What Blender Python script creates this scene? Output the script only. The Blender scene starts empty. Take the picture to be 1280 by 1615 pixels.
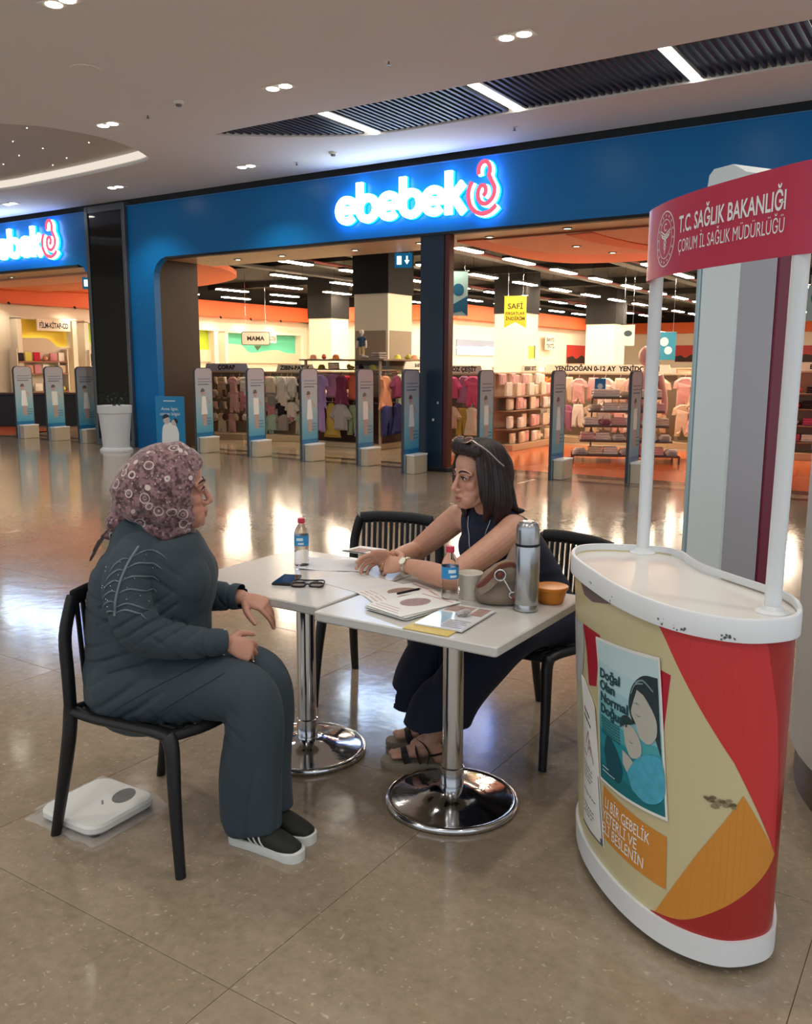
import bpy, bmesh, math, random
import numpy as np
from mathutils import Vector, Matrix, noise as mnoise
random.seed(7); RNG = np.random.RandomState(7)
S = bpy.context.scene; COL = S.collection
PI = math.pi; R = math.radians

# ------------------------------------------------------------------ camera, world, exposure
YAW, PITCH, ROLL, EYE = R(33.0), R(9.55), R(0.25), 1.58
fwd = Vector((-math.sin(YAW)*math.cos(PITCH), math.cos(YAW)*math.cos(PITCH), -math.sin(PITCH)))
rgt = Vector((math.cos(YAW), math.sin(YAW), 0)); upv = rgt.cross(fwd)
r2 = rgt*math.cos(ROLL) + upv*math.sin(ROLL); u2 = r2.cross(fwd)
cd = bpy.data.cameras.new('camera'); cam = bpy.data.objects.new('camera', cd); COL.objects.link(cam)
cam.matrix_world = Matrix(((r2.x, u2.x, -fwd.x, 0), (r2.y, u2.y, -fwd.y, 0), (r2.z, u2.z, -fwd.z, EYE), (0, 0, 0, 1)))
cd.sensor_fit = 'VERTICAL'; cd.sensor_height = 36.0; cd.lens = 36.0*1385/1615; cd.clip_end = 200; cd.clip_start = 0.05
S.camera = cam
S.view_settings.view_transform = 'Standard'; S.view_settings.look = 'None'
S.view_settings.exposure = 0.22; S.view_settings.gamma = 1.0; S.view_settings.use_curve_mapping = False
S.cycles.max_bounces = 7; S.cycles.diffuse_bounces = 3; S.cycles.glossy_bounces = 4
S.cycles.transmission_bounces = 6; S.cycles.transparent_max_bounces = 12
S.cycles.sample_clamp_indirect = 6.0; S.cycles.caustics_reflective = False; S.cycles.caustics_refractive = False
W = bpy.data.worlds.new('mall_ambient'); S.world = W; W.use_nodes = True
W.node_tree.nodes['Background'].inputs[0].default_value = (0.86, 0.93, 1.0, 1)
W.node_tree.nodes['Background'].inputs[1].default_value = 0.80
SPOT_W = 23.0        # watts of one recessed twin downlight
TUBE_E = 88.0        # emission of the store's ceiling tubes
SIGN_E = 9.0

# ------------------------------------------------------------------ colours and materials
def lin(c):
    if isinstance(c, str):
        c = c.lstrip('#'); c = [int(c[i:i+2], 16)/255 for i in (0, 2, 4)]
        return tuple((x/12.92 if x <= .04045 else ((x+.055)/1.055)**2.4) for x in c)
    return tuple(c)
MATS = {}
def mat(name, c, rough=.5, metal=0., var=0., vscale=8., bump=0., bscale=60., spec=.5, trans=0., emit=None, es=0., coat=0., ior=1.45, alpha=1., sheen=0., wave=None):
    if name in MATS: return MATS[name]
    m = bpy.data.materials.new(name); m.use_nodes = True; MATS[name] = m
    nt = m.node_tree; N = nt.nodes; L = nt.links; b = N['Principled BSDF']
    col = lin(c) + (1,)
    b.inputs['Base Color'].default_value = col
    b.inputs['Roughness'].default_value = rough; b.inputs['Metallic'].default_value = metal
    b.inputs['Specular IOR Level'].default_value = spec; b.inputs['IOR'].default_value = ior
    b.inputs['Transmission Weight'].default_value = trans; b.inputs['Coat Weight'].default_value = coat
    b.inputs['Alpha'].default_value = alpha; b.inputs['Sheen Weight'].default_value = sheen
    if emit is not None:
        b.inputs['Emission Color'].default_value = lin(emit) + (1,); b.inputs['Emission Strength'].default_value = es
    tc = N.new('ShaderNodeTexCoord')
    if var:
        n = N.new('ShaderNodeTexNoise'); n.inputs['Scale'].default_value = vscale; n.inputs['Detail'].default_value = 4
        L.new(tc.outputs['Object'], n.inputs['Vector'])
        mx = N.new('ShaderNodeMix'); mx.data_type = 'RGBA'
        mx.inputs[6].default_value = tuple(max(0, x*(1-var)) for x in col[:3]) + (1,)
        mx.inputs[7].default_value = tuple(min(1, x*(1+var)) for x in col[:3]) + (1,)
        L.new(n.outputs['Fac'], mx.inputs[0]); L.new(mx.outputs[2], b.inputs['Base Color'])
    if bump:
        n2 = N.new('ShaderNodeTexNoise'); n2.inputs['Scale'].default_value = bscale; n2.inputs['Detail'].default_value = 3
        L.new(tc.outputs['Object'], n2.inputs['Vector'])
        bp = N.new('ShaderNodeBump'); bp.inputs['Strength'].default_value = bump; bp.inputs['Distance'].default_value = .01
        L.new(n2.outputs['Fac'], bp.inputs['Height']); L.new(bp.outputs['Normal'], b.inputs['Normal'])
    return m
def emat(name, c, s):
    if name in MATS: return MATS[name]
    m = bpy.data.materials.new(name); m.use_nodes = True; MATS[name] = m
    nt = m.node_tree; nt.nodes.remove(nt.nodes['Principled BSDF'])
    e = nt.nodes.new('ShaderNodeEmission'); e.inputs[0].default_value = lin(c)+(1,); e.inputs[1].default_value = s
    nt.links.new(e.outputs[0], nt.nodes['Material Output'].inputs[0]); return m

# ------------------------------------------------------------------ mesh helpers
class MB:
    def __init__(s): s.v = []; s.f = []; s.m = []
    def add(s, V, F, m=0):
        o = len(s.v); s.v += [tuple(map(float, p)) for p in V]; s.f += [tuple(i+o for i in f) for f in F]; s.m += [m]*len(F); return s
    def box(s, a, b, m=0, bev=0.0):
        (x0, y0, z0), (x1, y1, z1) = a, b
        c = ((x0+x1)/2, (y0+y1)/2, (z0+z1)/2); return s.obox(c, (x1-x0, y1-y0, z1-z0), 0, m, bev)
    def obox(s, c, d, rz=0., m=0, bev=0., M=None):
        hx, hy, hz = abs(d[0])/2, abs(d[1])/2, abs(d[2])/2
        bev = min(bev, hx*.9, hy*.9, hz*.9)
        if bev <= 0:
            V = [(x, y, z) for z in (-hz, hz) for y in (-hy, hy) for x in (-hx, hx)]
            F = [(0, 2, 3, 1), (4, 5, 7, 6), (0, 1, 5, 4), (2, 6, 7, 3), (0, 4, 6, 2), (1, 3, 7, 5)]
        else:
            V = []; F = []; ix = {}
            for sx in (-1, 1):
                for sy in (-1, 1):
                    for sz in (-1, 1):
                        for k in range(3):
                            p = [sx*(hx-bev), sy*(hy-bev), sz*(hz-bev)]
                            p[k] = (sx*hx, sy*hy, sz*hz)[k]
                            ix[sx, sy, sz, k] = len(V); V.append(tuple(p))
            for k in range(3):
                a, b = [(1, 2), (2, 0), (0, 1)][k]
                for sg in (-1, 1):
                    q = []
                    for (ta, tb) in ((-1, -1), (1, -1), (1, 1), (-1, 1)):
                        t = [0, 0, 0]; t[k] = sg; t[a] = ta; t[b] = tb; q.append(ix[t[0], t[1], t[2], k])
                    F.append(tuple(q if sg > 0 else q[::-1]))
            for k in range(3):
                a, b = [(1, 2), (2, 0), (0, 1)][k]
                for ta in (-1, 1):
                    for tb in (-1, 1):
                        t0 = [0, 0, 0]; t0[a] = ta; t0[b] = tb; t1 = list(t0); t0[k] = -1; t1[k] = 1
                        q = (ix[t0[0], t0[1], t0[2], a], ix[t1[0], t1[1], t1[2], a], ix[t1[0], t1[1], t1[2], b], ix[t0[0], t0[1], t0[2], b])
                        F.append(q if ta*tb > 0 else q[::-1])
            for sx in (-1, 1):
                for sy in (-1, 1):
                    for sz in (-1, 1):
                        q = tuple(ix[sx, sy, sz, k] for k in range(3)); F.append(q if sx*sy*sz > 0 else q[::-1])
        if M is None:
            cr, sr = math.cos(rz), math.sin(rz)
            V = [(c[0]+x*cr-y*sr, c[1]+x*sr+y*cr, c[2]+z) for x, y, z in V]
        else:
            V = [tuple(Vector(c)+M @ Vector(p)) for p in V]
        return s.add(V, F, m)
    def tube(s, path, r, n=10, m=0, cap=True, flat=1.0, ref=None, closed=False):
        P = [Vector(p) for p in path]; k = len(P)
        rr = r if hasattr(r, '__len__') else [r]*k
        V = []; F = []; prev = None
        for i in range(k):
            if closed: t = P[(i+1) % k]-P[i-1]
            else: t = P[min(i+1, k-1)]-P[max(i-1, 0)]
            t = t.normalized() if t.length > 1e-9 else Vector((0, 0, 1))
            if prev is None:
                a = Vector(ref) if ref else (Vector((0, 0, 1)) if abs(t.z) < .9 else Vector((1, 0, 0)))
            else: a = prev
            a = (a - t*a.dot(t)).normalized(); prev = a; b = t.cross(a)
            q = rr[i]; qa, qb = q if hasattr(q, '__len__') else (q, q*flat)
            for j in range(n):
                w = 2*PI*j/n; V.append(tuple(P[i]+a*math.cos(w)*qa+b*math.sin(w)*qb))
        for i in range(k if closed else k-1):
            for j in range(n):
                i2 = (i+1) % k
                F.append((i*n+j, i*n+(j+1) % n, i2*n+(j+1) % n, i2*n+j))
        if cap and not closed:
            F.append(tuple(range(n))[::-1]); F.append(tuple(range((k-1)*n, k*n)))
        return s.add(V, F, m)
    def cyl(s, a, b, r, n=16, m=0, r2=None):
        return s.tube([a, b], [r, r if r2 is None else r2], n, m)
    def lathe(s, prof, c=(0, 0, 0), n=32, m=0):
        V = []; F = []
        for (r, z) in prof:
            for j in range(n):
                w = 2*PI*j/n; V.append((c[0]+r*math.cos(w), c[1]+r*math.sin(w), c[2]+z))
        for i in range(len(prof)-1):
            for j in range(n):
                F.append((i*n+j, i*n+(j+1) % n, (i+1)*n+(j+1) % n, (i+1)*n+j))
        if prof[0][0] > 1e-6: F.append(tuple(range(n))[::-1])
        if prof[-1][0] > 1e-6: F.append(tuple(range((len(prof)-1)*n, len(prof)*n)))
        return s.add(V, F, m)
    def prism(s, poly, fn, d0, d1, m=0, ms=None):
        # poly: 2-D outline; fn(a, b, d) -> 3-D point; front at d0, back at d1
        n = len(poly); V = [fn(a, b, d0) for a, b in poly]+[fn(a, b, d1) for a, b in poly]
        F = [tuple(range(n)), tuple(range(2*n-1, n-1, -1))]
        s.add(V, F, m); o = len(s.v)-2*n
        for i in range(n):
            j = (i+1) % n; s.f.append((o+i, o+n+i, o+n+j, o+j)); s.m.append(m if ms is None else ms)
        return s
    def sphere(s, c, r, n=16, k=10, m=0, sc=(1, 1, 1)):
        V = []; F = []
        for i in range(k+1):
            th = PI*i/k
            for j in range(n):
                w = 2*PI*j/n
                V.append((c[0]+r*sc[0]*math.sin(th)*math.cos(w), c[1]+r*sc[1]*math.sin(th)*math.sin(w), c[2]+r*sc[2]*math.cos(th)))
        for i in range(k):
            for j in range(n):
                F.append((i*n+j, (i+1)*n+j, (i+1)*n+(j+1) % n, i*n+(j+1) % n))
        return s.add(V, F, m)
    def mesh(s, name, mats, smooth=None, off=(0, 0, 0)):
        me = bpy.data.meshes.new(name)
        V = s.v if off == (0, 0, 0) else [(a-off[0], b-off[1], c-off[2]) for a, b, c in s.v]
        me.from_pydata(V, [], s.f)
        for mm in (mats if isinstance(mats, (list, tuple)) else [mats]): me.materials.append(mm)
        if any(s.m): me.polygons.foreach_set('material_index', s.m)
        if smooth is not None:
            bm = bmesh.new(); bm.from_mesh(me)
            bmesh.ops.remove_doubles(bm, verts=bm.verts, dist=1e-5)
            bmesh.ops.recalc_face_normals(bm, faces=bm.faces)
            bm.to_mesh(me); bm.free()
            me.polygons.foreach_set('use_smooth', [True]*len(me.polygons))
            if smooth < 180: me.set_sharp_from_angle(angle=R(smooth))
        me.update(); return me
    def build(s, name, mats, parent=None, smooth=None, world=False, **kw):
        me = s.mesh(name, mats, smooth, tuple(wloc(parent)) if (world and parent) else (0, 0, 0))
        return link(name, me, parent, **kw)
def wloc(o):
    p = Vector((0, 0, 0))
    while o is not None: p = p+o.location; o = o.parent
    return p
def link(name, me, parent=None, loc=None, rz=None, label=None, cat=None, group=None, kind=None):
    o = bpy.data.objects.new(name, me); COL.objects.link(o)
    if parent: o.parent = parent
    if loc is not None: o.location = loc
    if rz is not None: o.rotation_euler = (0, 0, rz)
    tag(o, label, cat, group, kind); return o
def tag(o, label=None, cat=None, group=None, kind=None):
    for k, v in (('label', label), ('category', cat), ('group', group), ('kind', kind)):
        if v: o[k] = v
    return o
def thing(name, label, cat, loc=(0, 0, 0), rz=0, group=None):
    o = bpy.data.objects.new(name, None); COL.objects.link(o); o.location = loc; o.rotation_euler = (0, 0, rz)
    o.empty_display_size = .1
    return tag(o, label, cat, group)
KIDS = {}
def dup(root, loc=None, rz=None, label=None, cat=None, group=None, parent=None, mats=None):
    c = root.copy(); COL.objects.link(c)
    if parent is not None: c.parent = parent
    if loc is not None: c.location = loc
    if rz is not None: c.rotation_euler = (0, 0, rz)
    tag(c, label, cat, group)
    for ch in [k for k in ALLK(root)]: dup(ch, parent=c)
    return c
def ALLK(o): return [c for c in o.children]
def catmull(P, k=6, closed=False):
    P = [np.array(p, float) for p in P]; n = len(P); out = []
    rng = range(n if closed else n-1)
    for i in rng:
        if closed: a, b, c, d = P[i-1], P[i], P[(i+1) % n], P[(i+2) % n]
        else: a, b, c, d = P[max(i-1, 0)], P[i], P[i+1], P[min(i+2, n-1)]
        for j in range(k):
            t = j/k
            out.append(.5*((2*b)+(-a+c)*t+(2*a-5*b+4*c-d)*t*t+(-a+3*b-3*c+d)*t**3))
    if not closed: out.append(P[-1])
    return [tuple(p) for p in out]
def arc(cx, cy, r, a0, a1, n=12, ry=None):
    ry = r if ry is None else ry
    return [(cx+r*math.cos(R(a0+(a1-a0)*i/n)), cy+ry*math.sin(R(a0+(a1-a0)*i/n))) for i in range(n+1)]
def rrect(x0, y0, x1, y1, r, n=5):
    return arc(x1-r, y0+r, r, -90, 0, n)+arc(x1-r, y1-r, r, 0, 90, n)+arc(x0+r, y1-r, r, 90, 180, n)+arc(x0+r, y0+r, r, 180, 270, n)
def ribbon(P, w):
    # 2-D polyline thickened to a list of quads with round joints, as polygons
    P = [np.array(p[:2], float) for p in P]; out = []; Lf = []; Rt = []
    for i in range(len(P)):
        t = P[min(i+1, len(P)-1)]-P[max(i-1, 0)]; t = t/(np.linalg.norm(t)+1e-9); nrm = np.array((-t[1], t[0]))
        ww = w[i] if hasattr(w, '__len__') else w
        Lf.append(P[i]+nrm*ww/2); Rt.append(P[i]-nrm*ww/2)
    return [tuple(p) for p in Lf]+[tuple(p) for p in Rt[::-1]]
def strip(mb, P, w, fn, d0, d1, m=0, ms=None):
    # ribbon as quads: front at d0, back at d1, with sides
    poly = ribbon(P, w); n = len(P); Lf = poly[:n]; Rt = poly[n:][::-1]
    V = [fn(*p, d0) for p in Lf]+[fn(*p, d0) for p in Rt]+[fn(*p, d1) for p in Lf]+[fn(*p, d1) for p in Rt]
    F = [(i, n+i, n+i+1, i+1) for i in range(n-1)]
    G = [(i+1, 2*n+i+1, 2*n+i, i) for i in range(n-1)]+[(n+i, 3*n+i, 3*n+i+1, n+i+1) for i in range(n-1)]
    G += [(0, 2*n, 3*n, n), (n-1, 2*n-1, 4*n-1, 3*n-1)]
    mb.add(V, F, m); o = len(mb.v)-4*n
    mb.f += [tuple(i+o for i in f) for f in G]; mb.m += [m if ms is None else ms]*len(G)
TXT = {}
def text(s, size=1., bold=0., shear=0., align='LEFT', sx=1., res=3):
    # flat text outline as (verts2d, faces); built once with the default font
    key = (s, bold, shear, res)
    if key not in TXT:
        c = bpy.data.curves.new('t', 'FONT'); c.body = s; c.size = 1; c.offset = bold; c.shear = shear; c.resolution_u = res; c.fill_mode = 'FRONT'
        o = bpy.data.objects.new('t', c); COL.objects.link(o)
        dg = bpy.context.evaluated_depsgraph_get(); me = bpy.data.meshes.new_from_object(o.evaluated_get(dg))
        V = [(v.co.x, v.co.y) for v in me.vertices]; F = [tuple(p.vertices) for p in me.polygons]
        bpy.data.objects.remove(o); bpy.data.curves.remove(c); bpy.data.meshes.remove(me)
        TXT[key] = (V, F)
    V, F = TXT[key]
    w = max((v[0] for v in V), default=0)
    ox = {'LEFT': 0, 'CENTER': -w/2, 'RIGHT': -w}[align]
    return [((x+ox)*size*sx, y*size) for x, y in V], F
def put_text(mb, s, fn, size, m=0, **kw):
    V, F = text(s, size, **kw); mb.add([fn(x, y) for x, y in V], F, m); return mb
def textw(s, size=1., **kw):
    V, F = text(s, size, **kw); return max((v[0] for v in V), default=0)

# ================================================================== MALL SHELL
YS = 11.2                      # plane of the shop front
ZC = 4.5                       # mall ceiling
def fossil_stone(name, c1, c2, fleck, rough, scale=1.0, rnd=True):
    m = bpy.data.materials.new(name); m.use_nodes = True; MATS[name] = m
    nt = m.node_tree; N = nt.nodes; L = nt.links; b = N['Principled BSDF']
    geo = N.new('ShaderNodeNewGeometry'); oi = N.new('ShaderNodeObjectInfo')
    big = N.new('ShaderNodeTexNoise'); big.inputs['Scale'].default_value = 1.7*scale; big.inputs['Detail'].default_value = 6; big.inputs['Roughness'].default_value = .62
    L.new(geo.outputs['Position'], big.inputs['Vector'])
    fine = N.new('ShaderNodeTexNoise'); fine.inputs['Scale'].default_value = 26*scale; fine.inputs['Detail'].default_value = 5; fine.inputs['Roughness'].default_value = .7
    L.new(geo.outputs['Position'], fine.inputs['Vector'])
    mx = N.new('ShaderNodeMix'); mx.data_type = 'RGBA'; mx.inputs[6].default_value = lin(c1)+(1,); mx.inputs[7].default_value = lin(c2)+(1,)
    ad = N.new('ShaderNodeMath'); ad.operation = 'ADD'
    sc = N.new('ShaderNodeMath'); sc.operation = 'MULTIPLY'; sc.inputs[1].default_value = .95; L.new(fine.outputs['Fac'], sc.inputs[0])
    s2 = N.new('ShaderNodeMath'); s2.operation = 'MULTIPLY_ADD'; s2.inputs[1].default_value = .9; s2.inputs[2].default_value = -.45; L.new(big.outputs['Fac'], s2.inputs[0])
    L.new(sc.outputs[0], ad.inputs[0]); L.new(s2.outputs[0], ad.inputs[1])
    rr = N.new('ShaderNodeMath'); rr.operation = 'MULTIPLY_ADD'; rr.inputs[1].default_value = .12; L.new(oi.outputs['Random'], rr.inputs[0]); L.new(ad.outputs[0], rr.inputs[2])
    L.new(rr.outputs[0], mx.inputs[0])
    # pale fossil flecks: thin stretched voronoi cells
    dv = N.new('ShaderNodeTexNoise'); dv.inputs['Scale'].default_value = 14; L.new(geo.outputs['Position'], dv.inputs['Vector'])
    vm = N.new('ShaderNodeVectorMath'); vm.operation = 'MULTIPLY_ADD'; vm.inputs[1].default_value = (.09, .09, .09); L.new(dv.outputs['Color'], vm.inputs[0]); L.new(geo.outputs['Position'], vm.inputs[2])
    vo = N.new('ShaderNodeTexVoronoi'); vo.inputs['Scale'].default_value = 48*scale; vo.feature = 'F1'; L.new(vm.outputs[0], vo.inputs['Vector'])
    pick = N.new('ShaderNodeSeparateColor'); L.new(vo.outputs['Color'], pick.inputs[0])
    g1 = N.new('ShaderNodeMath'); g1.operation = 'GREATER_THAN'; g1.inputs[1].default_value = .70; L.new(pick.outputs[0], g1.inputs[0])
    l1 = N.new('ShaderNodeMapRange'); l1.inputs[1].default_value = .08; l1.inputs[2].default_value = .30; l1.inputs[3].default_value = 1; l1.inputs[4].default_value = 0; L.new(vo.outputs['Distance'], l1.inputs[0])
    fl = N.new('ShaderNodeMath'); fl.operation = 'MULTIPLY'; L.new(g1.outputs[0], fl.inputs[0]); L.new(l1.outputs[0], fl.inputs[1])
    f2 = N.new('ShaderNodeMath'); f2.operation = 'MULTIPLY'; L.new(fl.outputs[0], f2.inputs[0]); L.new(fine.outputs['Fac'], f2.inputs[1])
    m2 = N.new('ShaderNodeMix'); m2.data_type = 'RGBA'; m2.inputs[7].default_value = lin(fleck)+(1,); L.new(mx.outputs[2], m2.inputs[6]); L.new(f2.outputs[0], m2.inputs[0])
    L.new(m2.outputs[2], b.inputs['Base Color'])
    b.inputs['Roughness'].default_value = rough; b.inputs['Specular IOR Level'].default_value = .62; b.inputs['IOR'].default_value = 1.52
    rn = N.new('ShaderNodeMapRange'); rn.inputs[3].default_value = rough*.7; rn.inputs[4].default_value = rough*1.5; L.new(fine.outputs['Fac'], rn.inputs[0]); L.new(rn.outputs[0], b.inputs['Roughness'])
    bp = N.new('ShaderNodeBump'); bp.inputs['Strength'].default_value = .035; bp.inputs['Distance'].default_value = .02
    wv = N.new('ShaderNodeTexNoise'); wv.inputs['Scale'].default_value = 9; wv.inputs['Detail'].default_value = 2; L.new(geo.outputs['Position'], wv.inputs['Vector'])
    L.new(wv.outputs['Fac'], bp.inputs['Height']); L.new(bp.outputs['Normal'], b.inputs['Normal'])
    return m
M_FLOOR = fossil_stone('polished_fossil_marble', '#736650', '#a89783', '#cabea9', .11)
M_GROUT = mat('dark_grout', '#5a5043', .8)
M_CEIL = mat('ceiling_paint', '#e6e3e3', .9, bump=.02, bscale=12)
M_BLACK = mat('matt_black', '#0d0f14', .6)
M_BLUE = mat('blue_fascia_panel', '#0574bb', .32, spec=.4)
M_GREYM = mat('grey_aluminium', '#6f7478', .35, .7)
M_BGLASS = mat('black_glass', '#07090b', .06, spec=.7)
M_WHITE = mat('white_paint', '#e8e4dc', .6)
M_CREAM = mat('cream_paint', '#e9dfca', .7)
M_ORANGE = mat('orange_paint', '#e2693a', .6)
M_SALMON = mat('salmon_paint', '#efb59a', .7)
M_DKBROWN = mat('dark_brown_panel', '#3a2a20', .5)
M_SOFFIT = mat('soffit_travertine', '#b59b7d', .45, var=.18, vscale=3)
M_LAMP = emat('lamp_white', '#fff6e6', 16.0)
M_STRIP = emat('strip_white', '#fff4e0', 9.0)

# floor slab and its tiles
fl = MB(); fl.box((-26, -4, -.20), (5, YS+.0, -.0035))
floor = fl.build('floor', M_GROUT, kind='structure')
tm = MB().obox((0, 0, -.012), (1.2182, 1.2182, .024), bev=.0008).mesh('tile', M_FLOOR)
tm2 = tm
for i in range(-16, 4):
    for j in range(-3, 8):
        link('tile', tm, floor, loc=(-1.475+1.22*(i+.5), 1.448+1.22*(j+.5), 0))
# threshold: bands of darker and paler polished stone between mall and store
M_TH1 = fossil_stone('threshold_dark_stone', '#4a3f36', '#6d5f52', '#a89a86', .1)
M_TH2 = fossil_stone('threshold_pale_stone', '#97836c', '#b8a48a', '#dccfb8', .1)
sf = MB(); sf.box((-26, YS, -.2), (5, 44, -.0035)); store_floor = sf.build('floor_store', M_GROUT, kind='structure')
def slab(x0, y0, x1, y1, m, parent, nx, ny, name='tile'):
    dx, dy = (x1-x0)/nx, (y1-y0)/ny
    me = MB().obox((0, 0, -.012), (dx-.003, dy-.003, .024), bev=.001).mesh(name, m)
    for i in range(nx):
        for j in range(ny): link(name, me, parent, loc=(x0+dx*(i+.5), y0+dy*(j+.5), 0))
slab(-18, 10.99+.22, 2, 11.42, M_TH1, store_floor, 16, 1)
slab(-18, 11.42, 2, 11.72, M_TH2, store_floor, 16, 1)
slab(-18, 11.72, -7.7, 11.95, M_TH1, store_floor, 8, 1)
slab(-7.7, 11.72, 2, 12.1, M_TH1, store_floor, 8, 1)
M_SFL = fossil_stone('store_pale_stone', '#b09b80', '#c9b698', '#e2d6c0', .09)
M_OFL = mat('orange_vinyl', '#d9713f', .16, var=.06, vscale=2)
slab(-18.3, 11.95, -7.7, 21, M_SFL, store_floor, 10, 8)
slab(-24, 13.1, -18.3, 21, M_SFL, store_floor, 4, 6)
slab(-24, 11.3, -18.0, 13.1, M_OFL, store_floor, 3, 1, 'vinyl_sheet')
slab(-7.7, 12.1, 2, 16.6, M_OFL, store_floor, 4, 2, 'vinyl_sheet')
slab(-7.7, 16.6, 2, 30, M_SFL, store_floor, 5, 6)
slab(-24, 21, -7.7, 43, M_SFL, store_floor, 6, 6)

# ceiling with the slat slot and the coved recess cut through it
def flat_holes(name, loops, z0, z1, m):
    c = bpy.data.curves.new(name, 'CURVE'); c.dimensions = '2D'; c.fill_mode = 'BOTH'
    for P in loops:
        sp = c.splines.new('POLY'); sp.points.add(len(P)-1); sp.use_cyclic_u = True
        for i, (x, y) in enumerate(P): sp.points[i].co = (x, y, 0, 1)
    c.extrude = (z1-z0)/2
    o = bpy.data.objects.new(name, c); COL.objects.link(o)
    me = bpy.data.meshes.new_from_object(o.evaluated_get(bpy.context.evaluated_depsgraph_get()))
    bpy.data.objects.remove(o); bpy.data.curves.remove(c)
    me.transform(Matrix.Translation((0, 0, (z0+z1)/2))); me.materials.clear(); me.materials.append(m); me.name = name
    return me
SLOT = [(4.4, 8.67), (-7.0, 8.67), (-8.3, 8.68), (-8.63, 8.71), (-8.55, 8.83), (-8.27, 9.05), (-7.94, 9.3), (-7.45, 9.6), (-7.15, 9.74), (-6.85, 9.83), (-6.4, 9.86), (4.4, 9.86)]
RECESS = catmull([(-10.52, 6.92), (-10.22, 7.24), (-10.08, 7.6), (-10.0, 8.0), (-10.05, 8.4), (-10.2, 8.82), (-10.41, 9.19)], 4)
RECESS += catmull([(-10.41, 9.19), (-10.73, 9.30), (-11.4, 9.38), (-12.46, 9.46), (-13.52, 9.5), (-14.6, 9.5), (-18, 9.2)], 4)[1:]
RECESS += catmull([(-18, 9.2), (-19, 8), (-18, 6.4), (-14.5, 5.4), (-12, 5.8), (-10.52, 6.92)], 4)[1:-1]
ceil_me = flat_holes('ceiling', [[(-26, -4), (5, -4), (5, YS-.02), (-26, YS-.02)], SLOT, RECESS], ZC, ZC+.16, M_CEIL)
ceiling = link('ceiling', ceil_me, kind='structure')
# recess: glowing strip standing in for the lit far wall, and a dark starry lid
mb = MB(); mb.prism(RECESS, lambda a, b, d: (a, b, d), ZC+.17, ZC+.20)
lid = mb.build('recess_lid', mat('recess_paint', '#c9c2bc', .9), ceiling)
rim = MB(); strip(rim, catmull(RECESS[24:50], 2), .012, lambda a, b, d: (a, b-.012, d), ZC+.165, ZC+.055)
rim.build('recess_rim_glow', emat('rim_glow', '#fff2e2', .75), ceiling)
for x, y in [(-11.02, 7.64), (-11.84, 7.97), (-11.84, 8.45), (-12.54, 8.53), (-13.3, 8.76), (-10.98, 8.59), (-12.07, 9.02), (-12.68, 9.21), (-14.2, 7.6), (-13.6, 6.8)]:
    link('star_light', MATS and (bpy.data.meshes.get('star_light') or MB().lathe([(0, -.006), (.005, -.005), (.006, 0)], n=8).mesh('star_light', M_LAMP)), ceiling, loc=(x, y, ZC+.17))
# slat slot: dark box above and one slat after another
sb = MB(); sb.prism([(4.5, 8.5), (-8.9, 8.5), (-8.9, 10.0), (4.5, 10.0)], lambda a, b, d: (a, b, d), ZC+.46, ZC+.5)
sb.build('slot_lid', M_BLACK, ceiling)
M_SLAT = mat('dark_slat_paint', '#2b2f3d', .45)
slat_full = MB().box((-.02, 0, 0), (.02, 1, .085), bev=.003).mesh('slat', M_SLAT)
LX = [-6.87, -4.85, -2.81, -.78, 1.25]
k = 0
x = -8.55
while x < 3.2:
    if min(abs(x-l) for l in LX) > .075:
        fy_ = float(np.interp(x, [-8.63, -8.55, -8.27, -7.94, -7.45, -7.15, -6.85, -6.4], [8.71, 8.82, 9.04, 9.29, 9.59, 9.73, 9.82, 9.85])); ny_ = 8.68 if x > -8.2 else 8.70
        link('slat', slat_full, ceiling, loc=(x, ny_, ZC+.018)).scale = (1, max(.03, fy_-ny_), 1)
    x += .0845
for i, lx in enumerate(LX):
    t = thing('ceiling_strip_light', 'white strip light between dark ceiling slats, '+['nearest the tapered end', 'second from the tapered end', 'third from the tapered end', 'fourth from the tapered end', 'fifth from the tapered end'][i], 'light', (lx, 9.265, ZC+.004), group='strip lights in the slat slot')
    MB().box((-.06, -.59, .03), (.06, .59, .11), bev=.004).build('housing', M_GREYM, t)
    MB().box((-.045, -.58, .0), (.045, .58, .03), bev=.006).build('diffuser', M_STRIP, t)
# recessed twin downlights, each with its own lamp
sp_me = None
def downlight(x, y, lab, twin=True):
    t = thing('twin_downlight', lab, 'light', (x, y, ZC), group='twin downlights in the mall ceiling')
    if 'dl' not in KIDS:
        fr = MB(); fr.box((-.19, -.095, -.008), (.19, .095, .0), bev=.003)
        KIDS['dl'] = fr.mesh('frame', M_WHITE)
        KIDS['dp'] = MB().lathe([(0, -.014), (.05, -.016), (.066, -.012), (.07, -.004)], n=16).mesh('lamp_lens', M_LAMP)
    link('frame', KIDS['dl'], t)
    for s in (-1, 1): link('lamp_lens', KIDS['dp'], t, loc=(s*.088, 0, 0))
    ld = bpy.data.lights.get('downlight') or bpy.data.lights.new('downlight', 'SPOT')
    ld.energy = SPOT_W*PI; ld.spot_size = R(118); ld.spot_blend = .6; ld.shadow_soft_size = .09; ld.color = (1.0, .92, .82)
    o = bpy.data.objects.new('downlight_lamp', ld); COL.objects.link(o); o.parent = t; o.location = (0, 0, -.06)
rows = [(10.3, [-15.5, -12.54, -9.57]), (7.65, [-15.0, -12.2, -9.4, -6.61, -3.82, -1.0]), (4.98, [-12.2, -9.4, -6.63, -3.8, -1.0, 1.8]), (2.32, [-9.4, -6.6, -3.8, -1.0, 1.8]), (-.35, [-6.6, -3.8, -1.0, 1.8]), (-3.0, [-3.8, -1.0])]
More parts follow.
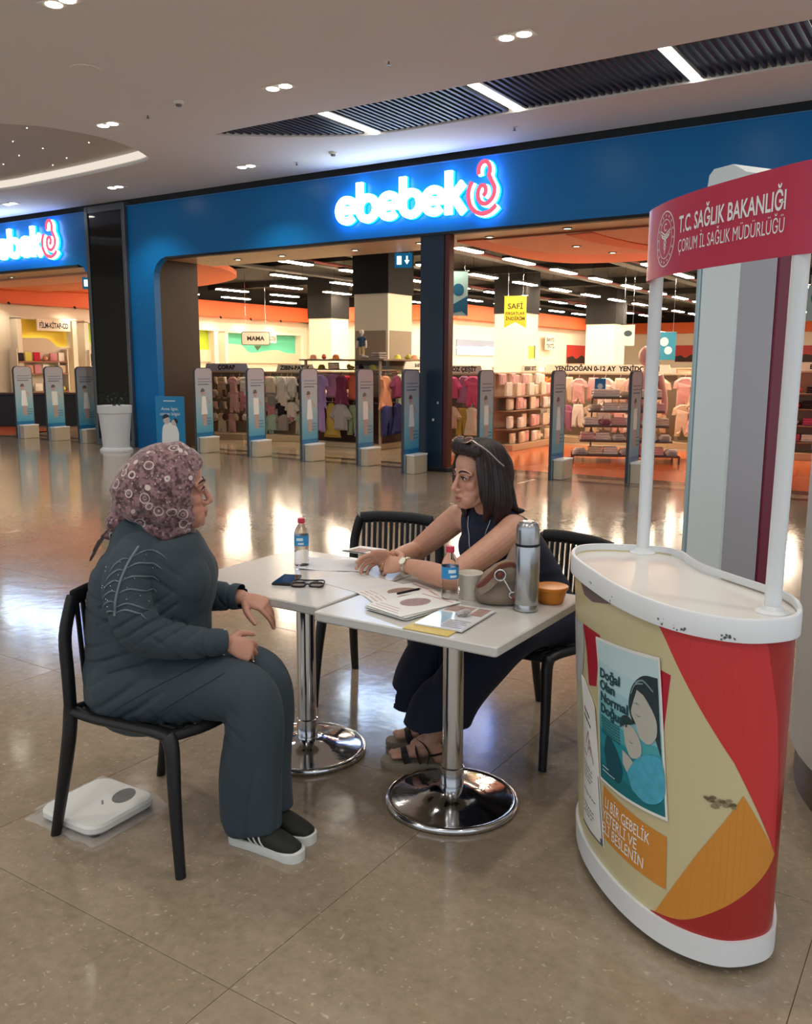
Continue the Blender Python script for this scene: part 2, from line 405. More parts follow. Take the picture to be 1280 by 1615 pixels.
wh = {10.3: 'in the row closest to the blue fascia', 7.65: 'in the row in front of the slats', 4.98: 'in the row above the sitting women', 2.32: 'in the row above the tables', -.35: 'in the row behind the booth', -3.0: 'in the last row'}
od = ['first', 'second', 'third', 'fourth', 'fifth', 'sixth']
for y, xs in rows:
    for i, x in enumerate(xs): downlight(x, y, 'twin ceiling downlight, %s from the left %s' % (od[i], wh[y]))
for x, y, lab, kd in [(-7.93, 7.45, 'small round smoke detector between two twin downlights', 0), (-7.88, 6.17, 'flat white round ceiling speaker nearest the viewer', 1), (-5.16, 7.6, 'small white sprinkler head right of the detector', 2), (-7.93, 10.3, 'tiny ceiling sensor above the blue lit fascia', 0), (-8.76, 10.5, 'tiny white sprinkler head close to the black band', 2), (-5.2, 10.45, 'tiny sprinkler head right of the glowing sign', 2), (-8.65, 7.63, 'tiny sprinkler head left of the smoke detector', 2)]:
    t = thing(['smoke_detector', 'ceiling_speaker', 'sprinkler_head'][kd], lab, ['detector', 'speaker', 'sprinkler'][kd], (x, y, ZC))
    if kd == 0:
        MB().lathe([(.06, 0), (.06, -.015), (.045, -.03), (0, -.03)], n=20).build('base', M_WHITE, t, smooth=40); MB().lathe([(.035, -.03), (.03, -.05), (0, -.055)], n=16).build('sensor_head', mat('grey_plastic', '#6b6866', .5), t, smooth=40)
    elif kd == 1:
        MB().lathe([(.15, 0), (.15, -.006), (.13, -.010), (0, -.008)], n=28).build('grille', M_WHITE, t, smooth=40)
    else:
        MB().lathe([(.035, 0), (.035, -.006), (0, -.006)], n=16).build('escutcheon', M_WHITE, t); MB().lathe([(.008, -.005), (.008, -.03), (.02, -.035), (.02, -.04), (0, -.04)], n=12).build('head', M_GREYM, t)

# black reveal above the fascia
bb = MB(); bb.box((-26, YS+.12, 4.38), (5, YS+.5, 4.9)); bb.build('wall_black_reveal', M_BLACK, kind='structure')
# blue portal: a sheet with rounded openings (x, z) extruded in y
def portal(name, x0, x1, zt, open_pts, m, d0=YS, d1=YS+.14):
    pass
def xz_prism(poly, d0, d1, m=0): return MB().prism(poly, lambda a, b, d: (a, d, b), d0, d1, m)
main_outline = [(-13.36, 0), (-13.36, 4.40), (4.0, 4.40), (4.0, 3.44)]
r_ = .34
corner = [(-12.72+r_+r_*math.cos(R(a)), 3.44-r_+r_*math.sin(R(a))) for a in (90, 105, 120, 135, 150, 165, 180)]
def quadgrid_wall(name, m, parent=None):
    mb = MB()
    f3 = lambda a, b, d: (a, d, b)
    mb.prism([(-13.36, 0), (-12.72, 0), (-12.72, 3.44-r_), (-13.36, 3.44-r_)], f3, YS, YS+.14)
    mb.prism([(-13.36, 3.44-r_)]+corner[::-1]+[(-12.72+r_, 4.40), (-13.36, 4.40)], f3, YS, YS+.14)
    # fascia as separate tall panels with fine joints
    return mb.build(name, m, parent, kind='structure')
quadgrid_wall('wall_blue_portal', M_BLUE)
fa = xz_prism([(-12.72+r_, 3.44), (4.0, 3.44), (4.0, 4.40), (-12.72+r_, 4.40)], YS, YS+.14)
fa.build('wall_blue_fascia', M_BLUE, kind='structure')
lf = xz_prism([(-26, 3.44), (-14.62-.2, 3.44), (-14.62-.06, 3.40), (-14.62, 3.30), (-14.49, 3.30), (-14.49, 4.40), (-26, 4.40)], YS, YS+.14)
lf.build('wall_blue_fascia_far', M_BLUE, kind='structure')
tr = MB(); tr.box((-12.4, YS-.02, 3.405), (4, YS+.10, 3.445)); tr.box((-22, YS-.02, 3.405), (-14.8, YS+.10, 3.445)); tr.build('trim_1', M_BLACK, kind='structure')
# pale edge strip along the top of the fascia
tp = MB(); tp.box((-13.36, YS-.015, 4.385), (4, YS+.12, 4.40)); tp.box((-22, YS-.015, 4.385), (-14.49, YS+.12, 4.40)); tp.build('trim_2', mat('blue_edge', '#3f7fc0', .3), kind='structure')
# soffit behind the fascia and the brown reveal wall at the left of the opening
so = MB(); so.box((-12.72, YS+.14, 3.44), (-7.05, 12.75, 3.60)); so.box((-6.5, YS+.14, 3.44), (4, 12.05, 3.60)); so.box((-7.05, YS+.14, 3.44), (-6.5, 12.6, 3.6)); so.box((-22, YS+.14, 3.44), (-14.5, 12.2, 3.6))
so.build('ceiling_soffit', M_SOFFIT, kind='structure')
rv = MB(); rv.box((-12.95, YS+.14, 0), (-12.72, 12.27, 3.44)); rv.build('wall_brown_reveal', M_DKBROWN, kind='structure')
rv = MB(); rv.box((-13.36, YS+.14, 0), (-12.95, 12.27, 3.44)); rv.box((-14.49, YS+.18, 0), (-13.36, 12.2, 4.4)); rv.build('wall_core', M_BLACK, kind='structure')
# black glass column with grey frame
gc = MB(); gc.box((-14.49, YS-.05, 0), (-13.36, YS+.18, 4.49)); col_glass = None
column = thing('glass_column', 'tall black glass column panel in a grey metal frame between two blue shop fronts', 'column', (-13.92, YS, 0))
MB().box((-.48, -.045, .12), (.47, .0, 4.34)).build('glass_panel', M_BGLASS, column)
MB().box((-.565, -.07, 0), (-.48, .17, 4.46), bev=.006).build('frame', M_GREYM, column)
MB().box((.47, -.07, 0), (.555, .17, 4.46), bev=.006).build('frame', M_GREYM, column)
MB().box((-.48, -.06, 4.34), (.47, .1, 4.46), bev=.006).build('frame', M_GREYM, column)
MB().box((-.48, -.06, 0), (.47, .1, .12), bev=.006).build('frame', M_GREYM, column)
# centre pier
pier = thing('shopfront_pier', 'dark blue pier with a brown side between the two shop openings', 'pillar', (-6.775, YS, 0))
MB().box((-.265, 0, .05), (.13, .16, 3.44)).build('core', mat('dark_navy_panel', '#12283c', .35), pier)
MB().box((.13, .02, .05), (.21, .15, 3.44)).build('side_panel', mat('brown_red_panel', '#5a2620', .4), pier)
MB().box((-.28, -.015, 0), (.22, .18, .06), bev=.004).build('plinth', M_BLACK, pier)
for z, xx in ((1.02, .06), (.77, -.02)):
    MB().cyl((xx, -.012, z), (xx, .0, z), .022, 12).build('button', mat('chrome', '#d8dade', .12, 1.), pier)
# enclosing side wall of the mall far at the left and right jamb of the shop front
MB().box((-26, YS+.02, 0), (-22.2, YS+.3, 3.44)).build('wall_far_panel', M_CREAM, kind='structure')
MB().box((-26.2, -4, 0), (-26, YS, 4.6)).build('wall_left', M_CREAM, kind='structure')

# ------------------------------------------------------------------ the illuminated sign
M_SGN = emat('sign_white', '#dff6ff', SIGN_E)
M_HALO = emat('sign_halo', '#0c7cff', 13.0)
M_PINK = emat('sign_pink', '#f2647e', 1.0)
def letter_strokes(ch):
    # unit: x-height 1, stroke .26; returns list of polylines and advance
    if ch == 'e': return [[(.16, .5), (.86, .5)], arc(.5, .5, .37, 0, 318, 22)], .93
    if ch == 'b': return [[(.16, .30), (.16, 1.42)], arc(.5, .5, .37, 150, 510, 26)], .93
    if ch == 'k': return [[(.16, .0), (.16, 1.42)], [(.2, .46), (.74, .98)], [(.36, .55), (.76, .02)]], .86
def shop_sign(x0, base, sc, label, letters='ebebek'):
    t = thing('shop_sign', label, 'sign', (x0, YS, base))
    x = 0
    for ch in letters:
        st, adv = letter_strokes(ch)
        mb = MB(); hb = MB()
        for P in st:
            P2 = [(x+a*sc, b*sc) for a, b in P]
            strip(mb, P2, .27*sc, lambda a, b, d: (a, d, b), -.10, -.055)
            strip(hb, P2, .31*sc, lambda a, b, d: (a, d, b), -.052, -.02)
        o = mb.build('letter', M_SGN, t); hb.build('halo_light', M_HALO, o)
        x += adv*sc
    x += .04*sc
    # pink and white swirl
    w = 1.15*sc; h = 1.78*sc; oz = -.14*sc
    T = lambda P: [(x+a*w, oz+b*h) for a, b in P]
    head = arc(.56, .80, .185, 205, -35, 14, .155)
    body = catmull([head[-1], (.80, .60), (.90, .46), (.84, .30), (.62, .20), (.42, .26), (.36, .40), (.44, .52), (.58, .52), (.62, .42), (.54, .34)], 5)
    outer = catmull([(.16, .62), (.06, .46), (.08, .26), (.24, .10), (.50, .03), (.76, .06), (.96, .16)], 5)
    sw = MB(); hb = MB(); wh_ = MB()
    for P, ww in ((head+body[1:], .125), (outer, .13)):
        strip(sw, T(P), ww*w, lambda a, b, d: (a, d, b), -.11, -.06)
        Q = [(a+.045*w, b-.02*h) for a, b in T(P)]
        strip(wh_, Q, ww*w*1.02, lambda a, b, d: (a, d, b), -.095, -.055)
        strip(hb, Q, ww*w*1.35, lambda a, b, d: (a, d, b), -.052, -.02)
    o = sw.build('swirl', M_PINK, t); wh_.build('swirl_edge', M_SGN, o); hb.build('halo_light', M_HALO, o)
    return t
shop_sign(-8.52, 3.66, .413, 'large glowing white lettered shop sign with pink swirl on the main blue fascia')
shop_sign(-17.82-.25, 3.66, .413, 'cut-off glowing shop sign on the far blue fascia left of the glass column')

# potted plant by the column
pot = thing('planter_pot', 'tall white round planter pot with a small dark plant by the glass column', 'planter', (-13.31+.15, 10.55, 0))
MB().lathe([(.27, 0), (.27, .05), (.235, .07), (.25, .3), (.285, .68), (.30, .69), (.305, .82), (.29, .825), (.275, .80), (.27, .72), (0, .72)], n=36).build('pot', mat('white_plastic', '#dfe3e6', .4), pot, smooth=40)
MB().lathe([(.29, .0), (.29, .03), (.27, .035), (.2, .035)], n=36).build('saucer', MATS['white_plastic'], pot, smooth=40)
for i in range(7):
    a = i*2.4; rr = random.uniform(.05, .2); mb = MB()
    mb.tube([(0, 0, .72), (rr*.5*math.cos(a), rr*.5*math.sin(a), .9), (rr*math.cos(a), rr*math.sin(a), 1.0+.08*random.random())], .006, 5)
    mb.build('stem', mat('dark_stem', '#2a2a1c', .8), pot)
lm = MB()
lm.add([(0, 0, 0), (.025, .06, .02), (0, .14, 0), (-.025, .06, .02)], [(0, 1, 2, 3)])
lme = lm.mesh('leaf', mat('dark_leaf', '#2c3a22', .6))
for i in range(16):
    a = i*2.4; rr = .05+.012*i
    o = link('leaf', lme, pot, loc=(rr*math.cos(a), rr*math.sin(a), .82+.2*random.random())); o.rotation_euler = (random.uniform(-.6, .8), random.uniform(-.4, .4), a-1.57)

# blue advertising board leaning in the reveal
ad = thing('advertising_board', 'blue standing advertising board with a parent holding a baby, by the brown reveal', 'sign', (-12.3, 11.08, 0), rz=R(18))
M_ADB = mat('ad_blue', '#1a86bd', .35); M_SKIN_P = mat('print_skin', '#cfc4bd', .5); M_WPRINT = mat('print_white', '#f0f4f4', .5); M_DPRINT = mat('print_dark', '#23343c', .5)
MB().obox((0, 0, .50), (.58, .02, .98), bev=.003).build('board', M_ADB, ad)
fy = lambda x, z: (x, -.0125, z)
mb = MB(); put_text(mb, 'Anne ilgisi,', lambda x, y: fy(x, .74+y), .08, align='CENTER'); put_text(mb, 'uzman bilgisi', lambda x, y: fy(x, .65+y), .08, align='CENTER'); mb.box((-.12, -.0125, .90), (.12, -.012, .915)); mb.build('lettering', M_WPRINT, ad)
mb = MB(); mb.prism(catmull([(-.18, .12), (-.16, .4), (-.1, .5), (.0, .52), (.12, .46), (.17, .3), (.15, .12)], 4), lambda a, b, d: (a, d, b), -.0125, -.011); mb.build('picture', M_WPRINT, ad)
mb = MB(); mb.prism(arc(-.07, .56, .07, 0, 360, 14)[:-1], lambda a, b, d: (a, d, b), -.0135, -.011); mb.prism(arc(.08, .52, .055, 0, 360, 14)[:-1], lambda a, b, d: (a, d, b), -.0135, -.011); mb.build('face_print', M_SKIN_P, ad)
mb = MB(); mb.prism(arc(-.08, .60, .07, 20, 200, 10), lambda a, b, d: (a, d, b), -.0145, -.011); mb.prism(arc(.10, .54, .055, -60, 120, 10), lambda a, b, d: (a, d, b), -.0145, -.011); mb.build('hair_print', M_DPRINT, ad)

# ================================================================== FOREGROUND FURNITURE
M_CHROME = mat('chrome', '#d8dade', .08, 1.)
M_CHROME2 = mat('chrome_base', '#c6c9ce', .10, 1., bump=.05, bscale=30)
M_TABLE = mat('white_laminate', '#cbc9c4', .22, spec=.5, var=.03, vscale=3)
M_CHAIR = mat('black_plastic', '#141518', .42, bump=.03, bscale=300)
def table(x, y, lab):
    t = thing('cafe_table', lab, 'table', (x, y, 0), group='white cafe tables pushed together')
    top = MB(); P = rrect(-.349, -.355, .349, .355, .012, 4)
    Q = rrect(-.345, -.351, .345, .351, .010, 4); n = len(P)
    V = [(a, b, .717) for a, b in Q]+[(a, b, .722) for a, b in P]+[(a, b, .746) for a, b in P]+[(a, b, .75) for a, b in Q]
    F = [tuple(range(n))[::-1], tuple(range(3*n, 4*n))]
    for k in range(3):
        for i in range(n): F.append((k*n+i, k*n+(i+1) % n, (k+1)*n+(i+1) % n, (k+1)*n+i))
    top.add(V, F); top.build('tabletop', M_TABLE, t)
    MB().box((-.18, -.18, .700), (.18, .18, .717), bev=.004).build('support_plate', M_BLACK, t)
    MB().lathe([(.038, .14), (.038, .70)], n=28).build('pedestal_column', M_CHROME, t, smooth=40)
    MB().lathe([(.043, .03), (.043, .142), (.038, .146)], n=28).build('collar', M_CHROME, t, smooth=40)
    MB().lathe([(.232, .008), (.232, .020), (.205, .026), (.13, .032), (.10, .045), (.07, .058), (.044, .062), (0, .062)], n=56).build('base_plate', M_CHROME2, t, smooth=50)
    rim = MB(); rim.tube([(.230*math.cos(2*PI*i/56), .230*math.sin(2*PI*i/56), .014) for i in range(56)], .0135, 10, closed=True)
    rim.build('base_rim', M_CHROME, t, smooth=60)
    return t
table(-1.487, 2.605, 'white square cafe table nearer the booth, holding the steel flask and handbag')
table(-2.205, 2.655, 'white square cafe table farther left, holding the phone and paper sheets')

def make_chair(lab, loc, rz):
    # local frame: the sitter faces +x; seat centre at origin
    t = thing('plastic_chair', lab, 'chair', loc, rz, group='black slatted plastic chairs')
    HS, W2 = .45, .215
    def leg(sy, front):
        mb = MB()
        if front: P = [(.265, sy*.245, 0), (.245, sy*.235, .22), (.225, sy*.218, .40), (.205, sy*.212, .437)]; rr = [(.016, .018), (.019, .021), (.024, .024), (.026, .022)]
        else: P = [(-.285, sy*.25, 0), (-.245, sy*.242, .18), (-.212, sy*.232, .36), (-.205, sy*.225, .46)]; rr = [(.016, .019), (.02, .022), (.024, .023), (.025, .022)]
        mb.tube(catmull(P, 4), [tuple(v) for v in catmull(rr, 4)], 10, ref=(1, 0, 0)); return mb.build('leg', M_CHAIR, t, smooth=60)
    for sy in (-1, 1): leg(sy, True); leg(sy, False)
    # seat frame: two side rails dipping in the middle, front and rear bars
    fr = MB()
    for sy in (-1, 1):
        fr.tube(catmull([(-.215, sy*.222, .45), (-.10, sy*.222, .442), (.05, sy*.220, .445), (.16, sy*.218, .447), (.205, sy*.212, .437)], 4), [(.017, .022)]*17, 8, ref=(0, 0, 1))
    fr.tube(catmull([(.205, -.212, .437), (.235, -.1, .432), (.24, 0, .43), (.235, .1, .432), (.205, .212, .437)], 4), .018, 8)
    fr.tube([(-.21, -.225, .45), (-.215, 0, .43), (-.21, .225, .45)], .016, 8)
    fr.build('seat_frame', M_CHAIR, t, smooth=60)
    # back frame
    bf = MB()
    for sy in (-1, 1):
        bf.tube(catmull([(-.205, sy*.225, .43), (-.206, sy*.226, .56), (-.214, sy*.222, .70), (-.210, sy*.196, .80), (-.210, sy*.184, .825)], 4), [(.016, .024)]*17, 10, ref=(1, 0, 0))
    bf.tube(catmull([(-.210, -.186, .822), (-.221, -.1, .830), (-.225, 0, .832), (-.221, .1, .830), (-.210, .186, .822)], 4), [(.028, .013)]*17, 10, ref=(0, 0, 1))
    bf.build('back_frame', M_CHAIR, t, smooth=60)
    n = 13
    sl = MB().tube(catmull([(.0, 0, .815), (.008, 0, .70), (.018, 0, .56), (.030, 0, .49), (.07, 0, .452)], 4), [(.006, .0095)]*17, 6, ref=(1, 0, 0)).mesh('slat', M_CHAIR, 60)
    s2 = MB().tube(catmull([(-.18, 0, .452), (-.05, 0, .432), (.08, 0, .432), (.225, 0, .432)], 4), [(.006, .0115)]*13, 6, ref=(0, 0, 1)).mesh('seat_slat', M_CHAIR, 60)
    for i in range(n):
        y = -.185+.37*i/(n-1)
        link('slat', sl, t, loc=(-.222+.010*abs(y/.185)**2, y*.92, 0))
        link('seat_slat', s2, t, loc=(0, y*1.04, 0))
    cr = MB().box((-.004, -.21, .427), (.004, .21, .436)).mesh('cross_rib', M_CHAIR)
    for k in range(5): link('cross_rib', cr, t, loc=(-.126+.075*k, 0, 0))
    return t
chA = make_chair('black slatted plastic chair that the woman in the headscarf sits on', (-2.235, 1.945, 0), R(5))
chB = dup(chA, (-2.315, 3.36, 0), math.atan2(-.964, .267), 'black slatted plastic chair standing empty behind the left table')
chC = dup(chA, (-1.475, 3.345, 0), math.atan2(-.96, -.285), 'black slatted plastic chair under the woman in the navy dress')

# ------------------------------------------------------------------ promotion booth
BU, BV, BO = Vector((.666, -.746, 0)), Vector((-.746, -.666, 0)), Vector((-.68, 2.7, 0))
booth = thing('promotion_booth', 'white-rimmed promotion booth with beige and red wrap and crimson header', 'booth', tuple(BO))
def bf_(u, v, z):
    k = min(1, max(0, (.93-z)/.90)); q = max(0., min(1., (.10-u)/.45)); q = q*q*(3-2*q)   # the body tapers towards the foot at its left end
    return tuple(BU*(u+k*q*.085)+BV*(v-k*q*.03)+Vector((0, 0, z)))
FRONT = [(-.304, -.013), (-.351, .093), (-.374, .187), (-.34, .262), (-.206, .320), (.05, .333), (.23, .325), (.375, .292), (.475, .238), (.54, .155), (.542, .06), (.505, -.006), (.40, -.068), (.314, -.088)]
BACK = [(.314, -.088), (.233, -.072), (.099, -.045), (-.03, -.026), (-.13, -.032), (-.205, -.046), (-.27, -.040), (-.304, -.013)]
fuv = [np.array(p) for p in catmull(FRONT, 6)]
fsl = np.r_[0, np.cumsum([np.linalg.norm(fuv[i+1]-fuv[i]) for i in range(len(fuv)-1)])]
outline = [tuple(p) for p in fuv]+catmull(BACK, 4)[1:-1]
def offs(P, d):
    P = [np.array(p[:2]) for p in P]; n = len(P); out = []
    for i in range(n):
        t = P[(i+1) % n]-P[i-1]; t = t/(np.linalg.norm(t)+1e-9); out.append(tuple(P[i]+d*np.array((-t[1], t[0]))))
    return out
A2 = sum(outline[i-1][0]*outline[i][1]-outline[i][0]*outline[i-1][1] for i in range(len(outline)))
sgn = 1 if A2 < 0 else -1          # +d must move outwards
def shell(o0, z0, z1, d0=0., d1=None):
    P = offs(o0, sgn*d0) if d0 else [tuple(p[:2]) for p in o0]; Q = P if d1 is None else offs(o0, sgn*d1)
    n = len(P); return [bf_(*p, z0) for p in P]+[bf_(*p, z1) for p in Q], [(i, (i+1) % n, n+(i+1) % n, n+i) for i in range(n)], n
M_WRAP = mat('beige_wrap', '#cabf96', .30); M_RED = mat('red_wrap', '#c9383c', .28); M_DRED = mat('dark_red_wrap', '#a32b2a', .28)
M_ORW = mat('orange_wrap', '#cf8a38', .28); M_WPL = mat('white_plastic', '#8fafbb', .4)
mb = MB(); V, F, n = shell(outline, .09, .95); mb.add(V, F); mb.build('counter_body', M_WRAP, booth, smooth=60)
mb = MB()
for (z0, z1, d) in ((.03, .10, .010),):
    V, F, n = shell(outline, z0, z1, d); mb.add(V, F+[tuple(range(n))[::-1], tuple(range(n, 2*n))])
mb.build('base_band', M_WPL, booth, smooth=40)
for u, v in ((-.22, .06), (-.2, .24), (.1, .26), (.38, .2), (.42, .0), (.15, .05)): MB().tube([bf_(u-.012, v, .02), bf_(u+.012, v, .02)], .02, 14).build('caster', M_BLACK, booth)
rm = MB()
a, F1, n = shell(outline, .91, .966, .012); b_, _, _ = shell(outline, .966, .97, .012, .009); c_, _, _ = shell(outline, .97, .97, .009, .0); d_, _, _ = shell(outline, .97, .945, .0)
rm.add(a, F1); rm.add(b_, F1); rm.add(c_, F1); rm.add(d_, F1)
rm.build('rim', M_WPL, booth, smooth=40)
V = [bf_(*p[:2], .945) for p in outline]; n = len(V)
tray = MB(); tray.add(V, [tuple(range(n))]); tray.add([bf_(*p[:2], .912) for p in offs(outline, sgn*.011)], [tuple(range(n))[::-1]])
tray.build('tray', mat('tray_white', '#e3e0da', .18), booth)
pole_uv = [(-.325, .039), (.42, .008)]
for (u, v), du in zip(pole_uv, (.004, .012)):
    MB().tube([bf_(u, v, .945), bf_(u+du, v, 2.03)], .0215, 20).build('pole', M_WPL, booth, smooth=40)
    p = bf_(u, v, .945)
    MB().lathe([(.043, 0), (.043, .004), (.03, .009), (.024, .02), (.0, .02)], c=p, n=28).build('pole_foot', M_WPL, booth, smooth=40)
# header: a sheet bent to the counter's curve
HB = catmull([(-.39, .030), (-.29, .088), (-.18, .108), (-.07, .114), (.075, .106), (.184, .089), (.281, .069), (.366, .048), (.435, .030), (.50, .0), (.57, -.05), (.63, -.12)], 5)
hsl = np.r_[0, np.cumsum([math.dist(HB[i], HB[i+1]) for i in range(len(HB)-1)])]
def on_curve(P, sl, s, d=0.):
    i = int(np.clip(np.searchsorted(sl, s)-1, 0, len(P)-2)); f = (s-sl[i])/(sl[i+1]-sl[i])
    p = np.array(P[i])*(1-f)+np.array(P[i+1])*f
    a = np.array(P[max(i-1, 0)]); b = np.array(P[min(i+2, len(P)-1)]); t = (b-a)/np.linalg.norm(b-a)
    q = p+d*np.array((-t[1], t[0])); return q[0], q[1]
ZB, ZT = 1.845, 2.06
mb = MB(); n = len(HB); H2 = offs(HB, 0.004)
H2[0] = (HB[0][0]-.003, HB[0][1]+.003); H2[-1] = (HB[-1][0]-.002, HB[-1][1]-.004)
V = [bf_(*p, z) for z in (ZB, ZT) for p in HB]+[bf_(*p, z) for z in (ZB, ZT) for p in [tuple(np.array(q)-np.array((0, .006))) for q in HB]]
F = [(i, i+1, n+i+1, n+i) for i in range(n-1)]+[(2*n+i, 3*n+i, 3*n+i+1, 2*n+i+1) for i in range(n-1)]
F += [(i, 2*n+i, 2*n+i+1, i+1) for i in range(n-1)]+[(n+i, n+i+1, 3*n+i+1, 3*n+i) for i in range(n-1)]+[(0, n, 3*n, 2*n), (n-1, 3*n-1, 4*n-1, 2*n-1)]
mb.add(V, F); head = mb.build('header', mat('crimson_header', '#c03450', .38), booth, smooth=35)
hsgn = 1
hf = lambda s, z, d=.0012: bf_(*on_curve(HB, hsl, s, d), z)
def s_of_u(u): return float(np.interp(u, [p[0] for p in HB], hsl))
M_PRW = mat('print_white', '#f0f4f4', .5)
mb = MB(); s0 = s_of_u(-.022); L1 = 'T.C. SAĞLIK BAKANLIĞI'; L2 = 'ÇORUM İL SAĞLIK MÜDÜRLÜĞÜ'
wid = s_of_u(.400)-s0
for tx, zb, cap, bold in ((L1, ZB+.113, .047, .018), (L2, ZB+.058, .037, -.002)):
    size = cap/.72; w = textw(tx, size, bold=bold); put_text(mb, tx, lambda x, y: hf(s0+x, zb+y), size, bold=bold, sx=wid/w)
mb.build('lettering', M_PRW, head)
eb = MB(); es, ez = s_of_u(-.108), ZB+.107
fe = lambda a, b, d: hf(es+a, ez+b, .0012)
for r, w in ((.062, .0035), (.044, .002)):
    strip(eb, arc(0, 0, r, 0, 360, 36, r*1.28), w, fe, 0, 0)
for k in range(16):
    a = 2*PI*k/16; cx, cy = .053*math.cos(a), .053*1.28*math.sin(a)
    eb.add([fe(cx-.004*math.sin(a+q)-.0, cy+.006*math.cos(a+q), 0) for q in (0, 2.1, 4.2)], [(0, 1, 2)])
strip(eb, [(0, -.042), (0, .014)], .0035, fe, 0, 0)
for sg in (-1, 1):
    for k, (dx, dz) in enumerate(((.034, .022), (.033, .013), (.028, .006))): strip(eb, [(sg*.002, .012-.006*k), (sg*dx*.6, dz-.002), (sg*dx, dz+.004)], .004, fe, 0, 0)
    strip(eb, catmull([(sg*.010, .004), (-sg*.010, -.010), (sg*.008, -.022), (-sg*.003, -.034)], 4), .0025, fe, 0, 0)
strip(eb, arc(0, .034, .010, 40, 320, 14), .003, fe, 0, 0)
eb.build('emblem', M_PRW, head)
# wrap graphics: outlines in (arc length, height) cut into strips that follow the curve
def clip(poly, s0, s1):
    def half(P, k, keep_less):
        out = []
        for i in range(len(P)):
            a, b = P[i-1], P[i]; ia = (a[0] <= k) if keep_less else (a[0] >= k); ib = (b[0] <= k) if keep_less else (b[0] >= k)
            if ia != ib: f = (k-a[0])/(b[0]-a[0]); out.append((k, a[1]+f*(b[1]-a[1])))
            if ib: out.append(b)
        return out
    P = half(poly, s0, False)
    return half(P, s1, True) if P else P
def wrap_poly(mb, poly, d, m=0, P=None, sl=None):
    P = fuv if P is None else P; sl = fsl if sl is None else sl
    lo, hi = min(p[0] for p in poly), max(p[0] for p in poly)
    for i in range(len(sl)-1):
        if sl[i+1] <= lo or sl[i] >= hi: continue
        c = clip(poly, sl[i], sl[i+1])
        if len(c) >= 3: mb.add([bf_(*on_curve(P, sl, min(max(s, sl[i]+1e-7), sl[i+1]-1e-7), sgn*d), z) for s, z in c], [tuple(range(len(c)))], m)
gr = MB()
wrap_poly(gr, [(1.005, .93), (1.60, .93), (1.60, .10), (1.06, .10), (1.13, .15), (1.396, .323), (1.253, .592), (1.053, .873)], .0006)
gr.build('red_graphic', M_RED, booth)
gr = MB()
wrap_poly(gr, [(1.31, .93), (1.62, .93), (1.62, .10), (1.40, .10), (1.398, .33), (1.39, .52), (1.365, .709)], .0010)
wrap_poly(gr, catmull([(1.00, .08), (1.067, .107), (1.156, .130), (1.264, .205), (1.35, .27), (1.40, .323)], 5)+[(1.45, .10), (1.0, .08)], .0012)
gr.build('dark_red_graphic', M_DRED, booth)
gr = MB(); wrap_poly(gr, [(1.067, .107)]+catmull([(1.067, .107), (1.156, .128), (1.264, .203), (1.35, .268), (1.397, .323)], 5)[1:]+[(1.281, .506), (1.18, .329)], .0016); gr.build('orange_graphic', M_ORW, booth)
for P_ in ([(.55, .775), (.715, .785), (.700, .62), (.63, .60), (.595, .70)], [(1.03, .79), (1.075, .785), (1.06, .60), (1.03, .62)]): gr = MB(); wrap_poly(gr, P_, .0008); gr.build('crimson_graphic', mat('crimson_wrap', '#b02036', .3), booth)
gr = MB(); wrap_poly(gr, [(.793, .345), (1.092, .338), (1.098, .188), (.80, .188)], .0014)
ob = gr.build('orange_box_graphic', M_ORW, booth)
mb = MB()
for k, (tx, s0, s1, zz) in enumerate((('SAĞLIKLI BİR GEBELİK', .70, 1.035, .287), ('İÇİN YETERLİ VE', .70, .985, .245), ('DENGELİ BESLENİN', .70, 1.015, .205))):
    w = textw(tx, 1.); Vt, Ft = text(tx, 1., sx=(s1-s0)/w)
    sy = .034
    Vt2 = [(s0+x, zz+y*sy/.72) for x, y in Vt]
    keep = [f for f in Ft if min(Vt2[i][0] for i in f) > .795]
    mb.add([bf_(*on_curve(fuv, fsl, s, sgn*.0022), z) for s, z in Vt2], keep)
mb.build('lettering', M_PRW, ob)
gr = MB(); wrap_poly(gr, [(.512, .908), (.56, .87), (.64, .868), (.74, .89), (.815, .908)], .0010); gr.build('grey_label', mat('grey_label', '#6a5a58', .4), booth)
gr = MB(); wrap_poly(gr, [(.40, .76), (.55, .775), (.565, .70), (.55, .62), (.52, .56), (.42, .55)], .0006); gr.build('photo_graphic', mat('pale_print', '#b9bcbc', .4, var=.3, vscale=20), booth)
sm = MB(); rs = random.Random(3)
for _ in range(16):
    s, z = rs.uniform(1.19, 1.27), .48+rs.uniform(-.012, .012); r_ = rs.uniform(.003, .007)
    wrap_poly(sm, [(s+r_*math.cos(q)*1.8, z+r_*math.sin(q)) for q in np.linspace(0, 5.6, 7)], .0021)
sm.build('scuff_mark', mat('scuff', '#8d8060', .6), booth)
sk = MB()
def rim_poly(poly):
    for i in range(len(fsl)-1):
        c = clip(poly, fsl[i], fsl[i+1])
        if len(c) >= 3: sk.add([bf_(*on_curve(fuv, fsl, min(max(s, fsl[i]+1e-7), fsl[i+1]-1e-7), sgn*.0126), z) for s, z in c], [tuple(range(len(c)))])
for s0, n_ in ((.64, 2), (.80, 2), (1.04, 5), (1.10, 7), (1.22, 16)):
    for _ in range(n_):
        s, z = s0+rs.uniform(-.016, .016), .921+rs.uniform(-.008, .012); r_ = rs.uniform(.0012, .004)
        rim_poly([(s+r_*math.cos(q), z+r_*math.sin(q)) for q in np.linspace(0, 5.2, 6)])
sk.build('rim_scuff', mat('rim_scuff', '#6d7276', .7), booth)

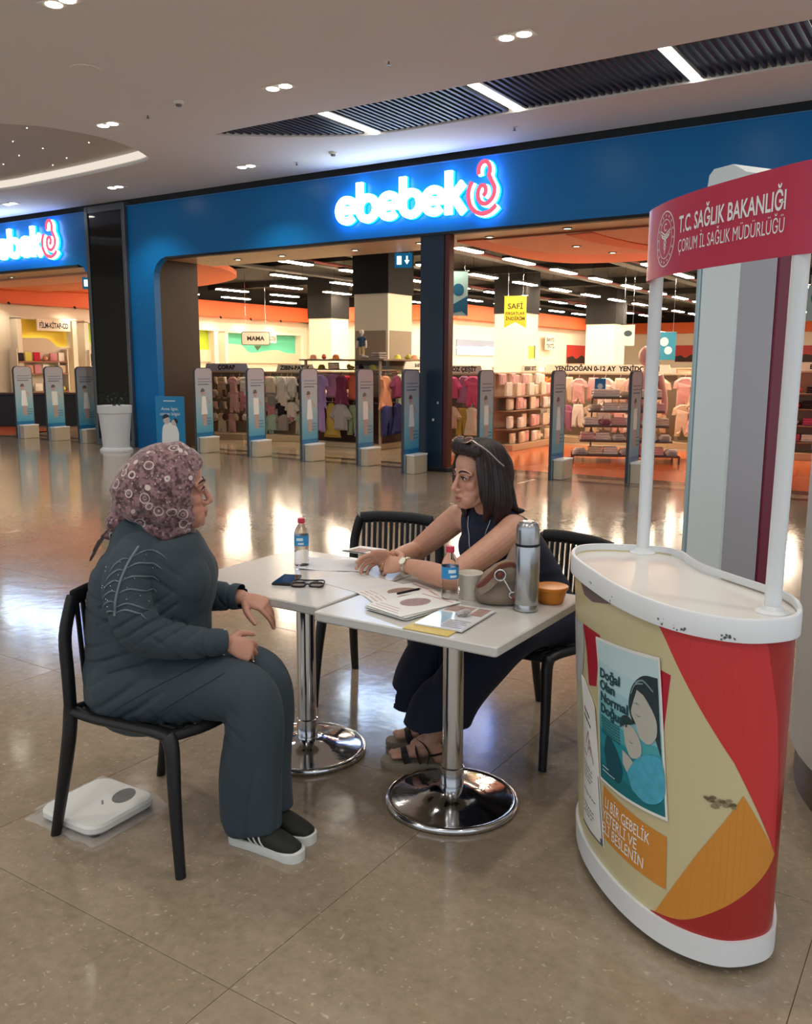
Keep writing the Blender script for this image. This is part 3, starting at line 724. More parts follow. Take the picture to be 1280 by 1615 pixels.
# posters taped on the booth: each a sheet with its print
def poster_sheet(name, label, s0, s1, corners, lift, mats_, thick=.0012, ns=14, nz=18):
    t = thing(name, label, 'poster', tuple(BO))
    (zl0, zl1), (zr0, zr1) = corners
    def pt(a, b, d=0.):
        s = s0(b)+(s1(b)-s0(b))*a; z = (zl0+(zr0-zl0)*a)*(1-b)+(zl1+(zr1-zl1)*a)*b
        bulge = lift+.006*math.sin(PI*a)*(.5+.5*math.sin(5*b))+.012*max(0, a-.85)*6*max(0, b-.75)+.010*max(0, .12-a)*6*max(0, b-.8)*4
        u, v = on_curve(fuv, fsl, s, sgn*(bulge+d)); return bf_(u, v, z)
    mb = MB(); V = []; n1 = ns+1
    for d in (0, -thick):
        for j in range(nz+1):
            for i in range(n1): V.append(pt(i/ns, j/nz, d))
    k = n1*(nz+1); F = []
    for j in range(nz):
        for i in range(ns):
            q = (j*n1+i, j*n1+i+1, (j+1)*n1+i+1, (j+1)*n1+i); F.append(q); F.append(tuple(k+x for x in q[::-1]))
    E = [(i, i+1) for i in range(ns)]+[(nz*n1+i+1, nz*n1+i) for i in range(ns)]+[((j+1)*n1, j*n1) for j in range(nz)]+[(j*n1+ns, (j+1)*n1+ns) for j in range(nz)]
    F += [(b, a, k+a, k+b) for a, b in E]
    mb.add(V, F); mb.build('sheet', mats_, t, smooth=50)
    return t, pt
M_PAPER = mat('paper_white', '#e6e6e2', .5)
p1, pp = poster_sheet('mother_baby_poster', 'teal poster of a mother kissing a newborn taped to the booth front', lambda b: .772-.070*b, lambda b: 1.094-.055*b, ((.358, .778), (.385, .823)), .004, M_PAPER)
# printed colour bands (teal print), made of layered shapes
def pprint(name, parent, pt, polys, m, d, cuts=20):
    mb = MB()
    for P in polys:
        for i in range(cuts):
            c = clip(P, i/cuts, (i+1)/cuts)
            if len(c) < 3: continue
            lo, hi = min(q[1] for q in c), max(q[1] for q in c); nb = max(1, int((hi-lo)*cuts+.5))
            for j in range(nb):
                cc = clip([(b, a) for a, b in c], lo+(hi-lo)*j/nb, lo+(hi-lo)*(j+1)/nb)
                if len(cc) >= 3: mb.add([pt(a, b, d) for b, a in cc], [tuple(range(len(cc)))])
    return mb.build(name, m, parent)
TEALS = [('#0d6f78', 0.02), ('#12808a', .14), ('#1f8f9a', .26), ('#4ba5ae', .38), ('#7dbcc4', .48), ('#9fccd3', .58), ('#b4d6dc', .70), ('#c3dde1', .84)]
for k, (c, b0) in enumerate(TEALS):
    b1 = TEALS[k+1][1] if k+1 < len(TEALS) else .98
    pprint('print_band', p1, pp, [[(.02, b0), (.98, b0-.04 if b0 > .1 else b0), (.98, b1-.04 if b1 < .95 else b1), (.02, b1)]], mat('teal_print_%d' % k, c, .35), .0004)
pprint('hair_print', p1, pp, [catmull([(.97, .87), (.80, .86), (.66, .78), (.60, .66), (.64, .56), (.72, .54), (.80, .62), (.90, .52), (.97, .38)], 4)], mat('print_hair', '#2b3b3f', .4), .0014)
pprint('skin_print', p1, pp, [catmull([(.72, .76), (.66, .66), (.64, .60), (.70, .54), (.74, .47), (.84, .44), (.93, .50), (.94, .60), (.88, .68), (.80, .74)], 4), catmull([(.52, .48), (.56, .52), (.68, .50), (.76, .42), (.74, .34), (.62, .31), (.55, .38)], 4), catmull([(.50, .33), (.62, .30), (.72, .22), (.60, .18), (.50, .24)], 4)], mat('print_face', '#b9b7ad', .4), .0022)
pprint('hair_strand', p1, pp, [ribbon(catmull([(.70, .80), (.80, .83), (.92, .78)], 5), .012), ribbon(catmull([(.64, .72), (.70, .79), (.80, .81)], 5), .010)], mat('print_hairlight', '#7f9296', .4), .0028)
pprint('baby_hair_print', p1, pp, [catmull([(.47, .47), (.49, .54), (.58, .57), (.68, .54), (.62, .52), (.53, .50)], 4)], mat('print_hair', '#2b3b3f', .4), .0030)
for P_ in ([(.69, .605), (.735, .592), (.775, .602), (.735, .600)], [(.60, .415), (.635, .402), (.67, .410), (.635, .410)], [(.67, .665), (.72, .672), (.76, .662), (.72, .680)]): pprint('eye_line_print', p1, pp, [P_], mat('print_hairlight', '#7f9296', .4), .0032, 4)
pprint('blanket_print', p1, pp, [catmull([(.56, .20), (.70, .32), (.86, .38), (.98, .36), (.98, .14), (.80, .06), (.62, .10)], 4)], mat('print_blanket', '#4aa6c0', .4, var=.35, vscale=40), .0026)
pprint('shadow_print', p1, pp, [catmull([(.14, .24), (.22, .36), (.40, .30), (.48, .18), (.40, .08), (.2, .10)], 4)], mat('print_deep_teal', '#0a4f5e', .4), .0014)
mb = MB()
for tx, a0, b0, w in (('Doğal', .07, .735, .40), ('Olan', .07, .655, .31), ('Normal', .08, .575, .52), ('Doğum', .08, .495, .50)):
    Vt, Ft = text(tx, 1., bold=.03); ww = max(v[0] for v in Vt); mb.add([pp(a0+x/ww*w, b0+y*.088, .0032) for x, y in Vt], Ft)
mb.build('lettering', mat('print_navy', '#15454f', .4), p1)
mb = MB()
for i in range(7):
    for j in range(9):
        a0 = .09+.042*j+.002*i; b0 = .465-.018*i; mb.add([pp(a0, b0, .003), pp(a0+.034, b0, .003), pp(a0+.034, b0+.007, .003), pp(a0, b0+.007, .003)], [(0, 1, 2, 3)])
mb.build('small_print', MATS['print_navy'], p1)
mb = MB()
for i, n_ in enumerate((5, 9)):
    b0 = .12-.028*i
    for j in range(n_): a0 = .10+.028*j; mb.add([pp(a0, b0, .003), pp(a0+.022, b0, .003), pp(a0+.022, b0+.006, .003), pp(a0, b0+.006, .003)], [(0, 1, 2, 3)])
mb.build('small_print', M_PRW, p1)
p2, pq = poster_sheet('white_info_poster', 'narrow white information poster on the far left side of the booth', lambda b: .618-.052*b, lambda b: .818-.112*b, ((.150, .613), (.158, .552)), .003, M_PAPER, ns=10)
mb = MB(); rs = random.Random(5)
for b0, n_ in ((.80, 4), (.755, 5), (.52, 3), (.45, 6), (.42, 6), (.39, 6), (.36, 5), (.26, 7), (.16, 6), (.13, 6), (.10, 5)):
    for j in range(n_): a0 = .12+.10*j+.02*rs.random(); mb.add([pq(a0, b0, .0010), pq(a0+.07, b0, .0010), pq(a0+.07, b0+(.022 if b0 > .7 else .008), .0010), pq(a0, b0+(.022 if b0 > .7 else .008), .0010)], [(0, 1, 2, 3)])
mb.build('small_print', mat('print_grey', '#565a60', .5), p2)
pprint('drawing', p2, pq, [ribbon(catmull([(.30, .60), (.45, .70), (.50, .60), (.62, .62), (.78, .54)], 4), .02), ribbon(catmull([(.45, .56), (.55, .66), (.62, .56)], 4), .02)], mat('print_rose', '#b08a86', .5), .0010)
pprint('print_border', p2, pq, [[(.90, .01), (.97, .01), (.97, .05), (.9, .05)], [(.02, .0), (.97, .0), (.97, .012), (.02, .012)], [(.955, .0), (.975, .0), (.975, .5), (.955, .5)]], MATS['print_grey'], .0010)

# ------------------------------------------------------------------ totem and round pillar behind the booth
tt = thing('info_totem', 'tall white totem with a grey side and crimson edge standing behind the booth', 'totem', (-1.043, 4.715, 0), R(-32))
MB().box((-.125, -.175, .05), (.125, .075, 2.44), bev=.008).build('body', mat('totem_white', '#e6f5fa', .35), tt)
MB().box((.125, -.165, .06), (.129, .068, 2.42), bev=.001).build('side_panel', mat('totem_grey', '#b4b6c2', .22), tt)
MB().box((-.125, .075, .05), (.134, .175, 2.46), bev=.006).build('edge_panel', mat('totem_crimson', '#7d2140', .32), tt)
MB().box((-.152, -.18, .05), (-.127, .02, 2.44), bev=.003).build('trim_strip', mat('pale_aluminium', '#b9d3da', .3, .3), tt)
mb = MB(); mb.prism([(-.125, 2.44), (-.115, 2.505), (-.085, 2.53), (.04, 2.53), (.125, 2.48), (.125, 2.44)], lambda a, b, d: (a, d, b), -.17, .075); mb.build('cap', MATS['totem_white'], tt)
MB().box((-.17, -.22, 0), (.17, .22, .05), bev=.01).build('foot', M_GREYM, tt)
pl = thing('round_pillar', 'broad white round pillar with a brown plinth at the edge of the view', 'pillar', (.40, 3.72, 0))
MB().lathe([(.925, .17), (.925, 4.49)], n=72).build('shaft', mat('pillar_white', '#c9c9c9', .45), pl, smooth=40)
MB().lathe([(.90, 0), (.90, .17)], n=72).build('plinth', mat('brown_plinth', '#5b4a3c', .4), pl, smooth=40)
sm_ = MB()
for z in (1.36, 1.28, 1.40): sm_.obox((.40-.40+.925*math.cos(R(188)), .925*math.sin(R(188)), z), (.004, .03, .012), R(8))
sm_.build('tape_mark', mat('tape', '#aeb4b8', .5), pl)

# ------------------------------------------------------------------ things on the tables
ZTB = .7505
M_PET = mat('clear_pet', '#ffffff', .05, trans=1., ior=1.12, spec=.5); M_CAP = mat('red_cap', '#c3324a', .4); M_LBL = mat('blue_label', '#2f8fcb', .35); M_LBL2 = mat('pale_label', '#d7e9f2', .35)
def bottle(x, y, lab, rz):
    t = thing('water_bottle', lab, 'bottle', (x, y, ZTB), rz, group='plastic water bottles')
    pr = [(.0, .006), (.022, .002), (.029, .006)]
    for k in range(5): pr += [(.0305, .014+.013*k), (.0285, .0205+.013*k)]
    pr += [(.0305, .082), (.0305, .132), (.030, .140), (.026, .155), (.018, .170), (.0125, .178), (.0125, .186)]
    MB().lathe(pr, n=32).build('bottle_body', M_PET, t, smooth=60)
    MB().lathe([(.0, .182), (.0150, .182), (.0150, .200), (.0135, .203), (0, .203)], n=24).build('cap', M_CAP, t, smooth=40)
    l = MB().lathe([(.0309, .090), (.0309, .132)], n=32); l.build('label', M_LBL, t, smooth=40)
    for a0, z0, w, h in ((0, .112, .9, .012), (.2, .096, .8, .008), (2.6, .108, 1.0, .016)):
        mb = MB(); P = [(.0312*math.cos(a0+w*q/6), .0312*math.sin(a0+w*q/6)) for q in range(7)]; n = 7
        mb.add([(a, b, z0) for a, b in P]+[(a, b, z0+h) for a, b in P], [(i, i+1, n+i+1, n+i) for i in range(6)])
        mb.build('label_print', M_LBL2, t)
    return t
b1 = bottle(-2.303, 2.753, 'clear water bottle with red cap standing on the farther table by the white sheet', R(-90))
dup(b1, (-1.509, 2.610, ZTB), R(-70), 'clear water bottle with red cap standing on the nearer table beside the brochures')
fl_ = thing('steel_flask', 'tall brushed steel vacuum flask with black ring on the nearer table', 'flask', (-1.243, 2.672, ZTB))
M_STEEL = mat('brushed_steel', '#b7b9bd', .24, 1.)
MB().lathe([(.0, 0), (.040, 0), (.0425, .004), (.0425, .022), (.0418, .024), (.0425, .026), (.0425, .222), (.041, .226)], n=40).build('body', M_STEEL, fl_, smooth=30)
MB().lathe([(.0405, .224), (.0415, .227), (.0415, .232), (.0405, .234)], n=40).build('ring', M_BLACK, fl_, smooth=40)
MB().lathe([(.0400, .232), (.0400, .280), (.038, .293), (.031, .304), (.024, .306), (.0225, .310), (0, .310)], n=40).build('cup_lid', M_STEEL, fl_, smooth=40)
bw = thing('orange_tub', 'round orange plastic tub with lid behind the steel flask', 'tub', (-1.223+.01, 2.815, ZTB))
M_ORT = mat('orange_plastic', '#e08a2c', .38)
MB().lathe([(0, 0), (.040, 0), (.043, .003), (.056, .050)], n=40).build('bowl', M_ORT, bw, smooth=40)
MB().lathe([(.058, .048), (.060, .050), (.060, .058), (.057, .060), (.050, .0585), (0, .0585)], n=40).build('lid', M_ORT, bw, smooth=40)
cp = thing('white_cup', 'white tapered paper cup half hidden behind the bag', 'cup', (-1.478, 2.702, ZTB))
MB().lathe([(0, .004), (.033, .004), (.034, 0), (.045, .088), (.047, .090), (.047, .094), (.045, .095), (.043, .090), (.033, .01), (0, .01)], n=32).build('cup_body', mat('cup_white', '#e4ddcc', .5), cp, smooth=50)

# handbag: slouched taupe body, flap, ring and charm
hb = thing('handbag', 'slouchy taupe leather handbag with a key ring charm beside the steel flask', 'bag', (-1.332, 2.728, ZTB), R(33))
M_TAUPE = mat('taupe_leather', '#8d7b6a', .55, var=.12, vscale=12, bump=.12, bscale=120); M_BRL = mat('brown_lining', '#6b3a2c', .5)
def loft(secs, n=20, cap=True):
    mb = MB(); V = []; F = []
    for (c, ax, by, ro) in secs:
        for j in range(n):
            w = 2*PI*j/n; cx = math.copysign(abs(math.cos(w))**.8, math.cos(w))*ax; cy = math.copysign(abs(math.sin(w))**.8, math.sin(w))*by
            V.append((c[0]+cx*math.cos(ro)-cy*math.sin(ro), c[1]+cx*math.sin(ro)+cy*math.cos(ro), c[2]))
    m = len(secs)
    for i in range(m-1):
        for j in range(n): F.append((i*n+j, i*n+(j+1) % n, (i+1)*n+(j+1) % n, (i+1)*n+j))
    if cap: F.append(tuple(range(n))[::-1]); F.append(tuple(range((m-1)*n, m*n)))
    return mb.add(V, F)
loft([((-.03, .01, .0), .060, .052, 0), ((-.03, .01, .006), .085, .066, 0), ((-.028, .012, .035), .098, .074, 0), ((-.022, .02, .07), .094, .070, 0), ((-.012, .03, .10), .078, .060, 0), ((.005, .035, .125), .060, .048, 0), ((.02, .04, .142), .038, .034, 0), ((.028, .04, .148), .012, .014, 0)], 28).build('bag_body', M_TAUPE, hb, smooth=80)
loft([((.045, .055, .0), .055, .052, 0), ((.04, .055, .05), .070, .062, 0), ((.045, .06, .12), .064, .055, 0), ((.055, .065, .17), .050, .045, 0), ((.064, .07, .215), .032, .034, 0), ((.068, .072, .236), .012, .016, 0)], 24).build('bag_flap', M_TAUPE, hb, smooth=80)
mb = MB(); strip(mb, catmull([(-.122, .070), (-.100, .085), (-.072, .112), (-.042, .140), (-.005, .150), (.03, .140)], 5), .018, lambda a, b, d: (a, d, b), -.072, -.050); mb.build('rolled_edge', M_BRL, hb, smooth=60)
mb = MB(); strip(mb, catmull([(-.115, .058), (-.09, .070), (-.062, .098), (-.035, .126), (.0, .134)], 5), .022, lambda a, b, d: (a, d, b), -.076, -.055); mb.build('fold', M_TAUPE, hb, smooth=60)
mb = MB(); mb.tube([(-.045+.019*math.cos(w), -.082, .118+.019*math.sin(w)) for w in np.linspace(0, 2*PI, 20)[:-1]], .0028, 8, closed=True); mb.tube([(-.031, -.084, .102), (-.017, -.088, .078), (-.005, -.088, .058)], .003, 8); mb.tube([(-.003+.010*math.cos(w), -.088, .050+.010*math.sin(w)) for w in np.linspace(0, 2*PI, 16)[:-1]], .0025, 8, closed=True); mb.build('key_ring', M_CHROME, hb, smooth=60)
mb = MB(); mb.obox((.019, -.088, .030), (.034, .014, .05), 0, 0, .006, M=Matrix.Rotation(R(-35), 3, 'Y')); mb.build('charm', mat('red_brown_charm', '#7a2b24', .35), hb)
mb = MB(); mb.sphere((-.045, -.078, .118), .013, 14, 8, sc=(1, .5, 1)); mb.build('clasp_stud', M_BRL, hb, smooth=80)

# phone and eyeglasses
ph = thing('smartphone', 'black smartphone lying face up on the farther table', 'phone', (-2.188, 2.525, ZTB), R(112))
MB().obox((0, 0, .0045), (.150, .075, .009), bev=.0035).build('phone_body', mat('phone_black', '#15171a', .3), ph)
MB().obox((0, 0, .0092), (.140, .068, .0006)).build('screen', M_BGLASS, ph)
eg = thing('eyeglasses', 'black framed eyeglasses lying folded beside the phone', 'glasses', (-2.065, 2.50, ZTB), R(30))
M_FRM = mat('black_frame', '#0c0c0e', .25)
mb = MB()
for sx in (-1, 1):
    P = rrect(sx*.034-.026, -.018, sx*.034+.026, .020, .014, 4)
    mb.tube([(a, b*.98, .008+b*.16) for a, b in P], .0035, 8, closed=True)
mb.tube([(-.010, 0, .008), (0, .002, .010), (.010, 0, .008)], .003, 8)
mb.build('frame_front', M_FRM, eg, smooth=60)
for sx in (-1, 1):
    MB().tube(catmull([(sx*.061, .004, .009), (sx*.055, .05, .012), (sx*.01, .075, .006), (-sx*.03, .078, .004)], 5), .003, 8).build('temple', M_FRM, eg, smooth=60)
for sx in (-1, 1):
    P = rrect(sx*.034-.024, -.016, sx*.034+.024, .018, .012, 4)
    MB().prism(P, lambda a, b, d: (a, b*.98, .006+b*.16+d), 0, .0012).build('lens', mat('clear_lens', '#f2f4f4', .02, trans=1., ior=1.3), eg)

# papers
M_P2 = mat('paper_cool', '#dcdde0', .55)
def sheet(name, lab, x, y, w, h, rz, z, curl=0., mats_=None, cat='paper', group=None, thick=.0006):
    t = thing(name, lab, cat, (x, y, z), rz, group)
    n = 12; V = []; F = []
    for d in (0, thick):
        for i in range(n+1):
            u = -w/2+w*i/n; zz = curl*(max(0, abs(2*i/n-1)-.3))**2+d+abs(curl)*.1*math.sin(i)
            V += [(u, -h/2, zz), (u, h/2, zz)]
    k = 2*(n+1)
    for i in range(n):
        q = (2*i, 2*i+1, 2*i+3, 2*i+2); F.append(q); F.append(tuple(k+x for x in q[::-1]))
        F.append((2*i, 2*i+2, k+2*i+2, k+2*i)); F.append((2*i+1, k+2*i+1, k+2*i+3, 2*i+3))
    F += [(0, k, k+1, 1), (2*n, 2*n+1, k+2*n+1, k+2*n)]
    mb = MB().add(V, F); mb.build('sheet', mats_ or M_P2, t)
    return t
sheet('paper_sheet', 'white paper sheet lying under the held leaflet on the farther table', -2.19, 2.85, .297, .21, R(25), ZTB+.0004, .012)
sheet('paper_sheet', 'bluish white paper sheet under the hands across the table joint', -1.95, 2.66, .297, .21, R(-12), ZTB, .0)
def leaflet(x, y, rz, z, lab, n=1, grp='printed leaflets on the nearer table', w=.19, h=.27):
    t = thing('leaflet', lab, 'leaflet', (x, y, z), rz, grp)
    MB().box((-w/2, -h/2, 0), (w/2, h/2, .0012)).build('sheet', M_PAPER, t)
    mb = MB(); mb.prism(arc(-.01, .02, .045, 0, 360, 20, .06)[:-1], lambda a, b, d: (a, b, d), .0016, .0012); mb.build('oval_picture', mat('print_rosebrown', '#9a7a70', .5, var=.5, vscale=60), t)
    mb = MB()
    for k in range(3): mb.box((-.08, -.12+.02*k, .0012), (.06-.02*k, -.116+.02*k, .0016))
    mb.box((-.08, .11, .0012), (.08, .118, .0016)); mb.build('print_line', mat('print_red', '#c39a9c', .5), t)
    return t
lf1 = leaflet(-1.73, 2.62, R(-24), ZTB, 'single printed leaflet lying farthest from the camera on the nearer table')
leaflet(-1.65, 2.56, R(-36), ZTB+.0013, 'single printed leaflet half under the leaflet stack')
for k in range(10):
    z = ZTB+.0030+.0014*k
    leaflet(-1.575+.004*math.sin(k*2.1), 2.475+.004*math.cos(k*1.7), R(-14+3*math.sin(k*1.3)), z, 'topmost printed leaflet of the stack in the middle of the nearer table' if k == 9 else 'printed leaflet inside the stack on the nearer table', grp='leaflets of the stack')
fo = thing('yellow_folder', 'thin yellow folder sticking out under the glossy magazine', 'folder', (-1.395, 2.39, ZTB), R(2))
MB().box((-.085, -.135, 0), (.08, .13, .004), bev=.001).build('cover', mat('yellow_card', '#d6bd6a', .5, var=.15, vscale=30), fo)
mg = thing('magazine', 'glossy white magazine with pictures on the yellow folder', 'magazine', (-1.385, 2.44, ZTB+.0042), R(4))
MB().box((-.085, -.135, 0), (.085, .135, .006), bev=.0008).build('pages', mat('glossy_paper', '#d9dadd', .12), mg)
mb = MB(); mb.box((-.07, .05, .006), (.02, .12, .0064)); mb.box((.03, .03, .006), (.075, .12, .0064)); mb.build('picture', mat('print_rosebrown2', '#a88c84', .3, var=.4, vscale=50), mg)
mb = MB()
for k in range(5): mb.box((.0, -.12+.018*k, .006), (.075-.01*(k % 2), -.113+.018*k, .0063))
mb.build('print_line', mat('print_pale_grey', '#8f9096', .3), mg)
MB().box((-.078, -.12, .006), (-.008, .03, .0063)).build('blue_panel', mat('print_sky', '#a9cbe0', .1), mg)
wr = thing('clear_wrapper', 'small crumpled clear plastic wrapper lying on the magazine', 'wrapper', (-1.365, 2.45, ZTB+.0104))
mb = MB(); mb.sphere((0, 0, .012), .022, 10, 6, sc=(1.1, .8, .55)); mb.v = [(a+.004*math.sin(90*b), b+.004*math.sin(120*c), max(0, c+.004*math.sin(80*a+50*b))) for a, b, c in mb.v]; mb.build('wrapper_film', mat('film', '#eef2f4', .05, trans=.9, ior=1.2), wr)
pn = thing('pen', 'black pen lying on the table joint below the watch', 'pen', (-1.70, 2.645, ZTB), R(75))
MB().tube([(-.06, 0, .005), (.045, 0, .005)], .0048, 12).build('barrel', M_BLACK, pn, smooth=40); MB().tube([(.045, 0, .005), (.058, 0, .005)], [.0048, .001], 12).build('tip', M_CHROME, pn, smooth=40)

# bathroom scale in its plastic bag under the chair
sc = thing('bathroom_scale', 'white bathroom scale with oval dark display on the floor under the chair', 'scale', (-2.495, 1.845, 0), R(2))
def rslab(mb, w, h, r, z0, z1, e=.006, m=0):
    P = rrect(-w/2, -h/2, w/2, h/2, r, 6); Q = rrect(-w/2+e, -h/2+e, w/2-e, h/2-e, r-e*.8, 6); n = len(P)
    V = [(a, b, z0) for a, b in Q]+[(a, b, z0+e) for a, b in P]+[(a, b, z1-e) for a, b in P]+[(a, b, z1) for a, b in Q]
    F = [tuple(range(n))[::-1], tuple(range(3*n, 4*n))]
    for k in range(3):
        for i in range(n): F.append((k*n+i, k*n+(i+1) % n, (k+1)*n+(i+1) % n, (k+1)*n+i))
    return mb.add(V, F, m)
rslab(MB(), .295, .295, .055, .012, .045, .008).build('platform', mat('scale_white', '#d9d9d4', .35), sc, smooth=40)
for a in (-1, 1):
    for b in (-1, 1): MB().lathe([(.018, 0), (.018, .013)], c=(a*.11, b*.11, 0), n=14).build('foot', M_BLACK, sc)
dp = MB().lathe([(0, .0462), (.036, .0465), (.040, .0452)], n=32).build('display', mat('scale_display', '#1b1d20', .2, var=.3, vscale=90), sc)
dp.location = (.045, .075, 0); dp.scale = (.95, 1.4, 1); dp.rotation_euler = (0, 0, R(25))
mb = MB(); mb.box((-.016, -.003, .0451), (.016, .004, .0456)); o = mb.build('badge', mat('badge_dark', '#3c3f44', .4), sc); o.location = (.020, .0, 0); o.rotation_euler = (0, 0, R(-40))
# crinkled clear bag around the scale
def crinkle(w, h, top):
    n = 26; V = []; F = []
    for side in (0, 1):
        for j in range(n+1):
            for i in range(n+1):
                a, b = i/n*2-1, j/n*2-1; e = max(abs(a), abs(b))
                x, y = a*w, b*h
                k = min(1, max(0, (1-e)*5)); zt = .004+(top-.004)*(k*k*(3-2*k))
                z = zt+(.0035*mnoise.noise((x*28, y*28, 3))+.003*mnoise.noise((x*60, y*60, 9)))*(.4+.6*(1-k)) if side == 0 else .002
                z = max(z, .0025) if side == 0 else .0015
                if side == 0 and e < .72: z = max(z, .0485)
                V.append((x+.012*mnoise.noise((y*20, 2, 5))*(abs(a) > .9), y+.012*mnoise.noise((x*20, 8, 5))*(abs(b) > .9), z))
    k2 = (n+1)**2
    for s_ in (0, 1):
        for j in range(n):
            for i in range(n):
                q = (j*(n+1)+i, j*(n+1)+i+1, (j+1)*(n+1)+i+1, (j+1)*(n+1)+i); F.append(tuple(s_*k2+x for x in (q if s_ == 0 else q[::-1])))
    return MB().add(V, F)
M_FILM = bpy.data.materials.new('clear_bag'); M_FILM.use_nodes = True
nt = M_FILM.node_tree; b_ = nt.nodes['Principled BSDF']; b_.inputs['Base Color'].default_value = (.9, .93, .95, 1); b_.inputs['Roughness'].default_value = .12
tr_ = nt.nodes.new('ShaderNodeBsdfTransparent'); mx_ = nt.nodes.new('ShaderNodeMixShader'); lw = nt.nodes.new('ShaderNodeLayerWeight'); lw.inputs[0].default_value = .35
mp = nt.nodes.new('ShaderNodeMapRange'); mp.inputs[3].default_value = .02; mp.inputs[4].default_value = .35
nt.links.new(lw.outputs['Facing'], mp.inputs[0]); nt.links.new(mp.outputs[0], mx_.inputs[0]); nt.links.new(tr_.outputs[0], mx_.inputs[1]); nt.links.new(b_.outputs[0], mx_.inputs[2]); nt.links.new(mx_.outputs[0], nt.nodes['Material Output'].inputs[0])
bg = thing('plastic_bag', 'crinkled clear plastic bag wrapped around the bathroom scale', 'bag', (-2.495, 1.845, 0), R(2))
crinkle(.176, .170, .050).build('film', M_FILM, bg, smooth=70)

# ================================================================== STORE INTERIOR
OD = ['first', 'second', 'third', 'fourth', 'fifth', 'sixth', 'seventh', 'eighth', 'ninth', 'tenth', 'eleventh', 'twelfth', 'thirteenth', 'fourteenth']
M_CBLK = mat('store_ceiling_black', '#100e0d', .8)
M_TUBE = emat('tube_white', '#ffe8ca', TUBE_E)
MB().box((-26, YS+.3, 4.12), (5, 45, 4.2)).build('ceiling_store', M_CBLK, kind='structure')
w = MB(); w.box((-22.2, YS+.3, 0), (-22, 26.9, 3.12)); w.build('wall_store_left', M_CREAM, kind='structure')
w = MB(); w.box((-22.2, 26.8, 0), (-15.5, 27, 3.2)); w.box((-15.7, 27, 0), (-15.5, 44, 3.2)); w.box((-15.5, 43.9, 0), (5, 44.1, 3.2)); w.build('wall_store_back', M_CREAM, kind='structure')
w = MB(); w.box((4.2, YS+.3, 0), (4.4, 44, 4.2)); w.build('wall_store_right', M_CREAM, kind='structure')
w = MB(); w.box((-22.2, YS+.3, 3.12), (-21.5, 26.9, 3.62)); w.box((-22, 26.4, 3.12), (-15.5, 27, 3.62)); w.box((-15.7, 26.4, 3.12), (-15.1, 44, 3.62)); w.box((-15.2, 43.4, 3.12), (5, 44.1, 3.62)); w.build('trim_orange_cornice', M_ORANGE, kind='structure')
w = MB(); w.box((-22.2, YS+.3, 3.62), (-21.7, 26.9, 4.12)); w.box((-22, 26.6, 3.62), (-15.3, 27, 4.12)); w.box((-15.7, 26.8, 3.62), (-15.3, 44, 4.12)); w.box((-15.3, 43.6, 3.62), (5, 44.1, 4.12)); w.build('wall_store_upper', M_CBLK, kind='structure')
# dropped salmon ceilings with orange curved borders near the shop front
def zslab(poly, z0, z1): return MB().prism(poly, lambda a, b, d: (a, b, d), z0, z1)
c_out = catmull([(-6.92, 12.05), (-6.98, 13.4), (-6.9, 14.8), (-6.55, 15.6), (-5.92, 15.86), (-5.2, 15.88), (-3, 15.6), (0, 15.2), (4, 15)], 5)
zslab(c_out+[(4, 12.05)], 3.42, 3.60).build('ceiling_orange_border', M_ORANGE, kind='structure')
c_in = catmull([(-6.45, 12.05), (-6.4, 13.0), (-6.28, 13.75), (-6.0, 14.25), (-5.5, 14.5), (-4.6, 14.7), (-2, 14.6), (4, 14.2)], 5)
cs = zslab(c_in+[(4, 12.05)], 3.405, 3.43).build('ceiling_salmon', M_SALMON, kind='structure')
st = MB(); strip(st, catmull([(-4.95, 12.05), (-4.9, 12.8), (-4.7, 13.8), (-4.3, 14.68)], 5), .40, lambda a, b, d: (a, b, d), 3.39, 3.41); st.build('orange_band', M_ORANGE, cs)
l1 = catmull([(-22, 12.9), (-20, 13.3), (-18, 13.3), (-16, 13.0), (-14.6, 12.4)], 5)
zslab(l1+[(-14.5, 12.2), (-22, 12.2)], 3.40, 3.5).build('ceiling_salmon_far', M_SALMON, kind='structure')
l2 = catmull([(-22, 16.4), (-20, 16.8), (-17.5, 16.6), (-15, 15.6), (-13.6, 14.0), (-13.2, 12.4)], 5)
zslab(l2+[(-13.0, 12.3), (-22, 12.3)], 3.52, 3.62).build('ceiling_orange_far', M_ORANGE, kind='structure')
l3 = catmull([(-22, 14.9), (-20, 15.2), (-18, 15.1), (-16, 14.5), (-14.5, 13.4), (-14, 12.4)], 5)
zslab(l3+[(-14, 12.3), (-22, 12.3)], 3.46, 3.55).build('ceiling_salmon_mid', mat('light_orange', '#ea8a5c', .6), kind='structure')
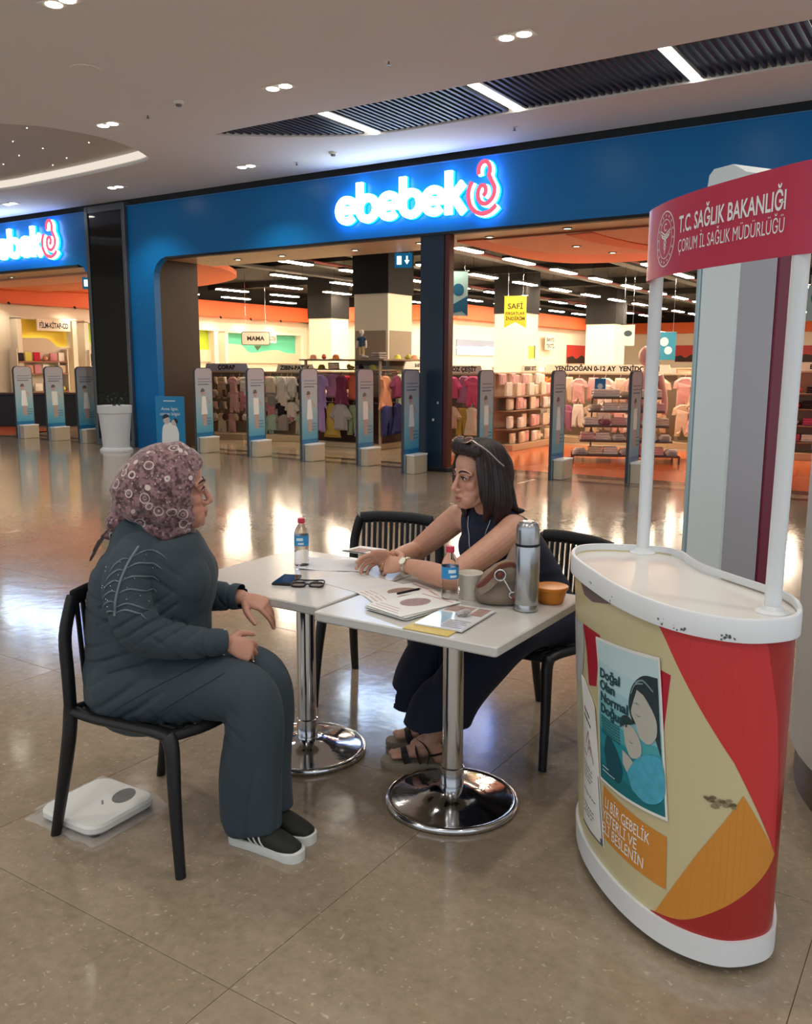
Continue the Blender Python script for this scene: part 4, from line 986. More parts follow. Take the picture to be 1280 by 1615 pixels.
# round downlights under the soffit and salmon ceiling
rd = MB().lathe([(.075, 0), (.075, -.012), (.055, -.016), (.05, -.006)], n=24).mesh('trim_ring', M_GREYM, 40)
rl = MB().lathe([(0, -.009), (.05, -.009)], n=20).mesh('lamp_lens', emat('dl_warm', '#ffe9c8', 10.0))
for i, (x, y, z, lab) in enumerate([(-6.3, 11.93, 3.44, 'soffit right of the pier'), (-5.0, 11.75, 3.44, 'soffit beside the red header'), (-5.5, 13.3, 3.405, 'salmon ceiling, nearer one'), (-5.3, 14.35, 3.405, 'salmon ceiling, farther one'), (-8.9, 12.13, 3.44, 'soffit below the sign'), (-10.45, 12.09, 3.44, 'soffit middle of the left opening'), (-11.51, 12.11, 3.44, 'soffit near the brown reveal'), (-7.54, 11.97, 3.44, 'soffit beside the exit sign'), (-18.2, 12.0, 3.44, 'soffit of the far opening'), (-17.2, 14.2, 3.46, 'orange ceiling of the far opening'), (-18.8, 14.6, 3.46, 'orange ceiling at the far left')]):
    t = thing('round_downlight', 'small round downlight set in the %s' % lab, 'light', (x, y, z), group='round downlights of the shop'); link('trim_ring', rd, t); link('lamp_lens', rl, t)
# tubes in rows
th = MB().box((-.095, -.6, .02), (.095, .6, .075), bev=.008).mesh('housing', mat('tube_housing', '#2a2826', .6)); td = MB().box((-.08, -.585, 0), (.08, .585, .022), bev=.006).mesh('diffuser', M_TUBE)
tw = MB().tube([(0, -.5, .07), (0, -.5, .52)], .004, 5).tube([(0, .5, .07), (0, .5, .52)], .004, 5).mesh('suspension_wire', M_CBLK)
for i, x in enumerate([-2, -4, -6, -8, -10, -12, -14, -16, -18, -20]):
    for j in range(11):
        y = 14.2+2.24*j
        if x > -7 and y < 16.2 or (x < -15 and y < 17.5) or (x == -14 and y < 14.5) or (x < -21.2): continue
        if j > 5 and x < -15: continue
        if abs(x+10.05) < .6 and 13.9 < y < 15.4: continue
        t = thing('ceiling_tube', 'white strip lamp, %s from front in %s row from right, black shop ceiling' % (OD[j], OD[i]), 'light', (x, y, 3.6), group='strip lamps under the black shop ceiling')
        link('housing', th, t); link('diffuser', td, t); link('suspension_wire', tw, t)
# pipes and trays under the black ceiling
M_PIPE = mat('red_brown_pipe', '#6e2a26', .5); M_DUCT = mat('dark_duct', '#2b2725', .6)
for i, (x, z, r, m, nm) in enumerate([(-8.9, 3.82, .035, M_PIPE, 'red_pipe'), (-12.9, 3.85, .035, M_PIPE, 'red_pipe'), (-6.9, 3.9, .03, M_PIPE, 'red_pipe')]):
    tag(MB().tube([(x, 12.8, z), (x, 42, z)], r, 10).build(nm, m, smooth=60), 'thin dark red sprinkler pipe running into the shop, %s from the right' % OD[2-i if i != 1 else 2], 'pipe')
bpy.data.objects['red_pipe']['label'] = 'thin dark red sprinkler pipe running into the shop left of the white pillar'
bpy.data.objects['red_pipe.001']['label'] = 'thin dark red sprinkler pipe crossing the left shop opening'
bpy.data.objects['red_pipe.002']['label'] = 'thin dark red sprinkler pipe right of the dark pier'
for i, x in enumerate([-5, -7.2, -9.3, -11.6, -13.4, -15]):
    tag(MB().box((x-.15, 12.8, 3.86), (x+.15, 42, 3.92)).build('cable_tray', M_DUCT), 'dark cable tray under the black shop ceiling, %s from the right' % OD[i], 'tray', 'cable trays under the ceiling')
for i, y in enumerate([13.2, 16.9, 21.3, 25.8, 30.3]):
    tag(MB().box((-21.5, y-.12, 3.93), (4, y+.12, 4.12)).build('ceiling_beam', M_CBLK), 'black ceiling beam across the shop, %s from the front' % OD[i], 'beam', 'black beams of the shop ceiling')
# white square pillars with dark heads
for (x0, x1, y0, y1, zt, lab) in [(-10.45, -9.65, 14.2, 15.05, 2.92, 'cream square pillar with grey panels rising from the clothes island'), (-17.15, -16.3, 21.0, 21.85, 2.92, 'plain cream square pillar left of the boy mannequin, farther back'), (-11.1, -10.2, 21.4, 22.2, 2.92, 'cream square pillar behind the yellow pennant'), (-11.3, -10.3, 28.4, 29.4, 2.92, 'cream square pillar farthest back near the red picture')]:
    t = thing('store_pillar', lab, 'pillar', ((x0+x1)/2, (y0+y1)/2, 0)); a, b = (x1-x0)/2, (y1-y0)/2
    MB().box((-a, -b, 0), (a, b, zt), bev=.008).build('shaft', mat('pillar_cream', '#eadfc6', .6), t)
    MB().box((-a-.02, -b-.02, zt), (a+.02, b+.02, 4.12)).build('dark_head', M_CBLK, t)
    if zt and x0 == -10.45:
        MB().box((-a+.03, -b-.008, 1.55), (a-.05, -b, 2.22)).build('grey_panel', mat('taupe_panel', '#9b8d79', .6), t)
        MB().box((a, -b+.05, 1.55), (a+.008, b-.03, 2.22)).build('grey_panel', MATS['taupe_panel'], t)

# ------------------------------------------------------------------ wall displays with lit coves
def niche(lab, y0, y1, z0, z1, col, wave, sign=None):
    t = thing('wall_niche', lab, 'wall display', (-22, y0, 0)); L_ = y1-y0
    MB().box((.0, 0, z0), (.012, L_, z1)).build('back_panel', mat('niche_'+col[1:], col, .6), t)
    P = catmull(wave, 4); P = [(a*L_, b) for a, b in P]
    f = lambda a, b, d: (d, a, b)
    mb = MB().prism(P+[(P[-1][0], z0-.35), (0, z0-.35)], f, .14, .11); mb.build('wave_board', mat('niche_board', '#cdbba4', .6), t)
    mb = MB(); strip(mb, [(a, b-.03) for a, b in P], .02, f, .10, .07); mb.build('cove_light', emat('cove_warm', '#fff2cc', 4.5), t)
    for yy in (-.14, L_): MB().box((.0, yy, 0), (.30, yy+.14, z1+.02)).build('side_panel', M_CREAM, t)
    MB().box((.0, -.14, z1), (.30, L_+.14, z1+.06)).build('top_panel', M_CREAM, t)
    if sign:
        tx, a0, a1 = sign
        MB().box((.30, a0*L_, z1-.30), (.33, a1*L_, z1+.02), bev=.004).build('sign_board', mat('sign_cream', '#efe3cf', .5), t)
        mb = MB(); wdt = (a1-a0)*L_*.86; w_ = textw(tx, 1., bold=.03)
        Vt, Ft = text(tx, 1., bold=.03); mb.add([(.332, a0*L_+(a1-a0)*L_*.07+x/w_*wdt, z1-.22+y*.20) for x, y in Vt], Ft); mb.build('lettering', mat('sign_black', '#1b1712', .6), t)
    return t
niche('yellow lit wall niche with book and film sign in the far shop part', 14.5, 16.08, 2.02, 2.74, '#e6c53e', [(0, 2.24), (.3, 2.25), (.55, 2.24), (.68, 2.10), (.76, 2.02), (1, 2.0)], ('FİLM-KİTAP-CD', .28, .95))
niche('narrow green lit wall niche right of the yellow niche', 16.62, 17.3, 2.02, 2.72, '#9cbf3a', [(0, 2.14), (.5, 2.14), (1, 2.12)])
niche('lime green lit wall niche beside the brown reveal', 20.4, 21.6, 1.98, 2.66, '#a9bf2e', [(0, 2.02), (.6, 2.03), (1, 2.03)])
niche('teal lit wall niche behind the speech bubble sign', 22.25, 26.1, 1.95, 2.62, '#55b79a', [(0, 2.24), (.12, 2.24), (.22, 2.19), (.30, 1.98), (.42, 1.97), (.56, 2.04), (.72, 2.06), (.82, 1.97), (1, 1.95)], ('KÖŞE', .52, .63))
# spot heads on the cornice
for i, (y, en) in enumerate([(14.0, 1), (16.0, 1), (21.65, 1), (23.1, 1), (24.66, 1), (19.5, 1)]):
    t = thing('cornice_spot', 'small dark spotlight on the orange cornice, %s from the left' % OD[[0, 1, 3, 4, 5, 2][i]], 'spotlight', (-21.45, y, 3.12), group='spotlights on the orange cornice')
    MB().tube([(0, 0, 0), (.05, 0, -.05)], .03, 10).build('head', M_BLACK, t)
    ld = bpy.data.lights.get('cornice_lamp') or bpy.data.lights.new('cornice_lamp', 'SPOT'); ld.energy = 30; ld.spot_size = R(100); ld.spot_blend = .8; ld.shadow_soft_size = .05; ld.color = (1, .86, .66)
    o = bpy.data.objects.new('cornice_lamp', ld); COL.objects.link(o); o.parent = t; o.location = (.07, 0, -.06); o.rotation_euler = (0, R(38), 0)
# pictures of the back walls
for i, (loc, rz, w_, z0, z1, c, lab) in enumerate([((-15.49, 28.4, 0), R(90), 2.8, 1.9, 2.45, '#8f9bb3', 'bluish grey backlit wall picture over shelves left of the yellow pennant'), ((-15.49, 37.8, 0), R(90), 2.1, 1.65, 2.45, '#c23b33', 'red wall picture with dark lower half left of the farthest pillar'), ((-12.3, 43.88, 0), 0, 1.0, 1.75, 2.55, '#c23b33', 'red wall picture with dark lower half right of the booth pole'), ((-7.6, 43.88, 0), 0, 2.4, 1.75, 2.5, '#b8323a', 'red wall picture at the far right behind the booth')]):
    t = thing('wall_picture', lab, 'picture', loc, rz)
    MB().box((-w_/2, -.03, z0), (w_/2, 0, z1)).build('panel', mat('pic_%d' % i, c, .5), t)
    f = lambda a, b, d: (a, d, b)
    mb = MB().prism(catmull([(-w_/2+.02, z0+.25), (-w_*.2, z0+.32), (0, z0+.2), (w_*.3, z0+.36), (w_/2-.02, z0+.25)], 4)+[(w_/2-.02, z0+.01), (-w_/2+.02, z0+.01)], f, -.034, -.03)
    mb.build('dark_shape', mat('pic_dark', '#33241f', .6) if c[1] in 'cb' else mat('pic_white', '#e8ecf2', .5), t)
    if i == 0: MB().box((-w_/2, -.05, z0+.22), (w_/2, -.036, z0+.3)).build('shelf_light', emat('cove_cool', '#e8f0ff', 6.0), t)

# ------------------------------------------------------------------ product meshes
PROD = {}
def cmat(c): return mat('cloth_'+c[1:], c, .85, var=.12, vscale=14)
def pmesh(kind):
    if kind in PROD: return PROD[kind]
    mb = MB()
    outs = {'top': [(-.06, 0), (.06, 0), (.10, -.02), (.20, -.16), (.155, -.20), (.11, -.13), (.12, -.34), (-.12, -.34), (-.11, -.13), (-.155, -.20), (-.20, -.16), (-.10, -.02)],
            'trousers': [(-.09, 0), (.09, 0), (.115, -.16), (.12, -.42), (.03, -.42), (.0, -.18), (-.03, -.42), (-.12, -.42), (-.115, -.16)],
            'dress': [(-.05, 0), (.05, 0), (.11, -.04), (.09, -.16), (.13, -.36), (.15, -.44), (-.15, -.44), (-.13, -.36), (-.09, -.16), (-.11, -.04)],
            'romper': [(-.06, 0), (.06, 0), (.15, -.06), (.17, -.16), (.10, -.13), (.11, -.30), (.12, -.46), (.04, -.46), (0, -.34), (-.04, -.46), (-.12, -.46), (-.11, -.30), (-.10, -.13), (-.17, -.16), (-.15, -.06)],
            'sock': [(-.035, 0), (.035, 0), (.035, -.10), (.06, -.135), (.05, -.165), (.0, -.16), (-.035, -.12)],
            'bonnet': [(-.04, 0), (.04, 0), (.075, -.06), (.07, -.12), (.03, -.14), (-.03, -.14), (-.07, -.12), (-.075, -.06)]}
    if kind in outs:
        P = []
        O_ = outs[kind]; n = len(O_)
        for i in range(n):
            a, b = O_[i], O_[(i+1) % n]; P += [a, ((a[0]+b[0])/2, (a[1]+b[1])/2)]
        n = len(P); cx = 0
        V = [(a, 0, b) for a, b in P]; Q = []
        for i, (a, b) in enumerate(P):
            wv = .010*math.sin(a*60+b*9)
            Q.append((a*.72, -.028+wv, b*.86-.02))
        V += Q+[(a*.72, .022, b*.86-.02) for a, b in P]
        F = [(i, (i+1) % n, n+(i+1) % n, n+i) for i in range(n)]+[(i, 2*n+i, 2*n+(i+1) % n, (i+1) % n) for i in range(n)]
        F += [tuple(range(n, 2*n)), tuple(range(2*n, 3*n))[::-1]]
        mb.add(V, F)
        if kind != 'sock': mb.tube([(-.012, 0, .0), (0, 0, .03), (.008, 0, .045), (0, 0, .06)], .004, 5)
    elif kind == 'folded':
        for k in range(3): mb.obox((.004*(k % 2), .003*k, .022+.042*k), (.26-.008*k, .20, .040), 0, 0, .014)
    elif kind == 'roll':
        mb.obox((0, 0, .05), (.22, .20, .10), 0, 0, .035); mb.obox((.02, -.07, .05), (.17, .06, .07), 0, 0, .02)
    elif kind == 'pack':
        mb.obox((0, 0, .12), (.20, .045, .24), 0, 0, .008)
    elif kind == 'bagset':
        mb.obox((0, 0, .11), (.24, .06, .22), 0, 0, .02); mb.obox((0, -.034, .10), (.13, .012, .11), 0, 0, .004)
    elif kind == 'shoe':
        mb.sphere((0, 0, .035), .06, 10, 6, sc=(.8, 1.7, .6)); mb.sphere((0, .05, .06), .04, 8, 5, sc=(1, 1.1, 1))
    elif kind == 'hat':
        mb.lathe([(.12, 0), (.125, .006), (.07, .012), (.062, .06), (.04, .085), (0, .09)], n=14)
    elif kind == 'ball':
        mb.sphere((0, 0, .07), .07, 10, 7)
    me = mb.mesh(kind, cmat('#d8c8b8')); PROD[kind] = me
    if kind in ('shoe', 'hat', 'ball', 'sock', 'bonnet'): me.polygons.foreach_set('use_smooth', [True]*len(me.polygons))
    return me
KN = {'top': 'child_shirt', 'trousers': 'child_trousers', 'dress': 'child_dress', 'romper': 'baby_romper', 'sock': 'sock_pair', 'bonnet': 'baby_bonnet', 'folded': 'folded_clothes', 'roll': 'folded_blanket', 'pack': 'product_box', 'bagset': 'baby_set', 'shoe': 'child_shoe', 'hat': 'sun_hat', 'ball': 'toy_ball'}
CN = {}
def product(kind, loc, rz, colr, cname, where, group, sc=1., name=None):
    o = link(name or KN[kind], pmesh(kind), None, loc, rz, '%s %s, %s' % (cname, (name or KN[kind]).replace('_', ' '), where), (name or KN[kind]).split('_')[-1], group)
    o.scale = (sc, sc, sc) if not hasattr(sc, '__len__') else sc
    o.material_slots[0].link = 'OBJECT'; o.material_slots[0].material = cmat(colr); return o
PAL = {'white': '#efe8dc', 'cream': '#e6d6ba', 'pale pink': '#e7b9b4', 'rose': '#cf8c96', 'beige': '#cdb598', 'brown': '#5d3d30', 'grey': '#a49c98', 'pale green': '#b9c9a8', 'peach': '#e3a27e', 'lilac': '#a98cc0', 'mauve': '#b57ba0', 'plum': '#7a2f52', 'mustard': '#b79a45', 'navy': '#343c72', 'sage': '#8d9a76', 'red': '#c2243c', 'coral': '#d9694f', 'orange': '#e0823c', 'dark': '#2a2226', 'pale blue': '#bccbd0', 'mint': '#a9cbb6', 'hot pink': '#d85c84', 'yellow': '#d9d162'}
def gondola(lab, loc, rz, w, h, d=.5, header=None, hcol='#e9dfca', shelves=(), back='#8b7a66', panel=True, name='display_gondola', base=.12, hh=.13, hx=.5, hw=.6):
    t = thing(name, lab, 'shelf unit', loc, rz)
    m = mat('gondola_beige', '#c6b08f', .5)
    MB().box((-w/2, -d, 0), (w/2, 0, base), bev=.006).build('base', m, t)
    for x in (-w/2+.02, w/2-.02): MB().box((x-.02, -.05, base), (x+.02, 0, h), bev=.003).build('upright', m, t)
    if panel: MB().box((-w/2+.04, -.03, base), (w/2-.04, -.01, h-.02)).build('back_panel', mat('gondola_back_'+back[1:], back, .7), t)
    MB().box((-w/2, -.10, h-.03), (w/2, .02, h)).build('top_rail', m, t)
    for z, dd in shelves: MB().box((-w/2+.01, -dd, z-.022), (w/2-.01, -.02, z), bev=.003).build('shelf', mat('shelf_brown', '#8a7158', .5), t)
    if header:
        x0 = -w/2+hx*w-hw/2
        P = [(x0, h), (x0+hw, h), (x0+hw-.05, h+hh), (x0+.05, h+hh)]
        hdr = MB().prism(P, lambda a, b, dd: (a, dd, b), -.08, -.06).build('header_sign', mat('hdr_'+hcol[1:], hcol, .5), t)
        mb = MB(); wt = textw(header, 1., bold=.04); sz = min((hw-.14)/wt, hh*.8)
        put_text(mb, header, lambda x, y: (x0+hw/2+x, -.0825, h+hh*.25+y), sz, bold=.04, align='CENTER'); mb.build('lettering', mat('sign_black', '#1b1712', .6), hdr)
    return t
def rows_on(kindlist, cols, loc, rz, w, zs, n, y_out, where, group, sc=1., jit=.02, rs=random.Random(11), ww=None, zoff=0):
    cr, sr = math.cos(rz), math.sin(rz)
    for r, z in enumerate(zs):
        for k in range(n):
            x = -w/2+w*(k+.5)/n+rs.uniform(-jit, jit); yo = y_out[r] if hasattr(y_out, '__len__') else y_out
            yy = -yo-.06*(k % 2)*(kindlist[0] in ('sock', 'bonnet', 'bagset'))
            c = cols[rs.randrange(len(cols))]; kd = kindlist[rs.randrange(len(kindlist))]
            s_ = sc*rs.uniform(.9, 1.08)
            product(kd, (loc[0]+x*cr-yy*sr, loc[1]+x*sr+yy*cr, z+zoff), rz+rs.uniform(-.12, .12), PAL[c], c, '%s in the %s row of %s' % (OD[k], OD[len(zs)-1-r] if zs[0] < zs[-1] else OD[r], where), group, s_)

# sock and accessory gondolas, left opening
g1 = gondola('sock gondola with lavender header between the first two gate panels', (-13.62, 13.95, 0), R(12), 1.25, 1.42, header='ÇORAP', hcol='#b9bbd6', hw=1.1, hh=.16)
rows_on(['sock', 'bonnet', 'romper'], ['white', 'pale pink', 'cream', 'brown', 'grey', 'beige', 'rose'], (-13.62, 13.95), R(12), 1.15, [1.30, 1.03, .78, .53], 10, .2, 'the sock gondola', 'small hanging goods on the sock gondola', 1.0)
g2 = gondola('accessory gondola with a cream header between second and third gate panels', (-12.28, 14.23, 0), R(12), 1.30, 1.42, header='ZIBIN-PATİK', hw=.9, hh=.15, hx=.72)
rows_on(['sock', 'bonnet', 'top', 'romper'], ['white', 'cream', 'brown', 'grey', 'white', 'dark', 'rose', 'mint'], (-12.28, 14.23), R(12), 1.2, [1.32, 1.04, .80, .56], 10, .2, 'the accessory gondola', 'small hanging goods on the accessory gondola', 1.0)
g3 = gondola('dim accessory gondola with white tops behind the third gate panel', (-12.25, 15.95, 0), R(10), 1.1, 1.42)
rows_on(['sock', 'bonnet', 'top'], ['white', 'cream', 'dark', 'brown', 'red', 'white'], (-12.25, 15.95), R(10), 1.0, [1.32, 1.08, .82, .58], 6, .2, 'the dim accessory gondola', 'small hanging goods on the dim gondola', .9)
# clothes island around the pillar
isl = thing('clothes_island', 'island of hanging clothes with display shelf around the cream pillar', 'clothes rack', (-10.05, 14.4, 0))
M_GB = mat('gondola_beige', '#c6b08f', .5)
MB().box((-1.1, -.95, 0), (.75, 1.0, .10), bev=.01).build('base', M_GB, isl)
MB().box((-.95, -.80, .10), (.60, .85, .95)).build('core', mat('island_core', '#4a3328', .7), isl)
for x, y in ((-1.06, -.9), (.70, -.9), (.70, .95), (-1.06, .95)): MB().box((x-.02, y-.02, .1), (x+.02, y+.02, 1.66)).build('upright', M_GB, isl)
MB().box((-1.15, -1.0, 1.64), (.85, 1.05, 1.67), bev=.004).build('display_shelf', mat('shelf_brown', '#8a7158', .5), isl)
MB().box((-1.0, -.9, 1.46), (.74, .95, 1.48), bev=.004).build('display_shelf', M_GB, isl)
for a, b in (((-1.06, -.93, 1.40), (.70, -.93, 1.40)), ((.72, -.93, 1.40), (.72, .95, 1.40)), ((-1.06, -.95, .86), (.70, -.95, .86)), ((.74, -.93, .86), (.74, .95, .86))): MB().tube([a, b], .012, 8).build('hanging_rail', M_CHROME, isl)
hd = MB().prism([(-.50, 1.49), (.50, 1.49), (.42, 1.63), (-.42, 1.63)], lambda a, b, d: (d, a+.15, b), .86, .84).build('header_sign', mat('hdr_white', '#efe8da', .5), isl)
mb = MB(); put_text(mb, 'BABY', lambda x, y: (.862, .15+x, 1.53+y), .09, bold=.04, align='CENTER'); mb.build('lettering', mat('sign_black', '#1b1712', .6), hd)
rs = random.Random(21)
def hang(kinds, seq, p0, p1, z, rz, where, group, sc=1.25):
    n = len(seq)
    for k, c in enumerate(seq):
        f = (k+.5)/n; ox, oy = math.sin(rz)*.08*(k % 2), -math.cos(rz)*.08*(k % 2)
        product(kinds[k % len(kinds)], (p0[0]+(p1[0]-p0[0])*f+ox, p0[1]+(p1[1]-p0[1])*f+oy, z+rs.uniform(-.02, .02)), rz+rs.uniform(-.08, .08), PAL[c], c, '%s from the left on the %s' % (OD[k], where), group, sc*rs.uniform(.92, 1.1))
GI = 'clothes on the island rails'
hang(['top', 'romper', 'top', 'dress'], ['pale blue', 'lilac', 'mauve', 'plum', 'coral', 'mauve'], (-11.0, 13.38), (-9.45, 13.38), 1.38, 0, 'upper front island rail', GI, 1.3)
hang(['top', 'trousers', 'dress'], ['lilac', 'lilac', 'mustard', 'grey', 'sage', 'lilac'], (-11.0, 13.35), (-9.45, 13.35), .84, 0, 'lower front island rail', GI, 1.35)
hang(['dress', 'top', 'romper', 'top', 'dress', 'romper'], ['peach', 'plum', 'pale green', 'peach', 'coral', 'cream', 'cream', 'beige'], (-9.25, 13.4), (-9.25, 15.4), 1.38, R(90), 'upper side island rail', GI, 1.3)
hang(['trousers', 'dress', 'trousers', 'romper'], ['navy', 'navy', 'pale pink', 'sage', 'red', 'cream', 'beige', 'cream'], (-9.22, 13.4), (-9.22, 15.4), .84, R(90), 'lower side island rail', GI, 1.3)
for k, (x, y, z, kd, c) in enumerate([(-11.0, 13.6, 1.67, 'hat', 'peach'), (-10.7, 13.55, 1.67, 'shoe', 'coral'), (-10.45, 13.6, 1.67, 'hat', 'orange'), (-9.75, 13.55, 1.67, 'shoe', 'grey'), (-9.5, 13.7, 1.67, 'folded', 'grey'), (-9.3, 14.0, 1.67, 'hat', 'yellow'), (-9.3, 14.35, 1.67, 'shoe', 'yellow'), (-9.3, 14.6, 1.67, 'hat', 'peach'), (-9.3, 14.95, 1.67, 'shoe', 'dark'), (-9.3, 15.2, 1.67, 'hat', 'pale green'), (-9.6, 13.62, 1.48, 'hat', 'yellow'), (-10.1, 13.6, 1.48, 'shoe', 'mustard'), (-10.5, 13.6, 1.48, 'folded', 'beige'), (-10.8, 13.6, 1.48, 'hat', 'mustard'), (-9.85, 13.6, 1.48, 'shoe', 'dark'), (-9.4, 15.3, 1.48, 'shoe', 'dark')]):
    product(kd, (x, y, z), k*.7, PAL[c], c, '%s on the %s shelf of the clothes island' % (OD[k % 10], 'top' if z > 1.6 else 'under'), 'small goods on the island shelves')
# mannequins
M_MAN = mat('mannequin_white', '#e8ded2', .4)
def mannequin(lab, loc, rz, h, top=None, bottom=None, matl=None):
    t = thing('mannequin', lab, 'mannequin', loc, rz); m = matl or M_MAN; k = h/1.0
    mb = MB(); mb.sphere((0, 0, .905*k), .085*k, 16, 10, sc=(.85, 1, 1.12)); mb.tube([(0, 0, .76*k), (0, 0, .86*k)], .035*k, 10)
    mb.build('head', m, t, smooth=80)
    def tb(P, r): return MB().tube(catmull([tuple(np.array(p)*k) for p in P], 4), [x*k for x in [q[0] for q in catmull([(v, 0) for v in r], 4)]], 12)
    tb([(0, 0, .42), (0, 0, .52), (0, 0, .62), (0, 0, .72), (0, 0, .78)], [.095, .09, .10, .105, .04]).build('torso', cmat(top) if top else m, t, smooth=80)
    for sy in (-1, 1):
        tb([(0, sy*.105, .735), (.0, sy*.15, .60), (.02, sy*.17, .46), (.04, sy*.165, .38)], [.042, .034, .028, .022]).build('arm', m, t, smooth=80)
        tb([(0, sy*.05, .44), (.01, sy*.055, .25), (0, sy*.06, .06), (.03, sy*.06, .015)], [.062, .05, .035, .03]).build('leg', cmat(bottom) if bottom else m, t, smooth=80)
        if top: tb([(0, sy*.09, .74), (.0, sy*.145, .63)], [.05, .05]).build('sleeve', cmat(top), t, smooth=80)
    return t
mannequin('small white boy mannequin in navy shirt and khaki trousers on the island shelf', (-10.02, 13.85, 1.67), R(-75), .56, '#2c4a63', '#cbb27e')
mannequin('tall pale pink adult mannequin standing beside the folded clothes table', (-4.95, 15.35, 0.0), R(-60), 1.92, None, None, mat('mannequin_pink', '#e0b5ae', .4))
# pink clothes rack and white goods gondola right of the pier
g6 = gondola('pink clothes gondola right behind the dark pier', (-8.35, 14.55, 0), 0, 1.5, 1.42, header='BORNOZ ÇEŞİT', hw=1.1, hh=.14, hx=.55)
hang(['top', 'dress', 'romper'], ['mauve', 'rose', 'pale pink', 'hot pink', 'mauve', 'hot pink'], (-9.0, 14.25), (-7.65, 14.25), 1.36, 0, 'upper rail of the pink gondola', 'clothes on the pink gondola', 1.2)
hang(['top', 'trousers', 'dress'], ['pale green', 'white', 'cream', 'beige', 'mustard', 'cream'], (-9.0, 14.22), (-7.65, 14.22), .80, 0, 'lower rail of the pink gondola', 'clothes on the pink gondola', 1.2)
g7 = gondola('white baby set gondola with brown shelves behind the dark haired woman', (-7.62, 15.68, 0), R(90), 2.1, 1.44, d=.45, shelves=((.40, .42), (.74, .40), (1.0, .36)), back='#d9b79c', header='BEBEK SETİ', hw=.8, hx=.7)
rows_on(['bagset', 'pack', 'bagset'], ['white', 'cream', 'cream', 'pale pink', 'white'], (-7.62, 15.68), R(90), 2.0, [.402, .742, 1.002], 7, [.3, .28, .25], 'the baby set gondola', 'baby sets on the brown shelves', 1.0)
rows_on(['bagset'], ['pale pink', 'white', 'cream'], (-7.62, 15.68), R(90), 2.0, [1.20, .122], 7, [.12, .34], 'the baby set gondola back', 'baby sets hung above and below the shelves', .95)
g8 = gondola('long newborn clothes gondola with lettered header behind the folded clothes table', (-6.5, 17.55, 0), 0, 3.0, 1.42, header='YENİDOĞAN 0-12 AY  YENİDOĞAN', hw=2.7, hh=.17)
hang(['trousers', 'romper'], ['orange', 'orange', 'cream', 'pale pink', 'pale pink', 'white', 'cream', 'pale pink', 'white', 'cream'], (-7.9, 17.2), (-5.1, 17.2), 1.32, 0, 'upper rail of the newborn gondola', 'clothes on the newborn gondola', 1.2)
hang(['romper', 'trousers'], ['grey', 'cream', 'mauve', 'white', 'cream', 'grey', 'pale pink', 'white', 'cream', 'beige'], (-7.9, 17.2), (-5.1, 17.2), .78, 0, 'lower rail of the newborn gondola', 'clothes on the newborn gondola', 1.2)
g11 = gondola('cream clothes gondola with lettered header right of the brown cabinet', (-3.9, 17.5, 0), 0, 2.2, 1.42, header='KIZ 6 AY', hw=1.3, hh=.17)
hang(['romper', 'dress', 'top'], ['pale pink', 'cream', 'white', 'cream', 'pale green', 'white', 'cream', 'pale pink'], (-4.9, 17.15), (-2.9, 17.15), 1.36, 0, 'upper rail of the cream gondola', 'clothes on the cream gondola', 1.3)
hang(['romper', 'dress', 'top'], ['cream', 'pale pink', 'pale pink', 'cream', 'rose', 'white', 'cream', 'pale pink'], (-4.9, 17.12), (-2.9, 17.12), .84, 0, 'lower rail of the cream gondola', 'clothes on the cream gondola', 1.3)
# stepped table of folded clothes
g9z = R(24)
g9 = thing('folded_clothes_table', 'stepped display table with five shelves of folded white and pink clothes', 'display table', (-5.0, 14.42, 0), g9z)
M_FR = mat('bronze_frame', '#6a5145', .45)
tiers = [(.13, 1.70, .80), (.36, 1.48, .66), (.60, 1.36, .54), (.84, 1.22, .44), (1.06, 1.10, .36)]
for z, w_, d_ in tiers: MB().box((-w_/2, -d_/2-.15, z-.03), (w_/2, .25, z), bev=.004).build('shelf', M_FR, g9)
for sx in (-1, 1):
    for sy in (-1, 1): MB().box((sx*.84-.015, (-.55 if sy < 0 else .24)-.015, 0), (sx*.84+.015, (-.55 if sy < 0 else .24)+.015, .13)).build('leg', M_FR, g9)
    MB().box((sx*.53-.012, .2, .1), (sx*.53+.012, .235, 1.14)).build('upright', M_FR, g9)
for ti, (z, w_, d_) in enumerate(tiers):
    n = [7, 6, 6, 5, 5][ti]
    for k in range(n):
        x = -w_/2+w_*(k+.5)/n; y = -d_/2-.02; c = ['white', 'pale pink', 'white', 'cream', 'white', 'rose', 'white'][(k*3+ti) % 7]
        product('folded' if (k+ti) % 3 else 'roll', (-5.0+x*math.cos(g9z)-y*math.sin(g9z), 14.42+x*math.sin(g9z)+y*math.cos(g9z), z), g9z+rs.uniform(-.1, .1), PAL[c], c, '%s from left, %s shelf of the stepped table' % (OD[k], ['lowest', 'second', 'middle', 'fourth', 'top'][ti]), 'folded clothes on the stepped table', (.92, .85, 1.0))
for lab, x, c in (('small blue card sign standing on the stepped table', -.42, '#2b6fae'), ('small grey price card standing on the stepped table', .42, '#b9b0bb')):
    t = thing('card_sign', lab, 'sign', (-5.0+x*math.cos(g9z), 14.42+x*math.sin(g9z), 1.06), g9z)
    MB().box((-.09, -.01, .02), (.09, .0, .30), bev=.003).build('card', mat('card_'+c[1:], c, .5), t); MB().box((-.05, -.03, 0), (.05, .03, .02)).build('stand', M_CHROME, t)
    mb = MB(); mb.prism(arc(0, .17, .045, 0, 360, 14)[:-1], lambda a, b, d: (a, d, b), -.012, -.010); mb.build('emblem', mat('card_print', '#d7e6f0', .5), t)
cb = thing('drawer_cabinet', 'brown drawer cabinet with brass rail beside the stepped table', 'cabinet', (-3.85, 15.1, 0), g9z)
